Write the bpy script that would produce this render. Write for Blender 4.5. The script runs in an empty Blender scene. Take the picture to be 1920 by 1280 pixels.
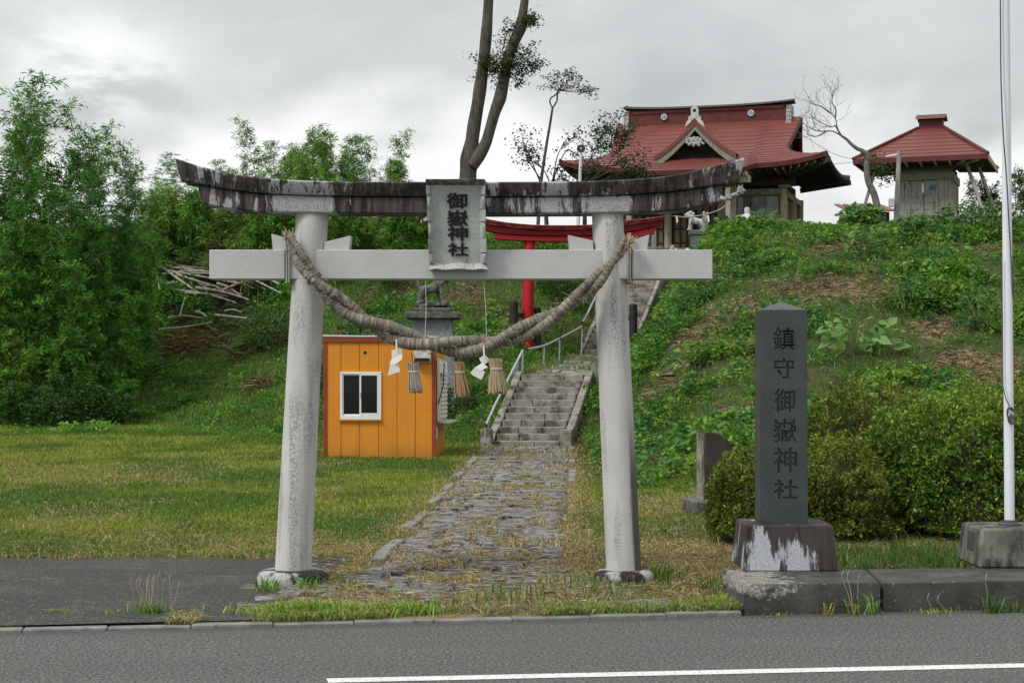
import bpy, bmesh, math, random
import numpy as np
from mathutils import Vector, Matrix

random.seed(7)
RNG = np.random.default_rng(11)
SC = bpy.context.scene
COL = SC.collection

# ------------------------------------------------------------------ camera
F, HZ, EYE = 3200.0, 700.0, 1.9          # focal length in photo pixels, horizon row, eye height in metres
cam_d = bpy.data.cameras.new('camera')
cam = bpy.data.objects.new('camera', cam_d)
COL.objects.link(cam)
cam.location = (0, 0, EYE)
cam.rotation_euler = (math.radians(90), 0, 0)
cam_d.sensor_width = 36.0
cam_d.lens = 36.0 * F / 1920.0
cam_d.shift_y = (HZ - 640.0) / 1920.0
cam_d.clip_end = 3000.0
SC.camera = cam

# ------------------------------------------------------------------ view, world, sun
SC.view_settings.view_transform = 'Standard'
SC.view_settings.look = 'None'
SC.view_settings.gamma = 1.0
SC.view_settings.exposure = 0.68
SC.view_settings.use_curve_mapping = False
SC.cycles.max_bounces = 6
SC.cycles.diffuse_bounces = 3
SC.cycles.transmission_bounces = 4

SUN_DIR = Vector((-0.62, -0.45, 0.85)).normalized()     # towards the sun
SUN_EL = math.asin(SUN_DIR.z)
SUN_AZ = math.atan2(SUN_DIR.x, SUN_DIR.y)

world = bpy.data.worlds.new('World')
SC.world = world
world.use_nodes = True


class Tree:
    """small helper to write node trees"""
    def __init__(self, nt):
        self.nt = nt
        nt.nodes.clear()

    def node(self, kind, **kw):
        n = self.nt.nodes.new(kind)
        for k, v in kw.items():
            setattr(n, k, v)
        return n

    def link(self, a, b):
        self.nt.links.new(a, b)

    def put(self, sock, v):
        if isinstance(v, (int, float)):
            sock.default_value = v
        elif isinstance(v, (tuple, list)):
            if len(sock.default_value) == 4 and len(v) == 3:
                v = (*v, 1.0)
            sock.default_value = v
        else:
            self.link(v, sock)

    def pos(self, scale=(1, 1, 1), off=(0, 0, 0)):
        g = self.node('ShaderNodeNewGeometry')
        m = self.node('ShaderNodeMapping')
        m.inputs['Scale'].default_value = scale
        m.inputs['Location'].default_value = off
        self.link(g.outputs['Position'], m.inputs['Vector'])
        return m.outputs[0]

    def noise(self, vec, scale=5.0, detail=4.0, rough=0.55, dist=0.0):
        n = self.node('ShaderNodeTexNoise')
        self.link(vec, n.inputs['Vector'])
        n.inputs['Scale'].default_value = scale
        n.inputs['Detail'].default_value = detail
        n.inputs['Roughness'].default_value = rough
        n.inputs['Distortion'].default_value = dist
        return n.outputs['Fac']

    def voronoi(self, vec, scale=5.0, feature='F1', out='Distance'):
        n = self.node('ShaderNodeTexVoronoi', feature=feature)
        self.link(vec, n.inputs['Vector'])
        n.inputs['Scale'].default_value = scale
        return n.outputs[out]

    def step(self, v, a, b):
        n = self.node('ShaderNodeMapRange', interpolation_type='SMOOTHSTEP')
        self.put(n.inputs['Value'], v)
        n.inputs['From Min'].default_value = a
        n.inputs['From Max'].default_value = b
        return n.outputs[0]

    def math(self, op, a, b=0.0):
        n = self.node('ShaderNodeMath', operation=op)
        self.put(n.inputs[0], a)
        self.put(n.inputs[1], b)
        return n.outputs[0]

    def mix(self, fac, a, b, mode='MIX'):
        n = self.node('ShaderNodeMix', data_type='RGBA', blend_type=mode)
        self.put(n.inputs[0], fac)
        self.put(n.inputs[6], a)
        self.put(n.inputs[7], b)
        return n.outputs[2]

    def axis(self, vec, k):
        n = self.node('ShaderNodeSeparateXYZ')
        self.link(vec, n.inputs[0])
        return n.outputs[k]


def build_world():
    t = Tree(world.node_tree)
    out = t.node('ShaderNodeOutputWorld')
    bg = t.node('ShaderNodeBackground')
    bg.inputs['Strength'].default_value = 0.1
    sky = t.node('ShaderNodeTexSky', sky_type='NISHITA')
    sky.sun_disc = False
    sky.sun_elevation = SUN_EL
    sky.sun_rotation = SUN_AZ
    tc = t.node('ShaderNodeTexCoord')
    d = tc.outputs['Generated']
    dx, dz = t.axis(d, 0), t.axis(d, 2)
    mp = t.node('ShaderNodeMapping')
    mp.inputs['Scale'].default_value = (1.0, 1.0, 2.4)
    mp.inputs['Location'].default_value = (0.31, 0.2, 0.07)
    t.link(d, mp.inputs['Vector'])
    n1 = t.noise(mp.outputs[0], 4.6, 5.0, 0.5, 0.3)
    n2 = t.noise(mp.outputs[0], 15.0, 5.0, 0.6, 0.2)
    # open, thin cloud low over the horizon; a heavier grey deck above it
    deck = t.step(t.math('ADD', dz, t.math('MULTIPLY', t.math('SUBTRACT', n1, 0.5), 0.26)), 0.09, 0.15)
    thick = t.math('ADD', t.math('MULTIPLY', n1, 0.75), t.math('MULTIPLY', n2, 0.25))
    thick = t.step(thick, 0.30, 0.72)
    bright = t.mix(thick, (9.4, 9.45, 9.4), (7.9, 7.95, 7.95))
    grey = t.mix(thick, (6.0, 6.02, 5.96), (4.2, 4.25, 4.27))
    c = t.mix(deck, bright, grey)
    # a break in the deck to the upper left, as in the photograph
    gx = t.math('POWER', t.math('DIVIDE', t.math('ADD', dx, 0.235), 0.05), 2.0)
    gz = t.math('POWER', t.math('DIVIDE', t.math('SUBTRACT', dz, 0.168), 0.034), 2.0)
    g = t.math('POWER', 2.718, t.math('MULTIPLY', t.math('ADD', gx, gz), -1.0))
    c = t.mix(t.math('MULTIPLY', g, t.step(n2, 0.30, 0.62)), c, (9.6, 9.7, 9.75))
    # an overcast sky grows brighter towards the zenith
    c = t.mix(1.0, c, (1.0, 0.995, 0.975), 'MULTIPLY')
    lum = t.math('ADD', 0.545, t.math('MULTIPLY', t.math('MAXIMUM', dz, 0.0), 1.32))
    cl = t.mix(1.0, c, lum, 'MULTIPLY')
    t.link(lum, cl.node.inputs[7])
    fin = t.mix(0.9, sky.outputs[0], cl)
    t.link(fin, bg.inputs['Color'])
    t.link(bg.outputs[0], out.inputs['Surface'])


build_world()

sun_d = bpy.data.lights.new('sun', 'SUN')
sun_d.energy = 1.5
sun_d.angle = math.radians(14)
sun_d.color = (1.0, 0.965, 0.9)
sun = bpy.data.objects.new('sun', sun_d)
COL.objects.link(sun)
sun.rotation_euler = (-SUN_DIR).to_track_quat('-Z', 'Y').to_euler()
sun.location = (0, 0, 60)


# ------------------------------------------------------------------ object helpers
def P(px, py, Y):
    """the point of the place at distance Y that the photograph shows at (px, py)"""
    return Vector(((px - 960.0) / F * Y, Y, EYE + (HZ - py) / F * Y))


def tag(o, label=None, cat=None, group=None, kind=None):
    if label: o['label'] = label
    if cat: o['category'] = cat
    if group: o['group'] = group
    if kind: o['kind'] = kind
    return o


def thing(name, label, cat, loc=(0, 0, 0), group=None):
    o = bpy.data.objects.new(name, None)
    o.empty_display_size = 0.2
    COL.objects.link(o)
    o.location = loc
    return tag(o, label, cat, group)


def root_loc(p):
    v = Vector((0, 0, 0))
    while p is not None:
        v = v + Vector(p.location)
        p = p.parent
    return v


def link(name, mesh, parent=None, loc=(0, 0, 0)):
    o = bpy.data.objects.new(name, mesh)
    COL.objects.link(o)
    o.parent = parent
    o.location = loc
    return o


class MB:
    def __init__(self):
        self.v, self.f = [], []

    def add(self, pts, faces):
        n = len(self.v)
        self.v += [tuple(p) for p in pts]
        self.f += [tuple(i + n for i in f) for f in faces]
        return self

    def hexa(self, p):
        """p: 4 bottom corners then 4 top corners, both counter-clockwise from above"""
        return self.add(p, [(3, 2, 1, 0), (4, 5, 6, 7), (0, 1, 5, 4), (1, 2, 6, 5), (2, 3, 7, 6), (3, 0, 4, 7)])

    def box(self, c, s, rz=0.0):
        x, y, z = s[0] / 2, s[1] / 2, s[2] / 2
        ca, sa = math.cos(rz), math.sin(rz)
        pts = [(c[0] + a * ca - b * sa, c[1] + a * sa + b * ca, c[2] + d)
               for d in (-z, z) for a, b in ((-x, -y), (x, -y), (x, y), (-x, y))]
        return self.hexa(pts)

    def span(self, x0, x1, y0, y1, z0, z1):
        return self.box(((x0 + x1) / 2, (y0 + y1) / 2, (z0 + z1) / 2), (abs(x1 - x0), abs(y1 - y0), abs(z1 - z0)))

    def prism(self, poly, off):
        """poly: 3D outline; off: extrusion vector"""
        n = len(poly)
        a = [Vector(p) for p in poly]
        b = [p + Vector(off) for p in a]
        return self.add(a + b, [tuple(range(n)), tuple(range(2 * n - 1, n - 1, -1))] +
                        [((i + 1) % n, i, n + i, n + (i + 1) % n) for i in range(n)])

    def bar(self, a, b, w, h):
        """a rectangular bar from a to b; w across, h upwards"""
        a, b = Vector(a), Vector(b)
        t = (b - a).normalized()
        up = Vector((0, 0, 1)) if abs(t.z) < 0.9 else Vector((0, 1, 0))
        s = t.cross(up).normalized()
        u = s.cross(t).normalized()
        s, u = s * w / 2, u * h / 2
        return self.add([a - s - u, a + s - u, a + s + u, a - s + u, b - s - u, b + s - u, b + s + u, b - s + u],
                        [(0, 1, 2, 3), (7, 6, 5, 4), (1, 0, 4, 5), (2, 1, 5, 6), (3, 2, 6, 7), (0, 3, 7, 4)])

    def tube(self, pts, rad, seg=8, caps=True):
        pts = [Vector(p) for p in pts]
        n = len(pts)
        if isinstance(rad, (int, float)):
            rad = [rad] * n
        ref = None
        base = len(self.v)
        for i, p in enumerate(pts):
            t = (pts[min(i + 1, n - 1)] - pts[max(i - 1, 0)]).normalized()
            if ref is None:
                ref = Vector((1, 0, 0)) if abs(t.x) < 0.8 else Vector((0, 1, 0))
            s = (ref - t * ref.dot(t)).normalized()
            ref = s
            u = t.cross(s)
            for k in range(seg):
                a = 2 * math.pi * k / seg
                self.v.append(tuple(p + (s * math.cos(a) + u * math.sin(a)) * rad[i]))
        for i in range(n - 1):
            for k in range(seg):
                a, b = base + i * seg + k, base + i * seg + (k + 1) % seg
                self.f.append((a, b, b + seg, a + seg))
        if caps:
            self.f.append(tuple(base + k for k in range(seg - 1, -1, -1)))
            self.f.append(tuple(base + (n - 1) * seg + k for k in range(seg)))
        return self

    def lathe(self, cx, cy, prof, seg=32, sx=1.0, sy=1.0):
        base = len(self.v)
        for z, r in prof:
            for k in range(seg):
                a = 2 * math.pi * k / seg
                self.v.append((cx + r * sx * math.cos(a), cy + r * sy * math.sin(a), z))
        n = len(prof)
        for i in range(n - 1):
            for k in range(seg):
                a, b = base + i * seg + k, base + i * seg + (k + 1) % seg
                self.f.append((a, b, b + seg, a + seg))
        self.f.append(tuple(base + k for k in range(seg - 1, -1, -1)))
        self.f.append(tuple(base + (n - 1) * seg + k for k in range(seg)))
        return self

    def grid(self, rows):
        base, m = len(self.v), len(rows[0])
        for r in rows:
            self.v += [tuple(p) for p in r]
        for i in range(len(rows) - 1):
            for j in range(m - 1):
                a = base + i * m + j
                self.f.append((a, a + 1, a + m + 1, a + m))
        return self

    def rings(self, rings):
        """closed rings of equal length, capped"""
        base, m = len(self.v), len(rings[0])
        for r in rings:
            self.v += [tuple(p) for p in r]
        for i in range(len(rings) - 1):
            for k in range(m):
                a, b = base + i * m + k, base + i * m + (k + 1) % m
                self.f.append((a, b, b + m, a + m))
        self.f.append(tuple(base + k for k in range(m - 1, -1, -1)))
        self.f.append(tuple(base + (len(rings) - 1) * m + k for k in range(m)))
        return self

    def build(self, name, mat, parent=None, bev=0.0, seg=1, sharp=35.0, recalc=True):
        off = root_loc(parent)
        me = bpy.data.meshes.new(name)
        me.from_pydata([(a - off.x, b - off.y, c - off.z) for a, b, c in self.v], [], self.f)
        if bev > 0 or recalc:
            bm = bmesh.new()
            bm.from_mesh(me)
            if recalc:
                bmesh.ops.recalc_face_normals(bm, faces=bm.faces)
            if bev > 0:
                es = [e for e in bm.edges if len(e.link_faces) == 2 and e.calc_face_angle(0) > math.radians(30)]
                bmesh.ops.bevel(bm, geom=es, offset=bev, segments=seg, affect='EDGES', profile=0.6, clamp_overlap=True)
            bm.to_mesh(me)
            bm.free()
        me.shade_smooth()
        me.set_sharp_from_angle(angle=math.radians(sharp))
        if mat: me.materials.append(mat)
        return link(name, me, parent)


def mesh_arrays(name, V, Fc, col=None, mat=None):
    """mesh from numpy arrays; all faces have the same corner count"""
    V = np.ascontiguousarray(V, dtype=np.float32)
    Fc = np.ascontiguousarray(Fc, dtype=np.int32)
    m, k = Fc.shape
    me = bpy.data.meshes.new(name)
    me.vertices.add(len(V))
    me.vertices.foreach_set('co', V.ravel())
    me.loops.add(m * k)
    me.loops.foreach_set('vertex_index', Fc.ravel())
    me.polygons.add(m)
    me.polygons.foreach_set('loop_start', np.arange(0, m * k, k, dtype=np.int32))
    me.update(calc_edges=True)
    if col is not None:
        a = me.attributes.new('col', 'FLOAT_COLOR', 'POINT')
        c4 = np.ones((len(V), 4), dtype=np.float32)
        c4[:, :3] = col
        a.data.foreach_set('color', c4.ravel())
    if mat: me.materials.append(mat)
    return me


def blobs(name, items, mat, parent, voxel=0.03, smooth=2):
    """one continuous carved body: ellipsoids (centre, radii, rot z, rot y) fused by a voxel remesh"""
    bm = bmesh.new()
    for it in items:
        c, r = it[0], it[1]
        rz = it[2] if len(it) > 2 else 0.0
        ry = it[3] if len(it) > 3 else 0.0
        mtx = Matrix.Translation(c) @ Matrix.Rotation(rz, 4, 'Z') @ Matrix.Rotation(ry, 4, 'Y') @ Matrix.Diagonal((*r, 1.0))
        bmesh.ops.create_icosphere(bm, subdivisions=3, radius=1.0, matrix=mtx)
    me = bpy.data.meshes.new(name)
    bm.to_mesh(me)
    bm.free()
    o = bpy.data.objects.new('work', me)
    COL.objects.link(o)
    md = o.modifiers.new('r', 'REMESH')
    md.mode = 'VOXEL'
    md.voxel_size = voxel
    if smooth:
        s = o.modifiers.new('s', 'SMOOTH')
        s.iterations = smooth
    dg = bpy.context.evaluated_depsgraph_get()
    m2 = bpy.data.meshes.new_from_object(o.evaluated_get(dg))
    bpy.data.objects.remove(o)
    off = root_loc(parent)
    m2.transform(Matrix.Translation(-off))
    m2.shade_smooth()
    m2.materials.clear()
    m2.materials.append(mat)
    m2.name = name
    return link(name, m2, parent)


def glyph(ch, w, h, bold=0.0, extrude=0.01):
    """mesh of one written character, centred, in the xz plane facing -y, scaled to w x h"""
    c = bpy.data.curves.new('glyph', 'FONT')
    c.body = ch
    c.extrude = 0.05
    c.offset = bold
    c.resolution_u = 3
    o = bpy.data.objects.new('glyph', c)
    COL.objects.link(o)
    dg = bpy.context.evaluated_depsgraph_get()
    dg.update()
    me = bpy.data.meshes.new_from_object(o.evaluated_get(dg))
    bpy.data.objects.remove(o)
    n = len(me.vertices)
    co = np.empty(n * 3, dtype=np.float32)
    me.vertices.foreach_get('co', co)
    co = co.reshape(-1, 3)
    lo, hi = co.min(0), co.max(0)
    q = (co - (lo + hi) / 2) / (hi - lo)
    out = np.stack([q[:, 0] * w, -q[:, 2] * extrude * 2, q[:, 1] * h], 1)
    me.vertices.foreach_set('co', out.astype(np.float32).ravel())
    me.update()
    return me


# ------------------------------------------------------------------ materials
MATS = {}


def new_mat(name):
    m = bpy.data.materials.new(name)
    m.use_nodes = True
    MATS[name] = m
    t = Tree(m.node_tree)
    o = t.node('ShaderNodeOutputMaterial')
    b = t.node('ShaderNodeBsdfPrincipled')
    t.link(b.outputs[0], o.inputs['Surface'])
    return m, t, b, o


def bump(t, b, h, strength=0.3, dist=0.02):
    n = t.node('ShaderNodeBump')
    n.inputs['Strength'].default_value = strength
    n.inputs['Distance'].default_value = dist
    t.put(n.inputs['Height'], h)
    t.link(n.outputs[0], b.inputs['Normal'])


def basic(name, c1, c2, scale=4.0, rough=0.8, stretch=(1, 1, 1), detail=5.0, bmp=0.2, bscale=None, bdist=0.01,
          speck=None, speck_scale=90.0, speck_t=(0.58, 0.66), stain=None, stain_scale=2.0, stain_t=(0.55, 0.7),
          stain_stretch=(1, 1, 1), metal=0.0, spec=0.3, lo=0.3, hi=0.7):
    m, t, b, o = new_mat(name)
    p = t.pos(stretch)
    n = t.noise(p, scale, detail, 0.6)
    c = t.mix(t.step(n, lo, hi), c1, c2)
    if speck:
        s = t.noise(t.pos(), speck_scale, 2.0, 0.5)
        c = t.mix(t.step(s, *speck_t), c, speck)
    if stain:
        s = t.noise(t.pos(stain_stretch, (3.1, 1.7, 0.4)), stain_scale, 6.0, 0.65)
        c = t.mix(t.step(s, *stain_t), c, stain)
    t.link(c, b.inputs['Base Color'])
    b.inputs['Roughness'].default_value = rough
    b.inputs['Metallic'].default_value = metal
    b.inputs['Specular IOR Level'].default_value = spec
    if bmp:
        bump(t, b, t.noise(p, bscale or scale * 4, 5.0, 0.65), bmp, bdist)
    return m


def make_materials():
    basic('granite_light', (0.42, 0.42, 0.42), (0.49, 0.49, 0.49), 3.0, 0.75, speck=(0.37, 0.38, 0.40), speck_scale=95,
          speck_t=(0.52, 0.66), bmp=0.15, bscale=60, bdist=0.004, stain=(0.36, 0.34, 0.30), stain_scale=1.3,
          stain_t=(0.62, 0.8), stain_stretch=(1, 1, 0.3))
    # pillars: pale granite with a grey speckled streak where rain runs down
    m, t, b, o = new_mat('granite_pillar')
    p = t.pos()
    c = t.mix(t.step(t.noise(p, 2.0, 4.0), 0.3, 0.7), (0.45, 0.447, 0.435), (0.53, 0.525, 0.51))
    sp = t.noise(p, 100, 2.0, 0.5)
    c = t.mix(t.math('MULTIPLY', t.step(sp, 0.50, 0.66), 0.5), c, (0.36, 0.37, 0.39))
    streak = t.noise(t.pos((7.0, 7.0, 0.8), (0.2, 0, 0)), 1.0, 5.0, 0.6)
    patch = t.math('MULTIPLY', t.step(streak, 0.5, 0.66), t.step(t.noise(p, 75, 3.0, 0.6), 0.44, 0.56))
    c = t.mix(t.math('MULTIPLY', patch, 0.85), c, (0.16, 0.18, 0.2))
    # the dark algae streak low on the right-hand pillar's outer side
    px, pz = t.axis(p, 0), t.axis(p, 2)
    lean = t.math('SUBTRACT', px, t.math('MULTIPLY', t.math('SUBTRACT', 1.2, pz), 0.045))
    edge = t.math('MULTIPLY', t.step(t.math('ADD', lean, t.math('MULTIPLY', t.math('SUBTRACT', streak, 0.5), 0.06)), 1.02, 1.05), t.step(t.math('ADD', pz, t.math('MULTIPLY', streak, 0.5)), 1.9, 1.2))
    c = t.mix(t.math('MULTIPLY', edge, 0.9), c, (0.045, 0.038, 0.035))
    t.link(c, b.inputs['Base Color'])
    b.inputs['Roughness'].default_value = 0.75
    bump(t, b, sp, 0.15, 0.004)
    # lintels: black lichen with pale washed patches
    m, t, b, o = new_mat('stone_lichen')
    p = t.pos()
    dr = t.noise(t.pos((11.0, 11.0, 1.3)), 1.0, 8.0, 0.72)
    big = t.noise(t.pos((2.1, 2.1, 0.5), (4.3, 0, 0)), 1.0, 3.0, 0.5)
    zz, xx = t.axis(p, 2), t.axis(p, 0)
    low = t.step(zz, 3.50, 3.42)
    cap = t.math('MAXIMUM', t.step(t.math('ABSOLUTE', t.math('SUBTRACT', xx, -1.78)), 0.36, 0.16), t.step(t.math('ABSOLUTE', t.math('SUBTRACT', xx, 0.85)), 0.28, 0.12))
    v = t.math('ADD', t.math('ADD', t.math('MULTIPLY', dr, 0.72), t.math('MULTIPLY', big, 0.48)), t.math('MULTIPLY', low, t.math('ADD', 0.03, t.math('MULTIPLY', cap, 0.09))))
    pale = t.mix(t.step(t.noise(p, 75, 3.0), 0.4, 0.6), (0.40, 0.40, 0.42), (0.26, 0.255, 0.265))
    dark = t.mix(t.step(t.noise(t.pos((16, 16, 1.1), (1, 2, 0)), 1.0, 6.0, 0.7), 0.40, 0.66), (0.012, 0.010, 0.009), (0.085, 0.074, 0.070))
    c = t.mix(t.step(v, 0.665, 0.71), dark, pale)
    c = t.mix(t.math('MULTIPLY', t.step(t.noise(p, 30, 5.0, 0.7), 0.55, 0.68), 0.35), c, (0.12, 0.11, 0.10))
    t.link(c, b.inputs['Base Color'])
    b.inputs['Roughness'].default_value = 0.9
    bump(t, b, t.noise(p, 40, 6.0, 0.7), 0.35, 0.008)
    # stele plinth: black crust, white granite where it has flaked off
    m, t, b, o = new_mat('stone_flaked')
    p = t.pos()
    dr = t.noise(t.pos((9.0, 9.0, 1.5)), 1.0, 7.0, 0.7)
    big = t.noise(t.pos((3.2, 3.2, 1.4), (0.9, 0, 0)), 1.0, 2.0, 0.5)
    low = t.step(t.axis(p, 2), 0.66, 0.26)
    v = t.math('ADD', t.math('ADD', t.math('MULTIPLY', dr, 0.5), t.math('MULTIPLY', big, 0.55)), t.math('MULTIPLY', low, 0.14))
    px_ = t.axis(p, 0)
    mid_ = t.step(t.math('ABSOLUTE', t.math('SUBTRACT', px_, 2.22)), 0.34, 0.05)
    v = t.math('ADD', v, t.math('MULTIPLY', mid_, 0.11))
    wht = t.mix(t.step(t.noise(p, 110, 3.0), 0.42, 0.58), (0.42, 0.44, 0.48), (0.27, 0.28, 0.31))
    drk = t.mix(t.step(t.noise(t.pos((10, 10, 1)), 1.0, 5.0), 0.35, 0.7), (0.013, 0.011, 0.010), (0.05, 0.04, 0.036))
    t.link(t.mix(t.step(v, 0.685, 0.73), drk, wht), b.inputs['Base Color'])
    b.inputs['Roughness'].default_value = 0.85
    bump(t, b, t.math('ADD', t.step(v, 0.66, 0.7), t.noise(p, 50, 5.0)), 0.3, 0.006)

    basic('stone_plaque', (0.33, 0.355, 0.345), (0.40, 0.425, 0.41), 5.0, 0.8, speck=(0.25, 0.28, 0.275), speck_scale=60,
          bmp=0.25, bscale=40, bdist=0.006, stain=(0.10, 0.095, 0.085), stain_scale=2.6, stain_t=(0.6, 0.74), stain_stretch=(1.6, 1, 0.7))
    basic('stone_plaque_dirty', (0.10, 0.095, 0.085), (0.34, 0.35, 0.33), 14.0, 0.9, bmp=0.4, bdist=0.01, lo=0.4, hi=0.62)
    basic('black_lettering', (0.006, 0.006, 0.006), (0.014, 0.014, 0.013), 30.0, 0.6, bmp=0)
    basic('granite_dark', (0.022, 0.031, 0.033), (0.036, 0.047, 0.049), 4.0, 0.42, speck=(0.085, 0.10, 0.104), speck_scale=120,
          speck_t=(0.52, 0.68), bmp=0.25, bscale=110, bdist=0.003, stain=(0.05, 0.06, 0.062), stain_scale=2.0, stain_t=(0.6, 0.8), stain_stretch=(2, 2, 0.6), spec=0.5)
    basic('concrete_dark', (0.035, 0.038, 0.034), (0.075, 0.076, 0.07), 3.5, 0.95, speck=(0.17, 0.165, 0.15), speck_scale=32,
          speck_t=(0.64, 0.74), bmp=0.5, bscale=28, bdist=0.012, stain=(0.022, 0.022, 0.020), stain_scale=1.6, stain_t=(0.5, 0.66))
    m = MATS['concrete_dark']
    t = Tree.__new__(Tree); t.nt = m.node_tree
    b = [n for n in t.nt.nodes if n.type == 'BSDF_PRINCIPLED'][0]
    old = b.inputs['Base Color'].links[0].from_socket
    p = t.pos()
    near = t.step(t.axis(p, 0), 2.75, 1.9)
    k = t.math('MULTIPLY', near, t.math('ADD', t.step(t.axis(p, 2), 0.02, 0.22), 0.25))
    nn = t.math('ADD', t.noise(p, 9.0, 7.0, 0.72), t.math('MULTIPLY', k, 0.28))
    c = t.mix(t.step(nn, 0.73, 0.80), old, t.mix(t.step(t.noise(p, 40, 5.0, 0.7), 0.4, 0.6), (0.30, 0.29, 0.27), (0.12, 0.115, 0.10)))
    t.link(c, b.inputs['Base Color'])
    basic('concrete_broken', (0.20, 0.19, 0.17), (0.31, 0.30, 0.28), 18.0, 0.95, bmp=0.8, bscale=30, bdist=0.03,
          stain=(0.06, 0.058, 0.05), stain_scale=14, stain_t=(0.48, 0.6))
    basic('concrete_block', (0.07, 0.072, 0.062), (0.16, 0.158, 0.14), 4.0, 0.95, bmp=0.4, bscale=30, bdist=0.01,
          stain=(0.03, 0.03, 0.027), stain_scale=3.2, stain_t=(0.48, 0.64), stain_stretch=(2, 2, 0.6))
    basic('concrete_kerb', (0.14, 0.142, 0.132), (0.23, 0.23, 0.215), 6.0, 0.95, bmp=0.5, bscale=40, bdist=0.008,
          stain=(0.13, 0.125, 0.11), stain_scale=7, stain_t=(0.52, 0.68))
    # road
    m, t, b, o = new_mat('asphalt_road')
    p = t.pos()
    c = t.mix(t.step(t.noise(t.pos((0.12, 0.9, 1)), 1.0, 5.0, 0.6), 0.3, 0.7), (0.054, 0.054, 0.053), (0.078, 0.077, 0.075))
    agg = t.noise(p, 42, 4.0, 0.7)
    c = t.mix(t.step(agg, 0.52, 0.60), c, (0.155, 0.153, 0.147))
    c = t.mix(t.step(agg, 0.48, 0.40), c, (0.022, 0.022, 0.022))
    kerb_band = t.step(t.math('SUBTRACT', t.axis(p, 1), t.math('MULTIPLY', t.axis(p, 0), 0.165)), 12.86, 13.0)
    c = t.mix(t.math('MULTIPLY', kerb_band, 0.45), c, (0.025, 0.025, 0.025))  # road gets darker in a band along the kerb
    chips = t.voronoi(p, 22.0, 'F1', 'Distance')
    c = t.mix(t.math('MULTIPLY', t.step(chips, 0.16, 0.08), 0.7), c, (0.30, 0.295, 0.28))
    wear = t.noise(t.pos((0.5, 1.6, 1), (2.0, 0.3, 0)), 1.0, 5.0, 0.6)
    c = t.mix(t.math('MULTIPLY', t.step(wear, 0.50, 0.70), 0.35), c, (0.055, 0.055, 0.054))
    t.link(c, b.inputs['Base Color'])
    b.inputs['Roughness'].default_value = 0.85
    bump(t, b, t.math('ADD', agg, t.noise(p, 25, 4.0)), 0.6, 0.008)
    m, t, b, o = new_mat('asphalt_old')
    p = t.pos()
    big = t.noise(t.pos((0.7, 1.4, 1)), 1.0, 5.0, 0.6)
    c = t.mix(t.step(big, 0.38, 0.62), (0.021, 0.021, 0.020), (0.036, 0.035, 0.032))
    agg = t.noise(p, 38, 4.0, 0.75)
    c = t.mix(t.math('MULTIPLY', t.step(agg, 0.53, 0.62), 0.9), c, (0.10, 0.099, 0.094))
    c = t.mix(t.step(agg, 0.47, 0.38), c, (0.016, 0.016, 0.016))
    chips = t.voronoi(p, 15.0)
    c = t.mix(t.step(chips, 0.17, 0.10), c, (0.20, 0.195, 0.18))
    dust = t.noise(t.pos((1.2, 5.0, 1), (0.7, 0.2, 0)), 1.0, 6.0, 0.65)
    c = t.mix(t.math('MULTIPLY', t.step(dust, 0.60, 0.70), 0.5), c, (0.17, 0.15, 0.11))
    c = t.mix(t.math('MULTIPLY', t.step(t.noise(p, 1.3, 5.0, 0.6), 0.56, 0.72), 0.6), c, (0.075, 0.066, 0.05))
    t.link(c, b.inputs['Base Color'])
    b.inputs['Roughness'].default_value = 0.9
    bump(t, b, t.math('ADD', agg, t.noise(p, 20, 4.0)), 0.8, 0.012)
    basic('road_paint', (0.58, 0.58, 0.56), (0.66, 0.66, 0.64), 3.0, 0.7, speck=(0.30, 0.30, 0.29), speck_scale=48, speck_t=(0.55, 0.66), bmp=0.3, bscale=60, bdist=0.003)
    basic('paving_slate', (0.19, 0.193, 0.195), (0.39, 0.395, 0.40), 7.0, 0.9, stretch=(1.0, 2.6, 1), bmp=1.0, bscale=14, bdist=0.06,
          stain=(0.035, 0.033, 0.030), stain_scale=6.0, stain_t=(0.49, 0.57), stain_stretch=(0.8, 3.0, 1), speck=(0.20, 0.165, 0.11), speck_scale=11, speck_t=(0.58, 0.68))
    basic('step_granite', (0.155, 0.15, 0.128), (0.27, 0.265, 0.235), 4.0, 0.92, bmp=0.6, bscale=22, bdist=0.02,
          stain=(0.085, 0.08, 0.058), stain_scale=3.0, stain_t=(0.46, 0.62), speck=(0.34, 0.33, 0.30), speck_scale=45)
    basic('stone_grey', (0.075, 0.074, 0.064), (0.14, 0.138, 0.122), 6.0, 0.95, bmp=0.6, bscale=18, bdist=0.03,
          stain=(0.045, 0.045, 0.035), stain_scale=5.0, stain_t=(0.5, 0.62))
    basic('foot_stone', (0.30, 0.30, 0.295), (0.40, 0.40, 0.39), 7.0, 0.9, bmp=0.4, bscale=30, bdist=0.01, stain=(0.022, 0.020, 0.018), stain_scale=3.2, stain_t=(0.44, 0.54), stain_stretch=(1.6, 1.6, 1.0))
    basic('stone_brown', (0.026, 0.02, 0.017), (0.05, 0.04, 0.034), 5.0, 0.8, bmp=0.3, bscale=25, bdist=0.01,
          speck=(0.14, 0.13, 0.12), speck_scale=22, speck_t=(0.68, 0.74))
    basic('stone_white', (0.42, 0.43, 0.43), (0.55, 0.56, 0.56), 6.0, 0.85, bmp=0.3, bscale=20, bdist=0.02, stain=(0.22, 0.22, 0.21), stain_scale=6, stain_t=(0.55, 0.7))
    basic('stone_bluegrey', (0.13, 0.145, 0.155), (0.18, 0.195, 0.205), 4.0, 0.7, bmp=0.2, speck=(0.35, 0.37, 0.4), speck_scale=40)
    # rope and straw
    m, t, b, o = new_mat('rope_straw')
    a = t.node('ShaderNodeAttribute', attribute_name='col')
    p = t.pos()
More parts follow.
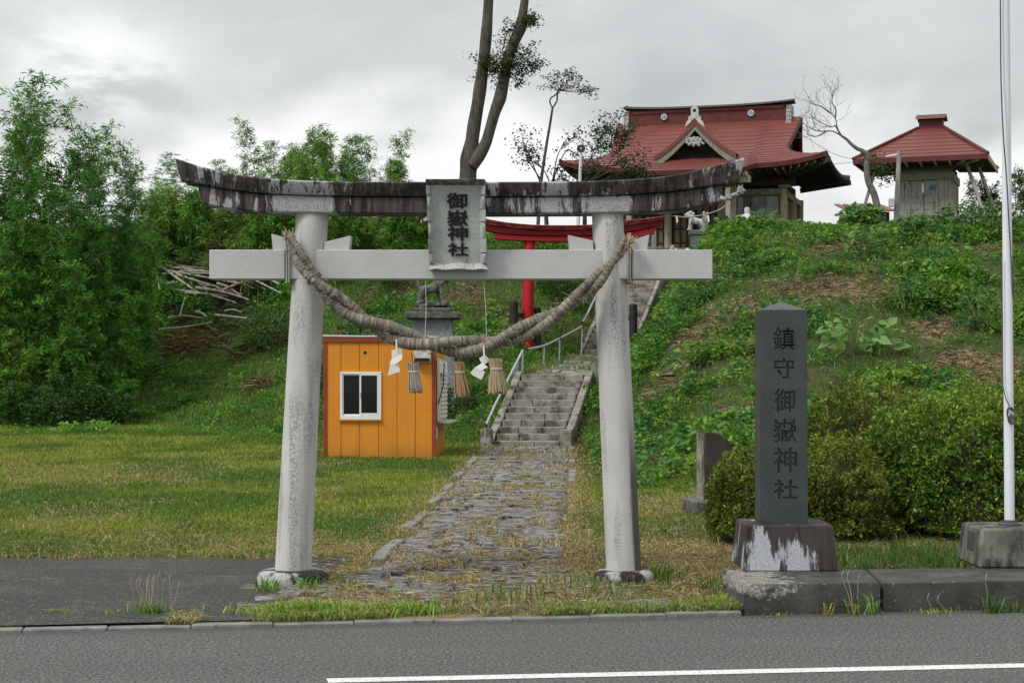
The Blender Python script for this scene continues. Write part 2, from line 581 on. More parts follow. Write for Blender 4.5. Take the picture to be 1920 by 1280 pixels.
    c = t.mix(t.math('MULTIPLY', t.step(t.noise(p, 9, 4.0), 0.4, 0.65), 0.45), a.outputs['Color'], (0.12, 0.10, 0.075))
    t.link(c, b.inputs['Base Color'])
    b.inputs['Roughness'].default_value = 0.9
    bump(t, b, t.noise(p, 90, 3.0, 0.6), 0.25, 0.006)
    basic('straw', (0.30, 0.235, 0.145), (0.46, 0.375, 0.245), 25.0, 0.9, stretch=(4, 4, 0.4), bmp=0.3, bscale=60)
    basic('straw_grey', (0.23, 0.215, 0.18), (0.40, 0.38, 0.325), 25.0, 0.9, stretch=(4, 4, 0.4), bmp=0.3, bscale=60)
    basic('straw_brown', (0.24, 0.16, 0.09), (0.40, 0.28, 0.16), 25.0, 0.9, stretch=(4, 4, 0.4), bmp=0.3, bscale=60)
    basic('paper_white', (0.74, 0.73, 0.69), (0.80, 0.79, 0.76), 6.0, 0.9, bmp=0.1)
    basic('cord_pale', (0.38, 0.34, 0.27), (0.5, 0.46, 0.38), 20.0, 0.9, bmp=0.1)
    # shed
    basic('orange_panel', (0.58, 0.215, 0.018), (0.64, 0.245, 0.024), 1.6, 0.5, bmp=0.08, bscale=30, bdist=0.003,
          stain=(0.46, 0.18, 0.028), stain_scale=2.2, stain_t=(0.55, 0.8), stain_stretch=(3, 3, 0.4))
    m = MATS['orange_panel']
    t = Tree.__new__(Tree); t.nt = m.node_tree
    b = [n for n in t.nt.nodes if n.type == 'BSDF_PRINCIPLED'][0]
    old = b.inputs['Base Color'].links[0].from_socket
    p = t.pos()
    z = t.axis(p, 2)
    mud = t.step(t.math('ADD', z, t.math('MULTIPLY', t.noise(t.pos((5, 5, 1.5)), 1.0, 5.0), 0.55)), 0.85, 0.42)
    c = t.mix(t.math('MULTIPLY', mud, 0.55), old, (0.20, 0.10, 0.03))
    run = t.step(t.noise(t.pos((11, 11, 0.35), (0.4, 0, 0)), 1.0, 4.0), 0.56, 0.74)
    c = t.mix(t.math('MULTIPLY', run, 0.22), c, (0.26, 0.13, 0.04))
    t.link(c, b.inputs['Base Color'])
    basic('redbrown_trim', (0.20, 0.038, 0.018), (0.25, 0.052, 0.024), 4.0, 0.5, bmp=0.1, stain=(0.14, 0.04, 0.025), stain_scale=5, stain_t=(0.6, 0.75))
    basic('window_frame_white', (0.66, 0.67, 0.68), (0.74, 0.75, 0.76), 4.0, 0.4, bmp=0.0)
    basic('cream_shutter', (0.52, 0.51, 0.43), (0.60, 0.59, 0.50), 6.0, 0.6, bmp=0.1)
    basic('metal_vent', (0.32, 0.32, 0.30), (0.42, 0.42, 0.39), 8.0, 0.5, bmp=0.1)
    basic('pale_metal', (0.55, 0.56, 0.56), (0.66, 0.67, 0.67), 5.0, 0.35, bmp=0.1, metal=0.3)
    basic('dark_void', (0.008, 0.008, 0.008), (0.014, 0.013, 0.012), 5.0, 0.9, bmp=0)
    m, t, b, o = new_mat('glass_dark')
    b.inputs['Base Color'].default_value = (0.012, 0.014, 0.015, 1)
    b.inputs['Roughness'].default_value = 0.08
    b.inputs['Specular IOR Level'].default_value = 0.22
    m, t, b, o = new_mat('glass_painted_reflections')
    c = t.mix(t.step(t.noise(t.pos((3, 3, 0.5)), 1.5, 3.0), 0.35, 0.65), (0.08, 0.095, 0.11), (0.18, 0.20, 0.22))  # pale patches paint light reflections into the colour of the dark panes
    t.link(c, b.inputs['Base Color'])
    b.inputs['Roughness'].default_value = 0.12
    basic('galvanised', (0.30, 0.34, 0.37), (0.42, 0.46, 0.49), 7.0, 0.45, bmp=0.1, metal=0.35, stain=(0.2, 0.2, 0.19), stain_scale=12, stain_t=(0.58, 0.7))
    basic('clamp_black', (0.02, 0.02, 0.02), (0.04, 0.04, 0.04), 9.0, 0.6, bmp=0.1)
    basic('pole_white', (0.62, 0.66, 0.72), (0.70, 0.73, 0.78), 2.0, 0.35, stretch=(1, 1, 0.4), bmp=0.05)
    basic('cord_dark', (0.05, 0.05, 0.055), (0.09, 0.09, 0.095), 9.0, 0.8, bmp=0)
    basic('plate_green', (0.035, 0.05, 0.047), (0.06, 0.075, 0.07), 9.0, 0.5, bmp=0.1)
    # red torii
    basic('vermilion', (0.34, 0.008, 0.014), (0.40, 0.012, 0.018), 3.0, 0.45, bmp=0.1, stain=(0.55, 0.33, 0.30), stain_scale=9.0, stain_t=(0.69, 0.73), stain_stretch=(1, 1, 0.5))
    basic('crimson_board', (0.16, 0.008, 0.016), (0.22, 0.013, 0.022), 3.0, 0.5, bmp=0.1)
    basic('crimson_worn', (0.24, 0.02, 0.018), (0.42, 0.20, 0.17), 9.0, 0.6, stretch=(0.5, 2, 3), bmp=0.2, lo=0.45, hi=0.7)
    basic('black_post', (0.012, 0.012, 0.012), (0.03, 0.028, 0.026), 7.0, 0.6, bmp=0.2, stain=(0.16, 0.15, 0.14), stain_scale=14, stain_t=(0.66, 0.74))
    # shrine
    m, t, b, o = new_mat('roof_red')
    p = t.pos()
    n = t.noise(t.pos((0.6, 0.6, 1.5)), 1.2, 5.0, 0.6)
    c = t.mix(t.step(n, 0.3, 0.7), (0.120, 0.027, 0.020), (0.165, 0.042, 0.032))
    c = t.mix(t.math('MULTIPLY', t.step(t.noise(p, 22, 4.0, 0.7), 0.52, 0.66), 0.4), c, (0.17, 0.052, 0.047))
    c = t.mix(t.math('MULTIPLY', t.step(t.noise(t.pos((5, 5, 0.6)), 1.0, 5.0, 0.7), 0.58, 0.72), 0.5), c, (0.055, 0.016, 0.015))
    t.link(c, b.inputs['Base Color'])
    b.inputs['Roughness'].default_value = 0.55
    bump(t, b, t.noise(p, 14, 4.0), 0.15, 0.01)
    basic('ridge_redbrown', (0.075, 0.017, 0.016), (0.12, 0.028, 0.026), 4.0, 0.6, bmp=0.1)
    basic('roof_rusty', (0.085, 0.030, 0.023), (0.16, 0.085, 0.065), 9.0, 0.8, bmp=0.3)
    basic('oni_tile', (0.24, 0.25, 0.25), (0.40, 0.41, 0.41), 10.0, 0.8, bmp=0.3)
    basic('crest_white', (0.62, 0.64, 0.66), (0.7, 0.72, 0.74), 10.0, 0.6, bmp=0)
    basic('crest_blue', (0.05, 0.11, 0.22), (0.07, 0.14, 0.26), 10.0, 0.6, bmp=0)
    basic('wood_grey', (0.21, 0.205, 0.19), (0.37, 0.365, 0.345), 6.0, 0.9, stretch=(6, 6, 0.6), bmp=0.5, bscale=20, bdist=0.01, stain=(0.08, 0.072, 0.062), stain_scale=4, stain_t=(0.52, 0.68), stain_stretch=(4, 4, 0.6))
    basic('wood_tan', (0.33, 0.29, 0.21), (0.46, 0.41, 0.31), 6.0, 0.9, stretch=(6, 6, 0.6), bmp=0.4, bscale=20, bdist=0.01, stain=(0.10, 0.085, 0.06), stain_scale=3, stain_t=(0.55, 0.7), stain_stretch=(4, 4, 0.6))
    basic('wood_lattice', (0.17, 0.135, 0.095), (0.25, 0.205, 0.15), 6.0, 0.9, stretch=(5, 5, 0.6), bmp=0.3)
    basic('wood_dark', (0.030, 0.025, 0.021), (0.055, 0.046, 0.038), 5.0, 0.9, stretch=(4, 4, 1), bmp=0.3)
    basic('wood_green_grey', (0.17, 0.17, 0.14), (0.26, 0.26, 0.22), 6.0, 0.9, stretch=(3, 3, 1), bmp=0.4, stain=(0.26, 0.25, 0.22), stain_scale=7, stain_t=(0.6, 0.7))
    # living things
    for nm, rough, tr in (('leaf', 0.5, 0.38), ('grass_blade', 0.6, 0.3), ('dry_stalk', 0.8, 0.05)):
        m, t, b, o = new_mat(nm)
        a = t.node('ShaderNodeAttribute', attribute_name='col')
        t.link(a.outputs['Color'], b.inputs['Base Color'])
        b.inputs['Roughness'].default_value = rough
        b.inputs['Specular IOR Level'].default_value = 0.3
        tl = t.node('ShaderNodeBsdfTranslucent')
        t.link(a.outputs['Color'], tl.inputs['Color'])
        mx = t.node('ShaderNodeMixShader')
        mx.inputs[0].default_value = tr
        t.link(b.outputs[0], mx.inputs[1])
        t.link(tl.outputs[0], mx.inputs[2])
        t.link(mx.outputs[0], o.inputs['Surface'])
    m, t, b, o = new_mat('earth')
    a = t.node('ShaderNodeAttribute', attribute_name='col')
    p = t.pos()
    n = t.noise(p, 6, 6.0, 0.65)
    c = t.mix(t.math('MULTIPLY', t.step(n, 0.42, 0.62), 0.55), a.outputs['Color'], (0.06, 0.048, 0.032))
    c = t.mix(t.math('MULTIPLY', t.step(t.noise(p, 40, 4.0, 0.7), 0.52, 0.66), 0.4), c, (0.20, 0.165, 0.10))
    t.link(c, b.inputs['Base Color'])
    b.inputs['Roughness'].default_value = 0.95
    b.inputs['Specular IOR Level'].default_value = 0.1
    bump(t, b, n, 0.8, 0.06)
    basic('bark_grey', (0.055, 0.050, 0.043), (0.10, 0.092, 0.080), 4.0, 0.95, stretch=(3, 3, 0.9), bmp=0.6, bscale=16, bdist=0.03,
          stain=(0.035, 0.034, 0.022), stain_scale=2.5, stain_t=(0.52, 0.68), stain_stretch=(2, 2, 0.6), speck=(0.17, 0.165, 0.15), speck_scale=24, speck_t=(0.64, 0.72))
    basic('bark_dark', (0.05, 0.043, 0.036), (0.10, 0.088, 0.075), 6.0, 0.95, bmp=0.4)
    basic('bark_pale', (0.10, 0.092, 0.08), (0.18, 0.168, 0.15), 5.0, 0.95, stretch=(2, 2, 0.8), bmp=0.4)
    basic('bamboo_culm', (0.10, 0.15, 0.035), (0.19, 0.21, 0.07), 3.0, 0.5, bmp=0.1)
    basic('dead_bamboo', (0.22, 0.20, 0.17), (0.36, 0.335, 0.29), 5.0, 0.8, bmp=0.2, stain=(0.12, 0.10, 0.075), stain_scale=6, stain_t=(0.5, 0.66))


make_materials()
G = lambda n: MATS[n]

# ------------------------------------------------------------------ the lie of the land
def smooth(a, b, x):
    t = np.clip((x - a) / (b - a), 0.0, 1.0)
    return t * t * (3 - 2 * t)


def vnoise(x, y, seed=0, octs=3):
    """value noise in 0..1"""
    x, y = np.asarray(x, float), np.asarray(y, float)
    tot, amp, nrm = 0.0, 1.0, 0.0
    for o in range(octs):
        xi, yi = np.floor(x).astype(np.int64), np.floor(y).astype(np.int64)
        fx, fy = x - xi, y - yi
        fx, fy = fx * fx * (3 - 2 * fx), fy * fy * (3 - 2 * fy)

        def h(a, b):
            n = (a * 374761393 + b * 668265263 + (seed + o * 17) * 1442695041) & 0xFFFFFFFF
            n = ((n ^ (n >> 13)) * 1274126177) & 0xFFFFFFFF
            return ((n ^ (n >> 16)) & 0xFFFF) / 65535.0
        v = (h(xi, yi) * (1 - fx) + h(xi + 1, yi) * fx) * (1 - fy) + (h(xi, yi + 1) * (1 - fx) + h(xi + 1, yi + 1) * fx) * fy
        tot = tot + v * amp
        nrm += amp
        amp *= 0.5
        x, y = x * 2.03 + 11.3, y * 2.03 + 5.7
    return tot / nrm


KY, KT = 13.10, 0.165                       # road edge: Y = KY + KT * X
KZ = 0.03


def kerb_y(x): return KY + KT * x


def flat_z(Y): return KZ + 0.0108 * np.clip(np.asarray(Y, float) - 15.0, 0, 45)


S0, S1, S2, S3 = 37.8, 41.1, 48.5, 54.7     # stairs: foot, landing, second flight, top
ZS0, ZS1, ZS2, ZS3 = 0.26, 1.87, 2.43, 5.92


def stair_x(Y): return np.interp(Y, [30, S0, S1, S2, S3, 60], [0.30, 0.32, 1.02, 2.66, 4.45, 5.6])
def stair_z(Y): return np.interp(Y, [15, S0, S1, S2, S3, 90], [flat_z(15), ZS0, ZS1, ZS2, ZS3, ZS3])


def path_x(Y): return -0.33 + (np.asarray(Y, float) - 17.6) * 0.0355


def land(X, Y):
    X, Y = np.asarray(X, float), np.asarray(Y, float)
    zf = flat_z(Y)
    xs = stair_x(Y)
    # left bank
    yb = np.interp(X, [-30, -12, -9, -6, -4, -2, 0.5, 2], [50, 49, 47.5, 43, 40.5, 38.3, 38.3, 40])
    yc = np.interp(X, [-30, -9, -5, -2, 2, 4], [62, 60.5, 58, 54, 54, 56])
    t = np.clip((Y - yb) / (yc - yb), 0, 1.0)
    top = np.interp(X, [-12, -5, -1, 3], [7.0, 6.8, 6.2, 6.0])
    zl = zf + (top - zf) * (0.35 * t + 0.65 * t * t) * (1.0) - 0.25 * smooth(0.9, 1.0, t) * 0
    # right bank
    yb = np.interp(X, [0.8, 1.4, 2.0, 3.0, 5.0, 9.0, 16], [36.5, 31.5, 27.0, 25.0, 25.0, 25.5, 27])
    yc = np.interp(X, [1.5, 3.5, 5.0, 7.0, 16], [55, 50, 46.5, 44.5, 43.5])
    t = np.clip((Y - yb) / (yc - yb), 0, 1.0)
    zr = zf + (5.62 + 0.30 * smooth(46, 56, Y) - zf) * np.where(t < 1, 0.5 * t + 0.5 * smooth(0, 1, t), 1.0)
    # the cutting in which path and stairs run
    zs = np.where(Y < S0, zf, stair_z(Y) - 0.16)
    wl = smooth(0.75, 2.6, xs - X)
    wr = smooth(0.80, 4.0, X - xs)
    z = np.where(X < xs, zs * (1 - wl) + zl * wl, zs * (1 - wr) + zr * wr)
    z = z + smooth(20, 24, Y) * (0.16 * (vnoise(X * 0.8, Y * 0.8, 3) - 0.5)) * smooth(0.9, 1.6, np.abs(X - xs)) * smooth(0.02, 0.6, z - zf)
    z = np.where(Y > 95, z * (1 - smooth(95, 170, Y)), z)
    ky = kerb_y(X)
    z = np.where(Y < ky + 0.05, -0.12, z)
    return z


def lz(x, y): return float(land(np.array([x]), np.array([y]))[0])


def ground_at(px, py):
    """the point of the ground seen at a pixel of the photograph"""
    Ys = np.arange(13.3, 70.0, 0.04)
    X = (px - 960.0) / F * Ys
    d = EYE + (HZ - py) / F * Ys - land(X, Ys)
    k = np.where(d <= 0)[0]
    i = int(k[0]) if len(k) else len(Ys) - 1
    return Vector((X[i], Ys[i], float(land(X[i:i + 1], Ys[i:i + 1])[0])))


STRAW = []


def dry_mask(X, Y):
    """0..1: where the weeds are cut and straw lies"""
    if not STRAW:
        for px, py, sx, sy in ((1430, 470, 1.3, 1.2), (1560, 470, 1.6, 1.1), (1500, 545, 1.3, 1.6), (1640, 540, 1.2, 1.5), (1390, 585, 1.1, 1.4), (1345, 520, 0.9, 1.2), (1400, 650, 0.9, 1.2), (1850, 700, 1.2, 1.3),
                               (1750, 620, 0.8, 1.0), (1300, 640, 0.8, 1.0), (1240, 735, 0.5, 1.0), (1380, 780, 0.7, 0.9), (1270, 700, 0.5, 1.0), (1830, 470, 0.9, 0.9), (875, 555, 0.9, 1.5), (945, 610, 0.6, 1.2), (690, 560, 0.9, 1.0), (760, 540, 0.7, 1.0), (640, 640, 0.6, 0.8)):
            g = ground_at(px, py)
            STRAW.append((g.x, g.y, sx, sy))
    s = 0.0
    for gx, gy, sx, sy in STRAW:
        s = np.maximum(s, np.exp(-((X - gx) / sx) ** 2 - ((Y - gy) / sy) ** 2))
    n = vnoise(X * 1.3 + 3.3, Y * 1.0, 21, 3)
    return smooth(0.60, 0.78, n * 0.62 + s * 0.55)


LAWN_G = np.array([0.095, 0.185, 0.020])
LAWN_Y = np.array([0.22, 0.27, 0.034])
LAWN_B = np.array([0.20, 0.135, 0.065])


def path_half(Y): return 0.86 + 0.9 * smooth(16.2, 13.4, np.asarray(Y, float))


def dry_lawn(X, Y):
    a = vnoise(X * 0.55, Y * 0.4, 5, 3)
    near = smooth(21.0, 17.0, Y)
    onpath = smooth(1.45, 0.8, np.abs(X - path_x(Y)))
    right = smooth(0.9, 1.6, X - path_x(Y)) * smooth(30, 22, Y)
    return np.clip(smooth(0.48, 0.70, a) * 0.42 * smooth(40, 26, Y) + near * 0.40 + onpath * 0.8 + right * 0.3, 0, 1)


def terrain():
    xs = np.unique(np.concatenate([np.linspace(-900, -60, 12), np.linspace(-60, -20, 30), np.arange(-20, 20.01, 0.28),
                                   np.linspace(20, 60, 30), np.linspace(60, 900, 12)]))
    ys = np.unique(np.concatenate([np.linspace(-200, 8, 8), np.arange(8, 12, 1.0), np.arange(12, 62, 0.28),
                                   np.linspace(62, 110, 40), np.linspace(110, 200, 20), np.linspace(200, 1800, 20)]))
    X, Y = np.meshgrid(xs, ys)
    Z = land(X, Y)
    n, m = X.shape
    idx = np.arange(n * m).reshape(n, m)
    Fc = np.stack([idx[:-1, :-1], idx[:-1, 1:], idx[1:, 1:], idx[1:, :-1]], -1).reshape(-1, 4)
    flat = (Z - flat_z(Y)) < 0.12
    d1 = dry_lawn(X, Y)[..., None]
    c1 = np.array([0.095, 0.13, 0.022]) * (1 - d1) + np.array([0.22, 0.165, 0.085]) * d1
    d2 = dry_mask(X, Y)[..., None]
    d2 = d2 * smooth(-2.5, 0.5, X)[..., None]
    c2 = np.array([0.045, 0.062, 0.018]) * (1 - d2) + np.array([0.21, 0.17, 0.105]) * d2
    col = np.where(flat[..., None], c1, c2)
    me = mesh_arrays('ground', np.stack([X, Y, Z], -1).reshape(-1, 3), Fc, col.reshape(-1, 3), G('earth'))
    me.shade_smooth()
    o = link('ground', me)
    tag(o, kind='structure')


terrain()


def roads():
    mb = MB()
    xs = list(np.linspace(-120, -14, 6)) + list(np.arange(-12, 12.1, 1.0)) + list(np.linspace(14, 120, 6))
    mb.grid([[(x, kerb_y(x) - 14.0, 0) for x in xs], [(x, kerb_y(x), 0) for x in xs]])
    tag(mb.build('road', G('asphalt_road')), kind='structure')
    # broken centre line: one dash begins left of the middle of the picture
    mb = MB()
    a, b = P(612, 1277, 10.54), P(1920, 1248, 11.09)
    t = Vector((b.x - a.x, b.y - a.y, 0)).normalized()
    nrm = Vector((-t.y, t.x, 0)) * 0.075
    p0 = Vector((a.x, a.y, 0.004)) + nrm * 0.2
    for k in (-1, 0, 1):
        s = p0 + t * (10.0 * k)
        e = s + t * 5.0
        mb.add([s - nrm + t * 0.01, e - nrm, e + nrm, s + nrm], [(0, 1, 2, 3)])
    tag(mb.build('lane_line', G('road_paint')), kind='structure')
    # apron of old asphalt left of the gate
    pts = [(x, kerb_y(x) + 0.16) for x in np.linspace(-14, -2.1, 14)] + [(-1.95, 13.6), (-1.75, 14.4), (-1.55, 15.2), (-1.4, 16.0), (-1.45, 16.6)]
    top = [(x, 17.05 + 0.05 * math.sin(x * 3.1) + 0.012 * (x + 1.5)) for x in np.linspace(-1.6, -14, 24)]
    mb = MB()
    lo = [(x, kerb_y(x) + 0.127) for x in np.linspace(-14, -1.9, 40)]
    rows = []
    for k in range(9):
        f = k / 8
        r = []
        for i in range(40):
            x0, y0 = lo[i]
            xt = -14 + (x0 + 14) / 12.1 * (12.1 + 0.35 * f)
            y1 = 17.02 + 0.06 * math.sin(xt * 3.1) + 0.04 * math.sin(xt * 7.7)
            y = y0 * (1 - f) + y1 * f
            r.append((xt + (0.05 * math.sin(f * 17) if i == 39 else 0), y, float(flat_z(y)) + 0.010))
        rows.append(r)
    mb.grid(rows)
    tag(mb.build('apron', G('asphalt_old')), kind='structure')
    # flush kerb of concrete blocks
    kerb = tag(thing('kerb', None, None), kind='structure')
    del_keys = [k for k in ('label', 'category') if k in kerb.keys()]
    for k in del_keys: del kerb[k]
    ang = math.atan(KT)
    for i in range(15):
        x0 = -6.6 + i * 0.6
        if x0 > 1.5: break
        m = MB()
        j = random.uniform(-0.009, 0.007)
        m.box((x0 + 0.3, kerb_y(x0 + 0.3) + 0.064, -0.043 + j), (0.597 / math.cos(ang) - 0.004, 0.12, 0.125 + 0.02), ang)
        m.build('kerb_block', G('concrete_kerb'), kerb, bev=0.008)


roads()


def paving():
    """uneven slate slabs of the approach, each a piece of its own down the path"""
    path = tag(bpy.data.objects.new('path', None), kind='structure')
    COL.objects.link(path)
    Y = 13.42
    row = 0
    cnt = 0
    while Y < S0 - 0.25 and cnt < 285:
        d = random.uniform(0.40, 0.62) * (1.0 if Y < 26 else 1.15)
        hw = float(path_half(Y))
        n = 4 if hw < 1.0 else 6
        cuts = np.cumsum(np.random.RandomState(row).uniform(0.7, 1.3, n))
        cuts = np.concatenate([[0], cuts / cuts[-1]])
        for k in range(n):
            x0 = float(path_x(Y)) + (cuts[k] * 2 - 1) * hw
            x1 = float(path_x(Y)) + (cuts[k + 1] * 2 - 1) * hw
            if random.random() < 0.05: continue
            y0 = max(Y, kerb_y((x0 + x1) / 2) + 0.17)
            y1 = Y + d
            if y1 - y0 < 0.15: continue
            # ragged outline
            g = random.uniform(0.012, 0.035)
            base = [(x0 + g, y0 + g), (x1 - g, y0 + g), (x1 - g, y1 - g), (x0 + g, y1 - g)]
            out = []
            for a in range(4):
                p, q = base[a], base[(a + 1) % 4]
                for f in (0.0, 0.33, 0.66):
                    jx, jy = random.uniform(-0.05, 0.05), random.uniform(-0.06, 0.06)
                    out.append((p[0] + (q[0] - p[0]) * f + jx, p[1] + (q[1] - p[1]) * f + jy))
            h = random.uniform(0.004, 0.04)
            tx, ty = random.uniform(-0.02, 0.02), random.uniform(-0.03, 0.03)
            cx, cy = (x0 + x1) / 2, (y0 + y1) / 2
            mb = MB()
            ztop = lambda x, y: float(flat_z(y)) + h + tx * (x - cx) + ty * (y - cy)
            r0 = [(x, y, float(flat_z(y)) - 0.05) for x, y in out]
            r1 = [(x, y, ztop(x, y) - 0.012) for x, y in out]
            r2 = [(x * 0.93 + cx * 0.07, y * 0.93 + cy * 0.07, ztop(x, y)) for x, y in out]
            mb.rings([r0, r1, r2])
            mb.build('paving_stone', G('paving_slate'), path, recalc=False, sharp=50)
            cnt += 1
        Y += d
        row += 1
    # edging stones along both sides
    for side in (-1, 1):
        y = 16.6 if side < 0 else 26.0
        while y < S0 - 0.5:
            L = random.uniform(0.7, 1.25)
            if random.random() < (0.62 if side < 0 else 0.5):
                ym = y + L / 2
                x = float(path_x(ym)) + side * (float(path_half(ym)) + 0.09)
                z = float(flat_z(ym)) + random.uniform(0.01, 0.035)
                m = MB()
                m.box((x, ym, z - 0.04), (0.13, L - 0.05, 0.12), random.uniform(-0.04, 0.04) - 0.035)
                m.build('edging_stone', G('concrete_kerb'), path, bev=0.012)
            y += L


paving()


def stair_frame(Y):
    """unit vectors along (uphill) and across the stairs"""
    e = 0.2
    dx = float(stair_x(Y + e) - stair_x(Y - e)) / (2 * e)
    t = Vector((dx, 1, 0)).normalized()
    return t, Vector((t.y, -t.x, 0))


def stairs():
    st = tag(bpy.data.objects.new('stairs', None), kind='structure')
    COL.objects.link(st)
    st.location = (float(stair_x(S0)), S0, ZS0)

    def stone(name, c, along, across, w, d, h, mat='step_granite', bev=0.014, slope=0.0):
        m = MB()
        pts = []
        for z in (-h, 0):
            for a, b in ((-w / 2, -d / 2), (w / 2, -d / 2), (w / 2, d / 2), (-w / 2, d / 2)):
                p = Vector(c) + across * a + along * b
                pts.append((p.x + random.uniform(-0.006, 0.006), p.y + random.uniform(-0.01, 0.01), p.z + z + b * slope + (random.uniform(-0.008, 0.008) if z == 0 else 0)))
        m.hexa(pts)
        return m.build(name, G(mat), st, bev=bev)

    def flight(ya, yb, za, zb, n, width):
        rise = (zb - za) / n
        for i in range(n):
            y = ya + (yb - ya) * i / n
            al, ac = stair_frame(min(max(y + 0.15, ya + 0.3), yb - 0.3))
            c0 = Vector((float(stair_x(y)), y, za + rise * (i + 1)))
            d = (yb - ya) / n * 1.35
            w = width * random.uniform(0.985, 1.01)
            cuts = [0.0, 1.0] if random.random() < 0.12 else [0.0, random.choice((0.35, 0.42, 0.55, 0.62, 0.7)), 1.0]
            if random.random() < 0.18: cuts = [0.0, 0.3, 0.66, 1.0]
            for a, b in zip(cuts[:-1], cuts[1:]):
                cc = c0 + ac * ((a + b) / 2 - 0.5) * w + al * (d / 2 + random.uniform(-0.012, 0.012))
                stone('step_stone', cc, al, ac, (b - a) * w - 0.012, d, rise * 1.25)

    flight(S0, S1, ZS0, ZS1, 11, 1.50)
    flight(S2, S3, ZS2, ZS3, 22, 1.28)
    # landing: low sloping slabs
    y = S1 + 0.05
    while y < S2 - 0.1:
        d = random.uniform(0.55, 0.8)
        al, ac = stair_frame(y)
        z = float(stair_z(y + d / 2)) 
        cuts = [0, random.uniform(0.25, 0.45), random.uniform(0.6, 0.75), 1]
        for a, b in zip(cuts[:-1], cuts[1:]):
            c = Vector((float(stair_x(y + d / 2)), y + d / 2, z + random.uniform(-0.008, 0.008))) + ac * ((a + b) / 2 - 0.5) * 1.5
            stone('landing_slab', c, al, ac, (b - a) * 1.5 - 0.03, d - 0.02, 0.16, slope=0.075)
        y += d
    # sloping side stones and their posts
    for side in (-1, 1):
        for i in range(4):
            ya, yb = S0 + 0.05 + i * 0.82, S0 + 0.05 + (i + 1) * 0.82 - 0.02
            al, ac = stair_frame(S0 + 1.5)
            pa = Vector((float(stair_x(ya)), ya, float(stair_z(ya)) + 0.10)) + ac * side * 0.865
            pb = Vector((float(stair_x(yb)), yb, float(stair_z(yb)) + 0.10)) + ac * side * 0.865
            m = MB()
            s = ac * 0.085
            dn = Vector((0, 0, 0.45))
            m.hexa([pa - s - dn, pa + s - dn, pb + s - dn, pb - s - dn, pa - s, pa + s, pb + s, pb - s])
            m.build('side_stone', G('step_granite'), st, bev=0.015)
        for ya, hh in ((S0 - 0.12, 0.42), (S1 + 0.12, 0.30)):
            al, ac = stair_frame(S0 + 1.5)
            p = Vector((float(stair_x(ya)), ya, float(stair_z(ya)))) + ac * side * (0.90 if ya < S1 else 0.98)
            m = MB()
            m.box((p.x, p.y, p.z + hh / 2 - 0.1), (0.25 if ya < S1 else 0.2, 0.25, hh + 0.2), -0.2)
            m.build('end_post', G('step_granite'), st, bev=0.03, seg=2)
        # upper flight: low side stones
        for i in range(6):
            ya, yb = S2 + i * 1.03, S2 + (i + 1) * 1.03 - 0.03
            al, ac = stair_frame(S2 + 3)
            pa = Vector((float(stair_x(ya)), ya, float(stair_z(ya)) + 0.12)) + ac * side * 0.72
            pb = Vector((float(stair_x(yb)), yb, float(stair_z(yb)) + 0.12)) + ac * side * 0.72
            s, dn = ac * 0.06, Vector((0, 0, 0.4))
            m = MB()
            m.hexa([pa - s - dn, pa + s - dn, pb + s - dn, pb - s - dn, pa - s, pa + s, pb + s, pb - s])
            m.build('side_stone', G('step_granite'), st, bev=0.015)


stairs()


def handrail():
    hr = thing('handrail', 'bent grey steel pipe handrail along the left side of the stone steps', 'handrail', P(912, 838, 37.7))
    rail = [P(911, 797, 37.75), P(927, 761, 38.6), P(952, 712, 39.9), P(981, 655, 41.3)]
    rail2 = [P(988, 655, 41.5), P(1003, 652, 42.4), P(1021, 648, 43.2), P(1050, 634, 45.0), P(1092, 612, 48.0)]
    rail3 = [P(1092, 605, 48.2), P(1103, 585, 49.3), P(1118, 553, 51.0), P(1140, 508, 53.0), P(1156, 474, 54.6)]
    for r in (rail, rail2, rail3):
        MB().tube(r, 0.028, 10).build('rail', G('galvanised'), hr)
    posts = [(rail[0], 0.6), (rail[3], 0.62), (rail2[2], 0.55), (rail2[3], 0.5), (rail2[4], 0.6), (rail3[2], 0.7), (rail3[4], 0.7)]
    for p, h in posts:
        b = Vector((p.x - 0.03, p.y + 0.02, lz(p.x, p.y) - 0.1))
        MB().tube([b, p - Vector((0, 0, 0.01))], 0.022, 8).build('post', G('galvanised'), hr)
    for p in (rail[0], rail[3], rail2[0], rail2[3], rail2[4], rail3[0]):
        MB().tube([p + Vector((0, -0.045, 0)), p + Vector((0, 0.045, 0))], 0.042, 8).build('clamp', G('clamp_black'), hr)


handrail()

# ------------------------------------------------------------------ the granite gate
TY = 15.2


def interp_curve(pts, n):
    """smooth (Catmull-Rom) curve through 2D/3D points"""
    pts = [Vector(p) for p in pts]
    out = []
    m = len(pts) - 1
    for i in range(n):
        u = i / (n - 1) * m
        k = min(int(u), m - 1)
        f = u - k
        p1, p2 = pts[k], pts[k + 1]
        p0 = pts[k - 1] if k > 0 else p1 * 2 - p2
        p3 = pts[k + 2] if k + 2 <= m else p2 * 2 - p1
        out.append(0.5 * ((2 * p1) + (p2 - p0) * f + (2 * p0 - 5 * p1 + 4 * p2 - p3) * f * f + (3 * p1 - p0 - 3 * p2 + p3) * f ** 3))
    return out


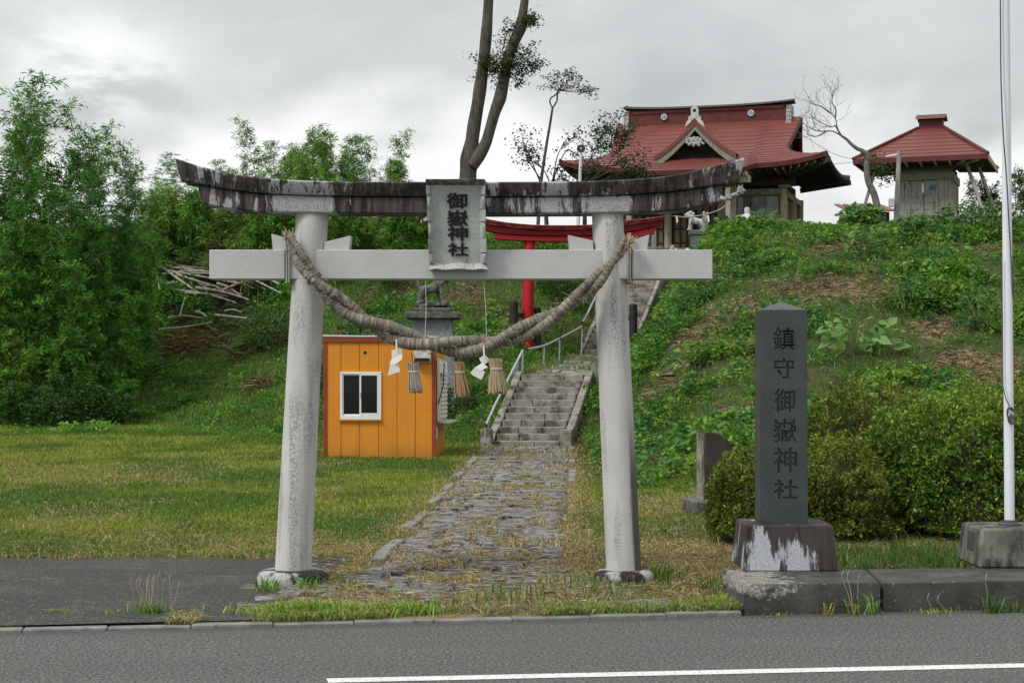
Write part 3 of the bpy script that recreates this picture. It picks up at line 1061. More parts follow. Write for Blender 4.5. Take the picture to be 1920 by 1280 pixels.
def beam(name, top, bot, Y, dtop, dbot, mat, parent, n=49, ch=0.012):
    """a curved beam: matching outlines of its top and bottom edge (photo pixels), depth to each side"""
    tp = interp_curve([P(x, y, Y) for x, y in top], n)
    bt = interp_curve([P(x, y, Y) for x, y in bot], n)
    rings = []
    for a, b in zip(tp, bt):
        up = (a - b).normalized()
        A, B = Vector((0, dtop, 0)), Vector((0, dbot, 0))
        c = Vector((0, ch, 0))
        rings.append([b - B + c, b - B + up * ch, a - A - up * ch, a - A + c, a + A - c, a + A - up * ch, b + B + up * ch, b + B - c])
    return MB().rings(rings).build(name, mat, parent, sharp=30)


def stone_gate():
    t = thing('stone_torii', 'pale granite torii gate with black-stained upturned lintel standing over the approach', 'torii gate', (0, TY, 0.05))
    for cx0, cx1, rb, rt in ((549, 585, 0.162, 0.1435), (1170, 1139, 0.157, 0.139)):
        a, b = P(cx0, 1080, TY), P(cx1, 401.5, TY)
        m = MB()
        n = 9
        rings = []
        for i in range(n):
            f = i / (n - 1)
            c = a.lerp(b, f)
            r = rb + (rt - rb) * f
            rings.append([(c.x + r * math.cos(2 * math.pi * k / 40), c.y + r * math.sin(2 * math.pi * k / 40), c.z) for k in range(40)])
        m.rings(rings)
        m.build('pillar', G('granite_pillar'), t)
        z0 = float(flat_z(TY)) - 0.05
        foot = MB()
        zb = z0 + 0.05
        zt = a.z + 0.065
        R = 0.325 if cx0 < 800 else 0.272
        prof = [(zb, R * 0.98), (zb + (zt - zb) * 0.25, R), (zb + (zt - zb) * 0.55, R * 0.985), (zb + (zt - zb) * 0.78, R * 0.93), (zb + (zt - zb) * 0.93, R * 0.83), (zt - 0.003, R * 0.70), (zt, 0.165)]
        foot.lathe(a.x, a.y, prof, 40)
        foot.build('foot_ring', G('foot_stone'), t)
        m = MB()
        m.box((a.x - 0.02, a.y - 0.04, z0 - 0.01), (0.80 if cx0 < 800 else 0.62, 0.80 if cx0 < 800 else 0.62, 0.14), 0.03)
        m.build('foot_slab', G('concrete_block'), t, bev=0.015)
    # two-layer lintel
    top = [(338, 303), (400, 322), (480, 337), (590, 344.5), (700, 346), (860, 346.5), (1020, 346), (1130, 344), (1240, 336), (1320, 320), (1389, 302)]
    bot = [(348, 344), (402, 354), (482, 365), (590, 370), (700, 371.5), (860, 372), (1020, 371.5), (1130, 370), (1240, 364), (1318, 355), (1381, 345)]
    beam('upper_lintel', top, bot, TY, 0.235, 0.205, G('stone_lichen'), t)
    top = [(376, 349.5), (425, 358.5), (485, 366.5), (590, 371.5), (700, 373), (860, 373.5), (1020, 373), (1130, 371.5), (1240, 365.5), (1300, 358.5), (1353, 350)]
    bot = [(385, 385), (430, 394), (490, 400), (590, 402.5), (700, 403.5), (860, 404), (1020, 403.5), (1130, 402.5), (1235, 399.5), (1290, 393), (1343, 383)]
    beam('lower_lintel', top, bot, TY, 0.175, 0.165, G('stone_lichen'), t)
    # tie beam in three stones
    for x0, x1 in ((397, 537.5), (539.5, 1182), (1183.5, 1333)):
        a, b = P(x0, 524.5, TY), P(x1, 470, TY)
        m = MB()
        m.span(a.x, b.x, TY - 0.125, TY + 0.125, a.z, b.z)
        m.build('tie_beam', G('granite_light'), t, bev=0.006)
    for poly in (((508.5, 438), (540, 447), (540, 469), (511.5, 469)), ((608, 454), (658, 441.5), (654.5, 469), (607, 469)),
                 ((1065, 440.5), (1112, 451), (1113, 469), (1068, 469)), ((1184, 451), (1218, 439.5), (1213.5, 469), (1184, 469))):
        m = MB()
        m.prism([P(x, y, TY - 0.085) for x, y in poly], (0, 0.17, 0))
        m.build('wedge', G('granite_light'), t, bev=0.004)
    # name plaque, leaning forward from the lintel
    Yb, Yt = TY - 0.165, TY - 0.30

    def Q(x, y, out=0.0):
        f = (507 - y) / (507 - 340.0)
        Y = Yb + (Yt - Yb) * f - out
        return P(x, y, TY - 0.23) + Vector((0, Y - (TY - 0.23), 0))
    pl = MB()
    pl.prism([Q(805, 505), Q(912, 505), Q(908.5, 341), Q(800, 341)], (0, 0.07, 0))
    board = pl.build('name_plaque', G('stone_plaque'), t, bev=0.006)
    m = MB()
    m.hexa([Q(799, 349, 0.0), Q(910, 349, 0.0), Q(911, 349, -0.10), Q(799, 349, -0.10), Q(799, 339.5, 0.09), Q(910.5, 339.5, 0.09), Q(911, 338.5, -0.10), Q(799, 338.5, -0.10)])
    m.build('plaque_rim_top', G('stone_plaque_dirty'), board, bev=0.006)
    m = MB()
    for x0, x1 in ((803.5, 832), (832.6, 887.5), (888, 915)):
        n = 7
        rr = []
        for i in range(n):
            f = i / (n - 1)
            x = x0 + (x1 - x0) * f
            yb = 506.5 + 1.2 * math.cos(f * math.pi * 2) * 0.8
            xin = x if 806 < x < 912 else (x + 5 if x < 806 else x - 5)
            rr.append([Q(xin, 493 + 1.5 * math.cos(f * 2 * math.pi), 0.002), Q(x, yb - 2, 0.075), Q(x, yb, 0.06), Q(x, yb - 1, -0.02)])
        m.rings(rr)
    m.build('plaque_rim_bottom', G('stone_plaque'), board, sharp=20)
    ys = [350, 368, 394, 417, 447, 474, 494]
    for side in (0, 1):
        for i in range(6):
            y0, y1 = ys[i] + 0.8, ys[i + 1] - 0.8
            xo0, xi0 = (800 + (y0 - 340) * 0.03, 811 + (y0 - 340) * 0.03) if side == 0 else (909.5 + (y0 - 340) * 0.02, 898 + (y0 - 340) * 0.02)
            dep = 0.075 if i % 2 == 0 else 0.055
            cut = 2.2 if i % 2 else -0.4
            if side: cut = -cut
            m = MB()
            m.hexa([Q(xo0, y1, 0.0), Q(xi0, y1, 0.0), Q(xi0, y1, -0.03), Q(xo0, y1, -0.03), Q(xo0, y0, 0.0), Q(xi0, y0, 0.0), Q(xi0, y0, -0.03), Q(xo0, y0, -0.03)])
            m = MB()
            rr = []
            for k in range(5):
                f = k / 4
                y = y1 + (y0 - y1) * f
                bow = math.sin(f * math.pi) * (0.35 if i % 2 else 0.0)
                xo = xo0 + cut * (0.5 + bow)
                rr.append([Q(xi0, y, 0.001), Q(xi0 + (xo - xi0) * 0.6, y, dep * (0.75 + bow)), Q(xo, y, dep * (0.9 + 0.3 * bow)), Q(xo, y, -0.03)])
            m.rings(rr)
            m.build('plaque_rim_side', G('stone_plaque'), board, sharp=20)
    for ch, y, w, h in (('御', 377.5, 37, 28), ('嶽', 409, 37, 28), ('神', 437.5, 37, 27), ('社', 467, 37, 24)):
        g0 = glyph(ch, w / 213.0, h / 213.0, 0.0, 0.008)
        bm = bmesh.new()
        for i in range(7):              # a heavy brush: the strokes laid several times side by side
            cp = g0.copy()
            a = i / 6 * 6.283
            rr_ = 0.0042 if i else 0.0
            cp.transform(Matrix.Translation((rr_ * math.cos(a), 0.0004 * i, rr_ * math.sin(a) * 0.8)))
            bm.from_mesh(cp)
            bpy.data.meshes.remove(cp)
        me = bpy.data.meshes.new('character')
        bm.to_mesh(me)
        bm.free()
        ang = math.atan2(Yb - Yt, 167 / 213.0)
        me.transform(Matrix.Rotation(ang, 4, 'X'))
        p = Q(858 + (y - 420) * 0.02, y, 0.006)
        me.materials.append(G('black_lettering'))
        o = link('character', me, board)
        o.location = p - root_loc(board)
    return t


stone_gate()


def rope_strand(path, R, phase, turns, amp, off=0.0):
    """points and ridged radii of one strand winding round the path"""
    pts, rad = [], []
    n = len(path)
    L = 0
    for i, c in enumerate(path):
        f = i / (n - 1)
        tg = (path[min(i + 1, n - 1)] - path[max(i - 1, 0)]).normalized()
        s = Vector((0, 1, 0))
        u = tg.cross(s).normalized()
        s = u.cross(tg).normalized()
        a = phase + turns * 2 * math.pi * f
        r = R(f)
        pts.append(c + (s * math.cos(a) + u * math.sin(a)) * r * amp)
        L += (path[i] - path[i - 1]).length if i else 0
        ridge = 0.92 + 0.11 * abs(math.sin(L * 55 + math.sin(L * 13) * 2.5)) * (0.6 + 0.5 * math.sin(L * 31)) + 0.05 * math.sin(L * 9.0 + phase)
        rad.append(r * ridge)
    return pts, rad


def sacred_rope():
    Yr = 14.93
    key = [(541, 438, 0.06), (556, 470, 0.0), (574, 503, 0), (600, 535, 0), (632, 565, 0.02), (670, 592, 0.04), (712, 614, 0.06), (760, 633, 0.08), (810, 645, 0.08),
           (860, 649, 0.08), (905, 646, 0.08), (950, 634, 0.08), (1000, 612, 0.06), (1050, 583, 0.04), (1095, 549, 0.02), (1130, 513, 0.0), (1155, 482, 0.0), (1178, 449, 0.05)]
    path = interp_curve([P(x, y, Yr) + Vector((0, d, 0)) for x, y, d in key], 560)
    root = thing('sacred_rope', 'thick twisted straw rope sagging across the granite gate from pillar to pillar', 'rope', P(860, 640, Yr))
    R = lambda f: 0.023 + 0.030 * math.sin(math.pi * min(max(f * 0.94 + 0.05, 0), 1)) ** 0.8
    for ph in (0.3, 0.3 + math.pi):
        p, r = rope_strand(path, R, ph, -3.3, 0.93)
        o = MB().tube(p, r, 12).build('strand', G('rope_straw'), root, sharp=60, recalc=False)
        rg = np.random.default_rng(int(ph * 10))
        n = len(p)
        tone = np.repeat(rg.choice([0.6, 0.8, 0.95, 1.05, 1.2, 1.45], n // 2 + 1), 2)[:n] * rg.uniform(0.78, 1.22, n)
        cc = np.ones((len(o.data.vertices), 4), dtype=np.float32)
        side = rg.uniform(0.6, 1.4, (n, 12))
        cc[:, :3] = (np.array([0.195, 0.176, 0.142])[None, None, :] * tone[:, None, None] * side[:, :, None]).reshape(-1, 3)
        o.data.attributes.new('col', 'FLOAT_COLOR', 'POINT').data.foreach_set('color', cc.ravel())
    rnd = random.Random(3)
    # frayed ends and loose straws
    m = MB()
    for end, tip in ((path[2], Vector((-0.015, 0.01, 0.085))), (path[-3], Vector((0.035, 0.01, 0.085)))):
        for i in range(46):
            a = end + Vector((rnd.uniform(-0.045, 0.045), rnd.uniform(-0.05, 0.03), rnd.uniform(-0.06, 0.0)))
            d = tip + Vector((rnd.uniform(-0.035, 0.035), rnd.uniform(-0.03, 0.02), rnd.uniform(-0.07, 0.0)))
            m.tube([a, a + d * 0.6, a + d + Vector((0, 0, -0.01))], [0.006, 0.005, 0.002], 4, False)
    tag(m.build('frayed_ends', G('straw'), root), kind='stuff')
    m = MB()
    for i in range(520):
        k = rnd.randrange(6, len(path) - 6)
        f = k / len(path)
        tg = (path[k + 1] - path[k - 1]).normalized()
        u = Vector((0, 1, 0)).cross(tg).normalized()
        a = rnd.uniform(0, 6.283)
        o = (u * math.sin(a) - Vector((0, 1, 0)) * abs(math.cos(a)))
        c = path[k] + o * R(f) * 1.62
        e = tg * rnd.uniform(-0.06, 0.06) + u * rnd.uniform(-0.05, 0.05) + o * rnd.uniform(-0.01, 0.018)
        m.tube([c, c + e], [0.003, 0.0015], 3, False)
    tag(m.build('loose_straw', G('straw_grey'), root), kind='stuff')
    # wrapping cords
    m = MB()
    for k in (84, 128, 283, 470):
        f = k / len(path)
        tg = (path[k + 1] - path[k - 1]).normalized()
        u = Vector((0, 1, 0)).cross(tg).normalized()
        s = tg.cross(u)
        for dk in (0, 0.02):
            ring = [path[k] + tg * dk + (u * math.sin(a) * 1.0 + s * math.cos(a)) * R(f) * 1.72 for a in np.linspace(0, 2 * math.pi, 20)]
            m.tube(ring, 0.0045, 5, False)
    tag(m.build('binding', G('cord_dark'), root), kind='stuff')
    # cords tying the ends round the tie beam and thin cords from the beam
    m = MB()
    zt, zb = P(0, 466, TY).z, P(0, 528, TY).z
    for px in (541, 546, 1176, 1180):
        x = P(px, 0, TY).x
        y0, y1 = TY - 0.138, TY + 0.138
        loop = [(x, y0, zt + 0.13), (x, y0, zb - 0.012), (x + 0.01, y1, zb - 0.012), (x + 0.01, y1, zt + 0.01), (x, y0, zt + 0.012)]
        m = MB()
        m.tube(loop, 0.008, 6)
        m.build('tie_cord', G('straw_grey'), root)
    m = MB()
    for x0, x1, y1 in ((798, 796.5, 640), (907, 912, 640)):
        a = P(x0, 527, TY - 0.13)
        b = P(x1, y1, Yr + 0.02)
        m = MB()
        m.tube([a, a.lerp(b, 0.5) + Vector((0.008, 0, 0)), b], 0.0035, 5)
        m.build('hanging_cord', G('cord_pale'), root)

    def shide(x, y0, y1, lab, flip):
        t = thing('paper_streamer', lab, 'paper streamer', P(x, y0, Yr))
        Yp = Yr - 0.01
        a = [(0, 0), (22, -3), (24, 16), (1, 22)], [(24, 8), (24, 21), (0, 38), (-4, 32), (0, 21)], [(-3, 31), (14, 27), (20, 48), (-8, 57), (-4, 42)]
        b = [(0, 4), (14, -4), (26, 9), (8, 20)], [(8, 14), (20, 24), (0, 34), (-8, 24)], [(-8, 24), (14, 34), (6, 52), (-14, 42), (-19, 36)]
        for i, poly in enumerate(a if not flip else b):
            m = MB()
            sg = (1, -1, 1)[i] * 0.22
            pts = []
            for dx, dy in poly:
                pts.append(P(x + 3 + dx * 0.84, y0 + 6 + dy * 0.84, Yp) + Vector((0, sg * dx / 213.0 - 0.012 * i, 0)))
            m.prism(pts, (0, 0.0025, 0))
            m.build('paper_fold', G('paper_white'), t)
        m = MB()
        m.tube([P(x + 12, y0 - 14, Yp), P(x + 13, y0 + 8, Yp)], 0.007, 6)
        m.build('paper_tie', G('paper_white'), t)
    shide(731, 650, 705, 'white zigzag paper streamer hanging in front of the orange hut', False)
    shide(895, 662, 706, 'white folded paper streamer hanging beside the two right straw tassels', True)

    def tassel(x, y0, y1, w0, w1, lean, mat, lab):
        t = thing('straw_tassel', lab, 'straw tassel', P(x, y0, Yr), group='straw tassels hanging from the rope')
        m = MB()
        c0, c1 = P(x, y0, Yr), P(x + lean, y1, Yr)
        r0, r1 = w0 / 426.0, w1 / 426.0
        for i in range(170):
            a, q = rnd.uniform(0, 6.283), math.sqrt(rnd.random())
            e = Vector((math.cos(a), math.sin(a) * 0.8, 0)) * q
            neck = c0.lerp(c1, 0.28)
            p0 = c0 + e * r0 * 1.05 + Vector((0, 0, rnd.uniform(-0.01, 0.022)))
            p1 = neck + e * r0 * 0.86
            p2 = c1 + e * r1 + Vector((0, 0, rnd.uniform(-0.02, 0.025)))
            m.tube([p0, p1, p1.lerp(p2, 0.5) + e * 0.004, p2], [0.0055, 0.006, 0.006, 0.005], 4)
        tag(m.build('straw_bundle', G(mat), t), kind='stuff')
        m = MB()
        neck = c0.lerp(c1, 0.28)
        for dz in (0.0, 0.009):
            m.tube([neck + Vector((math.cos(a) * r0 * 0.93, math.sin(a) * r0 * 0.78, dz)) for a in np.linspace(0, 6.283, 18)], 0.005, 5, False)
        m.build('neck_tie', G('cord_pale'), t)
        m = MB()
        m.tube([c0 + Vector((-0.012, 0, 0.11)), c0 + Vector((0, 0, 0.0))], 0.004, 5)
        m.tube([c0 + Vector((0.015, 0, 0.09)), c0 + Vector((0.01, 0, 0.0))], 0.003, 5)
        m.build('hanging_cord', G('cord_dark'), t)
    tassel(774, 684, 733, 20, 27, 5, 'straw_grey', 'greyish straw tassel hanging in front of the orange hut')
    tassel(860, 682, 741, 20, 29, 7, 'straw_brown', 'brown straw tassel hanging between the orange hut and the stone steps')
    tassel(929, 676, 735, 24, 39, 5, 'straw', 'widest straw tassel, hanging in front of the steps and handrail')


sacred_rope()


# ------------------------------------------------------------------ platform, stele, flagpole, half-round stone
def platform():
    pf = thing('concrete_platform', 'low dark mossy concrete platform along the road under stele and flagpole', 'platform', (3.0, 14.1, 0))
    pl = lambda x: kerb_y(x) + 0.02
    zt = 0.233
    for x0, x1, jag in ((1.845, 3.05, True), (3.062, 7.5, False)):
        m = MB()
        if not jag:
            m.hexa([(x0 - 0.10, pl(x0), -0.1), (x1, pl(x1), -0.1), (x1, 14.75 + 0.03 * x1, -0.1), (x0 - 0.03, 14.58, -0.1),
                    (x0 - 0.10, pl(x0) + 0.004, zt), (x1, pl(x1) + 0.004, zt), (x1, 14.75 + 0.03 * x1, zt), (x0 - 0.03, 14.58, zt)])
            m.build('slab', G('concrete_dark'), pf, bev=0.012)
            continue
        rings = []
        rr = random.Random(5)
        n = 22
        out = []
        for i in range(n):
            x = x0 + (x1 - 0.115 - x0) * i / (n - 1)
            wear = max(0, 1 - (x - x0) / 0.75)
            out.append((x, pl(x) + 0.004 + wear * rr.uniform(0.0, 0.05), wear))
        out += [(x1 - 0.045, 14.57, 0), (x0 - 0.045, 14.53, 0.3)]
        for i in range(9):
            f = i / 9.0
            out.append((x0 - 0.04 - 0.0 * f + rr.uniform(0.0, 0.03), 14.5 - f * (14.5 - pl(x0) - 0.03), 0.6))
        lowr = [(x, y, -0.1) for x, y, w in out]
        cx, cy = 2.4, 14.0
        mid = [(x - 0.02 * w * rr.random(), y - 0.02 * w * rr.random(), zt - 0.02 - 0.06 * w * rr.random()) for x, y, w in out]
        top = [(x + (cx - x) * (0.01 + 0.03 * w * rr.random()), y + (cy - y) * (0.02 + 0.06 * w * rr.random()), zt) for x, y, w in out]
        m.rings([lowr, mid, top])
        o = m.build('slab', G('concrete_dark'), pf, sharp=40)


platform()


def stele():
    Y0 = 14.5
    t = thing('stone_stele', 'tall dark granite name stele with pointed top on stained plinth', 'stele', (2.3, 14.65, 0.233))
    a = P(1393, 1071, 14.38)
    b = P(1572, 1071, 14.38)
    c = P(1399, 984, 14.42)
    d = P(1563, 984, 14.42)
    m = MB()
    D = 0.76
    zb, zt = 0.232, c.z
    m.hexa([(a.x, 14.38, zb), (b.x, 14.38, zb), (b.x, 14.38 + D, zb), (a.x, 14.38 + D, zb),
            (c.x, 14.42, zt), (d.x, 14.42, zt), (d.x, 14.38 + D - 0.04, zt), (c.x, 14.38 + D - 0.04, zt)])
    m.build('plinth', G('stone_flaked'), t, bev=0.012)
    # shaft with the inscription cut into its face
    x0, x1 = P(1424.5, 0, Y0).x, P(1515, 0, Y0).x
    xt0, xt1 = P(1425.5, 0, Y0).x, P(1513, 0, Y0).x
    zt2, za = P(0, 580.5, Y0).z, P(0, 565.5, Y0 + 0.15).z
    dep = 0.30
    m = MB()
    m.add([(x0, Y0, zt - 0.02), (x1, Y0, zt - 0.02), (x1, Y0 + dep, zt - 0.02), (x0, Y0 + dep, zt - 0.02),
           (xt0, Y0, zt2), (xt1, Y0, zt2), (xt1, Y0 + dep, zt2), (xt0, Y0 + dep, zt2), ((x0 + x1) / 2, Y0 + dep / 2, za)],
          [(3, 2, 1, 0), (0, 1, 5, 4), (1, 2, 6, 5), (2, 3, 7, 6), (3, 0, 4, 7), (4, 5, 8), (5, 6, 8), (6, 7, 8), (7, 4, 8)])
    sh = m.build('shaft', G('granite_dark'), t, bev=0.004)
    sc = Y0 / F
    work = bpy.data.objects.new('work', sh.data.copy())
    COL.objects.link(work)
    work.location = root_loc(sh)
    cuts = []
    for k, (ox, oz) in enumerate(((-0.003, 0.001), (0.003, -0.001), (0.0008, 0.003), (-0.0008, -0.003))):
        bm = bmesh.new()
        for ch, y, w, h in (('鎮', 635, 38, 42), ('守', 690, 38, 38), ('御', 750, 38, 42), ('嶽', 807, 43, 43), ('神', 862, 43, 46), ('社', 917, 44, 36)):
            me = glyph(ch, w * sc, h * sc, 0.0, 0.018 + 0.0013 * k)
            p = P(1471 + (y - 750) * 0.012, y, Y0)
            me.transform(Matrix.Translation((p.x + ox, Y0 + 0.002, p.z + oz)))
            bm.from_mesh(me)
            bpy.data.meshes.remove(me)
        bmesh.ops.remove_doubles(bm, verts=bm.verts, dist=1e-5)
        bmesh.ops.recalc_face_normals(bm, faces=bm.faces)
        cm = bpy.data.meshes.new('cut')
        bm.to_mesh(cm)
        bm.free()
        cut = bpy.data.objects.new('cut', cm)
        COL.objects.link(cut)
        cuts.append(cut)
        md = work.modifiers.new('b', 'BOOLEAN')
        md.operation = 'DIFFERENCE'
        md.solver = 'EXACT'
        md.object = cut
    bpy.context.view_layer.update()
    dg = bpy.context.evaluated_depsgraph_get()
    nm = bpy.data.meshes.new_from_object(work.evaluated_get(dg))
    bpy.data.objects.remove(work)
    for cut in cuts: bpy.data.objects.remove(cut)
    if len(nm.polygons) > 100:
        nm.shade_flat()
        nm.name = 'shaft'
        sh.data = nm
    else:
        print('inscription cut failed', len(nm.polygons))


stele()


def flagpole():
    t = thing('flagpole', 'tall white metal flagpole with dark cord on a weathered concrete block', 'flagpole', (4.36, 14.95, 0.233))
    z0 = 0.232
    zt = P(0, 990, 14.66).z
    xf0, xf1 = P(1836, 0, 14.6).x, P(1836, 0, 14.6).x + 0.80
    m = MB()
    m.hexa([(xf0, 14.6, z0), (xf1, 14.6, z0), (xf1, 15.36, z0), (xf0, 15.36, z0),
            (xf0 + 0.035, 14.65, zt), (xf1 - 0.035, 14.65, zt), (xf1 - 0.035, 15.31, zt), (xf0 + 0.035, 15.31, zt)])
    blk = m.build('base_block', G('concrete_block'), t, bev=0.02)
    m = MB()
    f = lambda y, z: (xf0 + 0.035 * (z - z0) / (zt - z0) - 0.006, y, z)
    m.prism([f(14.83, z0 + 0.13), f(15.03, z0 + 0.13), f(15.03, z0 + 0.29), f(14.83, z0 + 0.29)], (0.012, 0, 0))
    m.build('plate', G('plate_green'), blk)
    b, tp = P(1893, 984, 14.95), P(1884.3, -40, 14.95)
    tp = tp + (tp - b) * 0.35
    m = MB()
    m.lathe(b.x, b.y, [(zt - 0.002, 0.098), (zt + 0.018, 0.098), (zt + 0.026, 0.06), (zt + 0.05, 0.055)], 24)
    m.build('flange', G('cord_dark'), t)
    m = MB()
    m.tube([b, b.lerp(tp, 0.5), tp], [0.044, 0.040, 0.036], 24)
    m.build('pole', G('pole_white'), t)
    # halyard and cleat
    pts = [P(1875.5, -60, 14.9), P(1876, 60, 14.9), P(1877, 150, 14.89), P(1881, 250, 14.87), P(1887, 330, 14.87), P(1892, 420, 14.88), P(1897, 505, 14.9), P(1899, 560, 14.93)]
    MB().tube(interp_curve(pts, 40), 0.006, 6).build('halyard', G('cord_dark'), t)
    pts = [P(1877.5, 480, 14.9), P(1878.5, 600, 14.9), P(1879, 700, 14.9), P(1884, 740, 14.88), P(1893, 762, 14.87)]
    MB().tube(interp_curve(pts, 24), 0.005, 6).build('halyard', G('cord_dark'), t)
    m = MB()
    for k in range(4):
        r = 0.03 + 0.006 * k
        c = P(1892 + k, 773 + 2 * k, 14.885)
        m.tube([c + Vector((r * 0.62 * math.cos(a), -0.004 * k, r * 1.5 * math.sin(a))) for a in np.linspace(0.4, 6.1, 18)], 0.0055, 5)
    m.tube([P(1890, 780, 14.87), P(1897, 795, 14.87)], 0.01, 6)
    m.tube([P(1893, 790, 14.87), P(1903, 796, 14.87)], 0.006, 6)
    m.build('cord_coil', G('cord_dark'), t)


flagpole()


def half_round_stone():
    Y0 = 21.3
    z0 = float(flat_z(Y0))
    t = thing('memorial_stone', 'dark brown half-round memorial stone on a low block beside the azaleas', 'memorial stone', (2.5, Y0 + 0.4, z0))
    a, b = P(1283, 975, Y0), P(1331, 975, Y0)
    x0 = P(1305, 0, Y0).x
    m = MB()
    zt = P(0, 940, Y0).z
    m.hexa([(x0, Y0, z0 - 0.1), (x0 + 0.75, Y0 + 0.1, z0 - 0.1), (x0 + 0.65, Y0 + 0.85, z0 - 0.1), (x0 - 0.10, Y0 + 0.75, z0 - 0.1),
            (x0, Y0, zt), (x0 + 0.75, Y0 + 0.1, zt), (x0 + 0.65, Y0 + 0.85, zt), (x0 - 0.10, Y0 + 0.75, zt)])
    m.build('base_block', G('concrete_block'), t, bev=0.015)
    # a slab whose flat face looks left: its outline rises straight at the face and falls in an arc behind
    yy = Y0 + 0.22
    pts = []
    xL = P(1322, 0, yy).x
    w, h = P(1386, 0, yy).x - xL, P(0, 809, yy).z - zt
    pts = [(xL, yy, zt - 0.01)]
    pts.append((xL + w, yy, zt - 0.01))
    pts.append((xL + w * 1.0, yy, zt + h * 0.50))
    for a in np.linspace(0.12, 1.0, 9):
        pts.append((xL + w * math.cos(a * math.pi / 2) ** 0.9, yy, zt + h * (0.5 + 0.5 * math.sin(a * math.pi / 2))))
    pts[-1] = (xL, yy, zt + h)
    m = MB()
    m.prism(pts, (-0.055, 0.36, 0))
    m.build('stone', G('stone_brown'), t, bev=0.012)
    m = MB()
    m.prism([(xL - 0.004, yy + 0.012, zt), (xL - 0.056, yy + 0.35, zt), (xL - 0.056, yy + 0.35, zt + h - 0.02), (xL - 0.004, yy + 0.012, zt + h - 0.02)], (-0.012, -0.002, 0))
    m.build('inscribed_face', G('step_granite'), t)


half_round_stone()


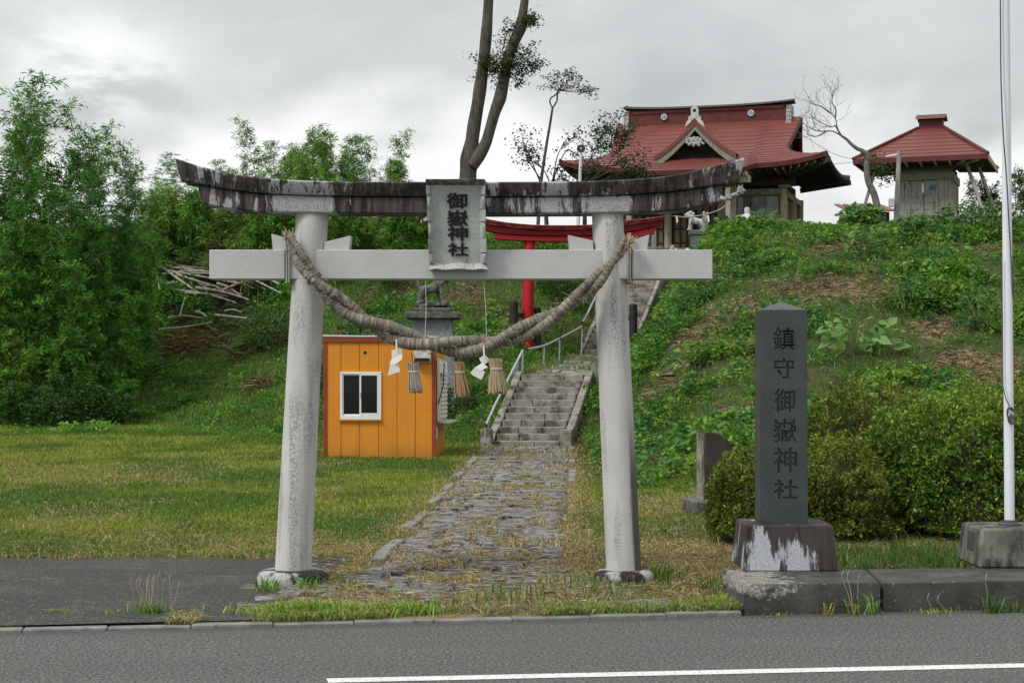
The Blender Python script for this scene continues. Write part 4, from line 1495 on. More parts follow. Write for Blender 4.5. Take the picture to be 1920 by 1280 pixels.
# ------------------------------------------------------------------ the orange hut
def hut():
    Y0 = 33.4
    z0 = P(0, 862, Y0).z
    t = thing('orange_hut', 'small bright orange prefabricated hut with red-brown trim beside the stone steps', 'hut', P(708, 862, Y0))
    X = lambda px: P(px, 0, Y0).x
    Z = lambda py: P(0, py, Y0).z
    xl, xr = X(606), X(817)
    D = 2.1
    dx = 0.10                                        # the side walls run slightly to the right going back
    ztop = Z(631)
    body = MB()
    i = 0.03
    body.hexa([(xl + i, Y0 + i, z0), (xr - i, Y0 + i, z0), (xr - i + dx, Y0 + D, z0), (xl + i + dx, Y0 + D, z0),
               (xl + i, Y0 + i, ztop - 0.03), (xr - i, Y0 + i, ztop - 0.03), (xr - i + dx, Y0 + D, ztop - 0.03), (xl + i + dx, Y0 + D, ztop - 0.03)])
    body.build('wall_core', G('orange_panel'), t)
    # front boards; the window interrupts the second to fourth
    edges = [612, 639.5, 674.5, 710, 744.5, 779, 812]
    wx0, wx1, wy0, wy1 = 638, 715, 697, 786
    zb, zt = z0 + 0.02, Z(641)
    def board(a, b, zlo, zhi):
        m = MB()
        m.span(X(a) + 0.004, X(b) - 0.004, Y0, Y0 + 0.028, zlo, zhi)
        m.build('wall_panel', G('orange_panel'), t, bev=0.005)
    for a, b in zip(edges[:-1], edges[1:]):
        if b <= wx0 + 3 or a >= wx1 - 6:
            board(a, b, zb, zt)
        else:
            board(a, b, zb, Z(wy1 + 2))
            board(a, b, Z(wy0), zt)
    # fillers beside the window opening
    m = MB(); m.span(X(710) + 0.004, X(716), Y0 + 0.001, Y0 + 0.028, Z(wy1 + 2), Z(wy0)); m.build('wall_panel', G('orange_panel'), t)
    # side boards
    for k in range(5):
        f0, f1 = k / 5.0, (k + 1) / 5.0
        m = MB()
        ya, yb = Y0 + 0.05 + f0 * (D - 0.1) + 0.004, Y0 + 0.05 + f1 * (D - 0.1) - 0.004
        xa, xb = xr - i + dx * f0, xr - i + dx * f1
        m.hexa([(xa, ya, zb), (xa + 0.026, ya, zb), (xb + 0.026, yb, zb), (xb, yb, zb), (xa, ya, zt), (xa + 0.026, ya, zt), (xb + 0.026, yb, zt), (xb, yb, zt)])
        m.build('wall_panel', G('orange_panel'), t, bev=0.004)
    # trim
    for xx, w in ((xl, 0.075), (xr - 0.075, 0.085)):
        m = MB()
        m.span(xx, xx + w, Y0 - 0.022, Y0 + 0.05, z0, ztop + (0.05 if xx == xl else 0.0))
        m.build('corner_trim', G('redbrown_trim'), t, bev=0.006)
    m = MB(); m.span(xl + 0.002, xr + 0.02, Y0 - 0.036, Y0 + 0.04, Z(641.5), Z(631)); m.build('fascia', G('redbrown_trim'), t, bev=0.005)
    m = MB(); m.span(xl + 0.01, xr, Y0 - 0.012, Y0 + 0.03, z0 - 0.03, z0 + 0.02); m.build('sill_trim', G('redbrown_trim'), t)
    m = MB()
    m.hexa([(xl - 0.0, Y0 - 0.05, ztop), (xr + 0.03, Y0 - 0.05, ztop - 0.02), (xr + 0.05 + dx, Y0 + D + 0.05, ztop - 0.09), (xl + dx, Y0 + D + 0.05, ztop - 0.06),
            (xl - 0.0, Y0 - 0.05, ztop + 0.03), (xr + 0.03, Y0 - 0.05, ztop + 0.012), (xr + 0.05 + dx, Y0 + D + 0.05, ztop - 0.05), (xl + dx, Y0 + D + 0.05, ztop - 0.03)])
    m.build('roof', G('pale_metal'), t, bev=0.004)
    for px in (638, 752):
        m = MB(); m.tube([P(px, 630, Y0 + 0.25), P(px, 621, Y0 + 0.25)], 0.025, 8); m.tube([P(px, 622, Y0 + 0.25), P(px, 620, Y0 + 0.25)], 0.045, 8)
        m.build('roof_bolt', G('redbrown_trim'), t)
    # sliding window
    wn = MB()
    zo0, zo1 = Z(wy1), Z(wy0)
    f = 0.045
    for a in ((X(wx0), X(wx1), zo1 - f, zo1), (X(wx0), X(wx1), zo0, zo0 + f + 0.03)):
        wn.span(a[0], a[1], Y0 - 0.035, Y0 + 0.06, a[2], a[3])
    for a in ((X(wx0), X(wx0) + f), (X(wx1) - f, X(wx1))):
        wn.span(a[0], a[1], Y0 - 0.033, Y0 + 0.058, zo0 + f + 0.03, zo1 - f)
    win = wn.build('window', G('window_frame_white'), t, bev=0.004)
    xm = X(676.5)
    for a, b, yy, nm in ((X(wx0) + f, xm + 0.02, 0.012, 'sash'), (xm - 0.025, X(wx1) - f, -0.022, 'sash')):
        s = MB()
        g = 0.022 if yy > 0 else 0.035
        zl, zh = zo0 + f + 0.03, zo1 - f
        s.span(a, b, Y0 + yy - 0.012, Y0 + yy + 0.014, zh - 0.024, zh)
        s.span(a, b, Y0 + yy - 0.012, Y0 + yy + 0.014, zl, zl + (0.05 if yy < 0 else 0.03))
        s.span(a, a + g, Y0 + yy - 0.011, Y0 + yy + 0.013, zl, zh)
        s.span(b - g, b, Y0 + yy - 0.011, Y0 + yy + 0.013, zl, zh)
        s.build('sash', G('window_frame_white'), win)
        p = MB(); p.span(a + g, b - g, Y0 + yy - 0.002, Y0 + yy + 0.002, zl + 0.03, zh - 0.024); p.build('pane', G('glass_dark'), win)
    m = MB(); m.span(xm - 0.012, xm + 0.008, Y0 - 0.05, Y0 - 0.033, Z(744), Z(736)); m.build('latch', G('metal_vent'), win)
    m = MB(); m.span(X(wx0) - 0.02, X(wx1) + 0.01, Y0 - 0.05, Y0 + 0.0, Z(788.5), Z(786.3)); m.build('window_sill', G('orange_panel'), t)
    # round hole, extractor hood
    m = MB(); c = P(684.5, 661, Y0 - 0.004); m.tube([c, c + Vector((0, 0.02, 0))], 0.032, 16); m.build('round_hole', G('dark_void'), t)
    m = MB()
    m.hexa([P(775, 679, Y0 - 0.16), P(808, 679, Y0 - 0.16), P(808, 679, Y0), P(775, 679, Y0), P(776.5, 656, Y0 - 0.10), P(807, 656, Y0 - 0.10), P(807, 656, Y0), P(776.5, 656, Y0)])
    v = m.build('vent_hood', G('metal_vent'), t, bev=0.008)
    m = MB(); m.prism([P(778, 671, Y0 - 0.152), P(805, 671, Y0 - 0.152), P(807, 677.5, Y0 - 0.166), P(776, 677.5, Y0 - 0.166)], (0, 0.01, 0)); m.build('vent_slot', G('dark_void'), v)
    # serving hatch on the right side with shelf, shutter and strut
    xs = xr + 0.005
    z_sh = Z(790)
    m = MB()
    m.hexa([(xs, Y0 + 0.25, z_sh - 0.04), (xs + 0.28, Y0 + 0.27, z_sh - 0.05), (xs + 0.36, Y0 + 1.85, z_sh - 0.05), (xs + 0.09, Y0 + 1.85, z_sh - 0.04),
            (xs, Y0 + 0.25, z_sh), (xs + 0.28, Y0 + 0.27, z_sh - 0.015), (xs + 0.36, Y0 + 1.85, z_sh - 0.015), (xs + 0.09, Y0 + 1.85, z_sh)])
    m.build('shelf', G('metal_vent'), t, bev=0.004)
    m = MB()
    m.hexa([(xs + 0.01, Y0 + 0.16, z_sh), (xs + 0.06, Y0 + 0.16, z_sh), (xs + 0.14, Y0 + 1.8, z_sh), (xs + 0.09, Y0 + 1.8, z_sh),
            (xs + 0.01, Y0 + 0.16, Z(672)), (xs + 0.06, Y0 + 0.16, Z(672)), (xs + 0.14, Y0 + 1.8, Z(675)), (xs + 0.09, Y0 + 1.8, Z(675))])
    sh = m.build('hatch', G('cream_shutter'), t, bev=0.004)
    for k in range(12):
        m = MB()
        z = z_sh + 0.06 + k * 0.085
        m.hexa([(xs + 0.055, Y0 + 0.45, z), (xs + 0.105, Y0 + 0.45, z), (xs + 0.165, Y0 + 1.72, z), (xs + 0.12, Y0 + 1.72, z),
                (xs + 0.055, Y0 + 0.45, z + 0.065), (xs + 0.085, Y0 + 0.45, z + 0.065), (xs + 0.145, Y0 + 1.72, z + 0.065), (xs + 0.12, Y0 + 1.72, z + 0.065)])
        m.build('shutter_slat', G('cream_shutter'), sh)
    m = MB(); m.tube([P(822, 757, Y0 + 0.12), P(831, 722, Y0 + 0.1), P(833, 680, Y0 + 0.1)], 0.012, 6); m.build('hatch_strut', G('clamp_black'), t)
    m = MB(); m.span(xs + 0.05, xs + 0.2, Y0 + 0.3, Y0 + 0.6, Z(700), Z(679)); m.build('switch_box', G('window_frame_white'), t, bev=0.01)
    m = MB(); m.span(xs - 0.002, xs + 0.02, Y0 + 0.1, Y0 + 0.18, Z(822), Z(802)); m.build('side_plate', G('window_frame_white'), t)


hut()

# ------------------------------------------------------------------ red gate on the landing
def red_gate():
    Y0 = 47.5
    t = thing('red_torii', 'vermilion red wooden torii gate with black side posts standing halfway up the steps', 'torii gate', (1.6, Y0, 2.3))
    legs = [((987, 684), (993, 452)), ((1160, 684), (1154, 450))]
    for (x0, y0), (x1, y1) in legs:
        a, b = P(x0, y0, Y0), P(x1, y1, Y0)
        m = MB()
        m.tube([a - Vector((0, 0, 0.15)), a, b], [0.172, 0.17, 0.152], 20)
        m.build('pillar', G('vermilion'), t)
        m = MB(); m.box((a.x, Y0, a.z - 0.06), (1.15, 0.9, 0.34)); m.build('foot_block', G('concrete_block'), t, bev=0.03)
    top = [(900, 409), (930, 416), (967, 421), (1010, 424), (1076, 424.5), (1110, 423), (1170, 416), (1210, 412), (1244, 407)]
    mid = [(902, 420), (932, 426), (967, 430), (1010, 433), (1076, 433.5), (1110, 432), (1170, 426), (1210, 420), (1242, 414)]
    low = [(912, 433), (935, 438), (967, 441), (1010, 443), (1076, 443.5), (1110, 442.5), (1170, 437), (1205, 431), (1238, 424)]
    beam('upper_lintel_cap', top, [(x, y - 0.4) for x, y in mid], Y0, 0.42, 0.36, G('crimson_worn'), t, 31)
    beam('upper_lintel', mid, low, Y0, 0.30, 0.27, G('crimson_board'), t, 31)
    lt = [(926, 437), (950, 440.3), (985, 443), (1030, 444.3), (1076, 444.3), (1120, 443.3), (1170, 438), (1200, 433), (1229, 426)]
    lb = [(929, 449), (950, 450.5), (985, 452.5), (1030, 453.5), (1076, 453.5), (1120, 453), (1170, 449), (1200, 444.5), (1226, 439)]
    beam('lower_lintel', lt, lb, Y0, 0.21, 0.21, G('vermilion'), t, 31)
    a, b = P(952, 515, Y0), P(1196, 497, Y0)
    m = MB(); m.span(a.x, b.x, Y0 - 0.09, Y0 + 0.09, a.z, b.z); m.build('tie_beam', G('vermilion'), t, bev=0.01)
    # black support posts and their rails
    for x0, x1, y0, y1, dy in ((955, 971, 566, 684, -0.25), (998, 1015, 578, 684, 0.25), (1129, 1144, 572, 684, 0.3), (1180, 1195, 572, 684, -0.3)):
        a, b = P((x0 + x1) / 2, y1, Y0 + dy), P((x0 + x1) / 2, y0, Y0 + dy)
        m = MB()
        w = (x1 - x0) / F * Y0
        m.tube([a - Vector((0, 0, 0.2)), b, b + Vector((0, 0, 0.04))], [w / 2, w / 2, w / 3], 14)
        m.build('support_post', G('black_post'), t)
    for x0, x1, ys in ((962, 1007, (591, 645)), (1137, 1187, (597, 640))):
        for y in ys:
            m = MB(); m.bar(P(x0, y, Y0 - 0.22), P(x1, y, Y0 + 0.22), 0.08, 0.13); m.build('support_rail', G('black_post'), t, bev=0.006)


red_gate()


# ------------------------------------------------------------------ guardian lions
def lion_blobs(c, s, face):
    """a standing guardian lion; face = -1 looks left, +1 right"""
    def e(x, y, z, a, b, d, rz=0.0, ry=0.0):
        return (Vector((c.x + x * s * face, c.y + y * s, c.z + z * s)), (a * s, b * s, d * s), rz * face, ry * face)
    L = [e(0.0, 0, 0.44, 0.27, 0.15, 0.16, 0, -0.25), e(-0.24, 0, 0.38, 0.16, 0.15, 0.17), e(0.2, 0, 0.55, 0.17, 0.165, 0.2),
         e(0.33, 0, 0.74, 0.15, 0.14, 0.14), e(0.45, 0, 0.70, 0.10, 0.10, 0.085), e(0.45, 0, 0.64, 0.07, 0.08, 0.03), e(0.27, 0.12, 0.86, 0.04, 0.03, 0.07), e(0.27, -0.12, 0.86, 0.04, 0.03, 0.07),
         e(0.37, -0.10, 0.80, 0.035, 0.03, 0.03), e(0.50, 0, 0.74, 0.035, 0.05, 0.03)]
    for k in range(12):
        a = k / 12 * 6.283
        L.append(e(0.23 + 0.13 * math.cos(a), 0.13 * math.sin(k * 2.1), 0.70 + 0.16 * math.sin(a), 0.06, 0.06, 0.06))
    for sy in (-0.11, 0.11):
        dx = 0.06 if sy < 0 else -0.05
        L += [e(0.24 + dx, sy, 0.32, 0.065, 0.06, 0.19, 0, -0.15), e(0.27 + dx, sy, 0.12, 0.055, 0.055, 0.14), e(0.31 + dx, sy, 0.03, 0.09, 0.065, 0.045),
              e(-0.28 - dx, sy, 0.26, 0.11, 0.075, 0.16, 0, 0.3), e(-0.34 - dx, sy, 0.12, 0.05, 0.05, 0.13, 0, -0.3), e(-0.29 - dx, sy, 0.03, 0.10, 0.065, 0.045)]
    for k in range(6):
        L.append(e(-0.40 - 0.03 * math.sin(k), 0, 0.46 + 0.075 * k, 0.075 - 0.006 * k, 0.07, 0.07))
    return L


def guardian_dark():
    Y0 = 42.0
    t = thing('guardian_lion', 'dark weathered stone guardian lion on rocky base and tall pedestal behind the orange hut', 'statue', P(812, 700, Y0))
    Z = lambda y: P(0, y, Y0).z
    X = lambda x: P(x, 0, Y0).x
    cx = X(812)
    g = lz(cx, Y0)
    m = MB()
    w0, w1 = (855 - 775) / F * Y0 / 2, (850 - 778) / F * Y0 / 2
    m.hexa([(cx - w0 - .07, Y0 - w0 - .07, g - 0.4), (cx + w0 + .07, Y0 - w0 - .07, g - 0.4), (cx + w0 + .07, Y0 + w0 + .07, g - 0.4), (cx - w0 - .07, Y0 + w0 + .07, g - 0.4),
            (cx - w1, Y0 - w1, Z(599)), (cx + w1, Y0 - w1, Z(599)), (cx + w1, Y0 + w1, Z(599)), (cx - w1, Y0 + w1, Z(599))])
    m.build('pedestal', G('stone_bluegrey'), t, bev=0.015)
    wc = (862 - 762) / F * Y0 / 2
    m = MB(); m.span(cx - wc, cx + wc, Y0 - wc, Y0 + wc, Z(598.5), Z(586)); m.build('pedestal_cap', G('stone_grey'), t, bev=0.02)
    wt = (847 - 777) / F * Y0 / 2
    m = MB(); m.span(cx - wt, cx + wt, Y0 - wt, Y0 + wt, Z(585.7), Z(578)); m.build('upper_step', G('stone_grey'), t, bev=0.02)
    zb = Z(578)
    rr = random.Random(2)
    L = []
    for i in range(26):
        L.append((Vector((cx + rr.uniform(-0.38, 0.40), Y0 + rr.uniform(-0.25, 0.2), zb + rr.uniform(0.0, 0.13))), (rr.uniform(.06, .12), rr.uniform(.06, .11), rr.uniform(.05, .10))))
    L += lion_blobs(Vector((cx - 0.02, Y0 - 0.05, zb + 0.14)), 0.78, 1)
    blobs('lion', L, G('stone_grey'), t, 0.024, 1)


guardian_dark()


def guardian_white():
    Y0 = 56.0
    t = thing('guardian_lion', 'pale grey carved guardian lion on a blue-grey pedestal before the shrine doors', 'statue', (6.0, Y0, ZS3))
    Z = lambda y: P(0, y, Y0).z
    X = lambda x: P(x, 0, Y0).x
    cx = X(1305)
    m = MB(); m.span(X(1295), X(1315), Y0 - 0.2, Y0 + 0.2, ZS3 - 0.3, Z(441)); m.build('pedestal', G('stone_bluegrey'), t, bev=0.02)
    m = MB(); m.span(X(1291.5), X(1318), Y0 - 0.25, Y0 + 0.25, Z(441) + 0.002, Z(432)); m.build('pedestal_cap', G('stone_bluegrey'), t, bev=0.02)
    blobs('lion', lion_blobs(Vector((cx, Y0, Z(432))), 0.70, -1), G('stone_white'), t, 0.02, 1)
    # wooden post with paper, beside it
    t = thing('wooden_post', 'thin weathered wooden post with a rope and paper beside the pale guardian lion', 'post', (6.2, Y0 - 0.4, ZS3 - 0.2))
    m = MB(); m.bar(P(1319, 470, 55.4), P(1319, 399, 55.4), 0.09, 0.09); m.build('post', G('wood_grey'), t, bev=0.008)
    m = MB(); m.bar(P(1325.5, 470, 55.6), P(1325.5, 398, 55.6), 0.08, 0.08); m.build('post', G('wood_grey'), t, bev=0.008)
    m = MB()
    pts = [P(1262, 405, 55.5), P(1290, 407, 55.5), P(1322, 402, 55.4), P(1345, 395, 56.0), P(1362, 385, 57.0)]
    m.tube(interp_curve(pts, 20), 0.022, 6); m.build('straw_rope', G('straw_grey'), t)
    for x, y in ((1269, 405), (1328, 404)):
        m = MB(); m.prism([P(x - 2, y, 55.38), P(x + 1, y, 55.38), P(x + 2.5, y + 11, 55.36), P(x - 0.5, y + 13, 55.36)], (0, 0.01, 0)); m.build('paper', G('paper_white'), t)
    # lantern roof peeping over the crest
    Yl = 50.0
    t = thing('stone_lantern', 'pale stone lantern whose roof shows over the weeds at the top of the bank', 'stone lantern', (6.9, Yl, 5.6))
    cx = P(1401, 0, Yl).x
    Zl = lambda y: P(0, y, Yl).z
    m = MB(); m.lathe(cx, Yl, [(5.4, 0.2), (5.5, 0.2), (5.6, 0.12), (Zl(419), 0.12)], 12); m.build('stem', G('stone_bluegrey'), t)
    m = MB(); m.lathe(cx, Yl, [(Zl(419), 0.24), (Zl(416), 0.26), (Zl(414.5), 0.2)], 6); m.build('light_box', G('stone_bluegrey'), t)
    m = MB(); m.lathe(cx, Yl, [(Zl(415.5), 0.33), (Zl(413), 0.35), (Zl(406), 0.25), (Zl(402), 0.12)], 6); m.build('lantern_roof', G('stone_white'), t, sharp=20)
    m = MB(); m.lathe(cx, Yl, [(Zl(403.5), 0.10), (Zl(401), 0.075), (Zl(393), 0.085), (Zl(389), 0.06)], 12); m.build('finial', G('stone_white'), t)
    # two rounded bollard stones and a pale board
    for x, lab in ((1266, 'pale rounded marker stone at the top of the steps, the left one of two'), (1289, 'pale rounded marker stone at the top of the steps, right one below the pale lion')):
        s = thing('marker_stone', lab, 'marker stone', P(x, 478, 54.6), group='rounded marker stones at the top of the steps')
        c = P(x, 478, 54.6)
        m = MB(); m.lathe(c.x, c.y, [(c.z - 0.3, 0.10), (c.z + 0.12, 0.10), (c.z + 0.19, 0.075), (c.z + 0.22, 0.03)], 14); m.build('stone', G('stone_white'), s)
    s = thing('wooden_board', 'bare white-grey timber board standing behind the right end of the red gate', 'board', P(1225, 478, 55.0))
    m = MB(); m.span(P(1221, 0, 55).x, P(1230, 0, 55).x, 54.95, 55.05, 5.7, P(0, 432, 55).z); m.build('board', G('wood_grey'), s)


guardian_white()


# ------------------------------------------------------------------ shrine hall
TH = math.radians(17)
SR = Vector((10.73, 57.5, 0))
SU, SV = Vector((math.cos(TH), -math.sin(TH), 0)), Vector((math.sin(TH), math.cos(TH), 0))


def S(a, v, z):
    """shrine coordinates: a metres left of the right eave corner, v metres back, z height"""
    q = SR - SU * a + SV * v
    return Vector((q.x, q.y, z))


def sbox(mb, a0, a1, v0, v1, z0, z1):
    return mb.hexa([S(a1, v0, z0), S(a0, v0, z0), S(a0, v1, z0), S(a1, v1, z0), S(a1, v0, z1), S(a0, v0, z1), S(a0, v1, z1), S(a1, v1, z1)])


AW, VD = 9.5, 7.6                         # eave width and depth
AM = 4.86                                 # middle


def front_profile(a_n):
    """eave point for column a: (v, z)"""
    k = min(max((abs(a_n - 4.82) - 1.95) / 0.35, 0), 1)
    k = k * k * (3 - 2 * k)
    c = abs(a_n - AW / 2) / (AW / 2)
    z = 9.06 + 0.36 * max(0, (c - 0.45) / 0.55) ** 2.2
    return (-1.0 * (1 - k), 8.80 * (1 - k) + z * k)


def roof_point(s, u, side=1):
    """front slope: s 0 at the eave .. 1 at the ridge, u -1..1 left to right"""
    hw_e = AW / 2
    sg = 0.44                              # where the gable begins
    hw_g, hw_r = 3.18, 3.42
    if s < sg:
        f = s / sg
        hw = hw_e + (hw_g - hw_e) * (1 - (1 - f) ** 1.5)
    else:
        f = (s - sg) / (1 - sg)
        hw = hw_g + (hw_r - hw_g) * f ** 1.3
    a = AM - u * hw
    if s < 1e-6: a = min(max(a, 0.0), AW)
    ev, ez = front_profile(a) if side > 0 else (0.0, 9.06 + 0.36 * max(0, (abs(a - AW / 2) / (AW / 2) - 0.45) / 0.55) ** 2.2)
    vr, zr = 3.62, 11.12
    v = ev + (vr - ev) * s
    # hollow curve
    zc = ez + (zr - ez) * (0.62 * s + 0.38 * s * s)
    if side < 0: v = VD - v
    return a, v, zc


def shrine():
    t = thing('shrine_hall', 'wooden shrine hall with a large curved red metal roof on top of the hill', 'shrine', S(AM, 3.5, ZS3))
    us = [-1 + 2 * i / 60 for i in range(61)]
    n = 15
    for side in (1, -1):
        for i in range(n):
            s0, s1 = i / n, (i + 1) / n
            if side < 0 and i % 3: continue
            if side < 0: s1 = min(1, (i + 3) / n)
            rows = []
            for s, dz in ((s0, 0.0), (s0, 0.028), (s1 + 0.006, 0.004)):
                r = []
                for u in us:
                    a, v, z = roof_point(s, u, side)
                    r.append(S(a, v, z + dz))
                rows.append(r)
            m = MB().grid(rows)
            m.build('roof_course', G('roof_red'), t, sharp=25)
    # side skirts under the gables
    for sd in (1, -1):
        for i in range(6):
            rows = []
            for k, dz in ((i / 6, 0.0), (i / 6, 0.025), ((i + 1) / 6 + 0.01, 0.003)):
                r = []
                sk = k * 0.44
                for j in range(25):
                    w = -1 + 2 * j / 24
                    vm = VD / 2
                    hv = vm - (vm - (vm - 3.62 * 0.0)) * 0
                    a0, v0, z0 = roof_point(sk, sd, 1)
                    a1, v1, z1 = roof_point(sk, sd, -1)
                    v = v0 + (v1 - v0) * (j / 24)
                    z = z0 + (z1 - z0) * (j / 24) - (0.30 * (1 - w * w) * (1 - k) if True else 0)
                    r.append(S(a0, v, z + dz))
                rows.append(r)
            MB().grid(rows).build('roof_course', G('roof_red'), t, sharp=25)
    # gable walls and their barge boards
    for sd in (1, -1):
        pf = [roof_point(s, sd, 1) for s in np.linspace(0.44, 1.0, 8)]
        pb = [roof_point(s, sd, -1) for s in np.linspace(1.0, 0.44, 8)]
        ins = 0.35 * sd
        m = MB()
        poly = [S(AM - sd * 2.95, v, z - 0.06) for a, v, z in pf + pb]
        m.prism(poly, SU * (-0.1 * sd))
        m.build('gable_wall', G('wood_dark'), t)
        for pr in (pf, pb):
            m = MB()
            rg = []
            for a, v, z in pr:
                rg.append([S(a + 0.02 * sd, v, z + 0.02), S(a + 0.02 * sd, v, z - 0.26), S(a + 0.12 * sd, v, z - 0.26), S(a + 0.12 * sd, v, z + 0.0)])
            m.rings(rg)
            m.build('barge_board', G('ridge_redbrown'), t)
    # ridge box, cap, end tiles and crests
    m = MB()
    zr0, zr1 = 10.98, 11.58
    sbox(m, 1.98, 7.74, 3.44, 3.92, zr0, zr1)
    rb = m.build('ridge_box', G('ridge_redbrown'), t, bev=0.02)
    m = MB()
    rg = []
    for i in range(21):
        f = i / 20
        a = 7.98 + (1.70 - 7.98) * f
        lift = 0.10 * abs(2 * f - 1) ** 3
        z = zr1 + lift + 0.002
        rg.append([S(a, 3.28, z - 0.01), S(a, 3.68, z + 0.12), S(a, 4.08, z - 0.01), S(a, 3.68, z + 0.0)])
    m.rings(rg)
    m.build('ridge_cap', G('wood_dark'), t)
    m = MB()
    sbox(m, 2.1, 7.62, 3.40, 3.439, zr1 - 0.13, zr1 - 0.03)
    m.build('ridge_trim', G('roof_red'), t)
    for a in (1.86, 7.84):
        m = MB()
        for k in range(5):
            w = 0.10 + 0.03 * k
            sbox(m, a - 0.10, a + 0.10, 3.68 - 0.28 - 0.03 * k, 3.68 + 0.28 + 0.03 * k, zr1 - 0.02 - 0.15 * (k + 1) + 0.015, zr1 - 0.02 - 0.15 * k)
        m.build('ridge_end_tile', G('oni_tile'), t, bev=0.015)
    for px, py in ((1245, 216), (1408, 206.5)):
        # find a on the ridge front face
        best = min(np.linspace(2, 7.7, 400), key=lambda a: abs(960 + F * S(a, 3.42, 0).x / S(a, 3.42, 0).y - px))
        c = S(best, 3.43, 11.31)
        m = MB(); m.tube([c, c - SV * 0.05], 0.125, 24)
        cr = m.build('roof_crest', G('crest_white'), t)
        for k in range(3):
            pts = []
            for q in np.linspace(0, 1, 7):
                ang = k * 2.094 + 0.5 + q * 1.9
                r = 0.035 + 0.05 * q
                pts.append(c - SV * 0.053 + SU * (r * math.cos(ang)) + Vector((0, 0, r * math.sin(ang))))
            m = MB(); m.tube(pts, list(np.linspace(0.028, 0.006, 7)), 6); m.build('crest_mark', G('crest_blue'), cr)
        m = MB(); ring = [c - SV * 0.052 + SU * (0.118 * math.cos(q)) + Vector((0, 0, 0.118 * math.sin(q))) for q in np.linspace(0, 6.283, 25)]
        m.tube(ring, 0.008, 5, False); m.build('crest_ring', G('crest_blue'), cr)
    # front dormer gable
    ac, hw, zb, za = 4.66, 1.44, 9.36, 10.56
    prof = []
    for i in range(13):
        f = -1 + i / 6.0
        g = 1 - abs(f)
        prof.append((ac - f * hw, zb + (za - zb) * (0.55 * g + 0.45 * g ** 1.8)))
    vf, vk = 0.25, 3.0
    for half in (0, 1):
        pr = prof[:7] if half == 0 else prof[6:]
        rows = [[S(a, vf - 0.12, z + 0.10) for a, z in pr], [S(a, vk, z + 0.10) for a, z in pr]]
        m = MB().grid(rows)
        rows = [[S(a, vf - 0.12, z - 0.06) for a, z in pr], [S(a, vf - 0.12, z + 0.10) for a, z in pr]]
        m.grid(rows)
        m.build('dormer_roof', G('roof_red'), t)
        m = MB()
        rg = [[S(a, vf - 0.08, z - 0.05), S(a, vf - 0.08, z - 0.05 - (0.20 + 0.06 * abs(a - ac))), S(a, vf + 0.05, z - 0.05 - (0.20 + 0.06 * abs(a - ac))), S(a, vf + 0.05, z - 0.05)] for a, z in pr]
        m.rings(rg).build('dormer_barge_board', G('wood_green_grey'), t)
    m = MB(); m.prism([S(a, vf + 0.25, z - 0.1) for a, z in prof], SV * 0.05); m.build('dormer_wall', G('dark_void'), t)
    c = S(ac, vf + 0.0, 9.93)
    rr = random.Random(4)
    L = []
    for i in range(22):
        q = i / 22 * 6.283 * 2
        r = 0.05 + 0.28 * (i / 22)
        L.append((c + SU * (r * math.cos(q) * 1.1) + Vector((0, 0, r * math.sin(q) * 0.55)) - SV * 0.06, (0.06, 0.05, 0.05)))
    blobs('dormer_carving', L, G('oni_tile'), t, 0.022, 1)
    # ornament on the dormer's apex
    c = S(ac, vf - 0.16, za + 0.1)
    m = MB()
    out = [(-0.34, -0.26), (-0.28, -0.06), (-0.20, 0.0), (-0.22, 0.10), (-0.12, 0.16), (-0.13, 0.36), (-0.09, 0.44), (0, 0.47), (0.09, 0.44), (0.13, 0.36), (0.12, 0.16), (0.22, 0.10), (0.20, 0.0), (0.28, -0.06), (0.34, -0.26), (0.2, -0.16), (0.0, 0.05), (-0.2, -0.16)]
    m.prism([c + SU * x + Vector((0, 0, z)) for x, z in out], SV * 0.14)
    orn = m.build('dormer_ornament', G('stone_white'), t, bev=0.01)
    c2 = c + Vector((0, 0, 0.32))
    m = MB(); m.tube([c2 - SV * 0.012, c2 + SV * 0.01], 0.055, 14); m.build('ornament_hole', G('dark_void'), orn)
    # eaves: fascia, soffit, rafters
    def eave_pts(side):
        return [roof_point(0, u, side) for u in us]
    m = MB()
    pf = eave_pts(1)
    m.rings([[S(a, v, z + 0.01), S(a, v + 0.02, z - 0.15), S(a, v + 0.10, z - 0.15), S(a, v + 0.10, z + 0.0)] for a, v, z in pf])
    m.build('eave_fascia', G('ridge_redbrown'), t)
    for sd in (1, -1):
        a0, v0, z0 = roof_point(0, sd, 1)
        a1, v1, z1 = roof_point(0, sd, -1)
        m = MB()
        rg = []
        for j in range(25):
            f = j / 24
            w = 2 * f - 1
            z = z0 + (z1 - z0) * f - 0.30 * (1 - w * w)
            v = v0 + (v1 - v0) * f
            rg.append([S(a0, v, z + 0.01), S(a0 + 0.02 * sd, v, z - 0.17), S(a0 + 0.12 * sd, v, z - 0.17), S(a0 + 0.12 * sd, v, z)])
        m.rings(rg).build('eave_fascia', G('wood_dark'), t)
    m = MB()
    rows = []
    for f in (0.0, 0.5, 1.0):
        r = []
        for a, v, z in pf:
            ai = a + (min(max(a, 1.75), 7.75) - a) * f
            vi = v + 0.06 + (1.65 - v) * f
            r.append(S(ai, vi, z - 0.15 - 0.06 * f + (8.95 - z) * f * 0.5))
        rows.append(r)
    m.grid(rows)
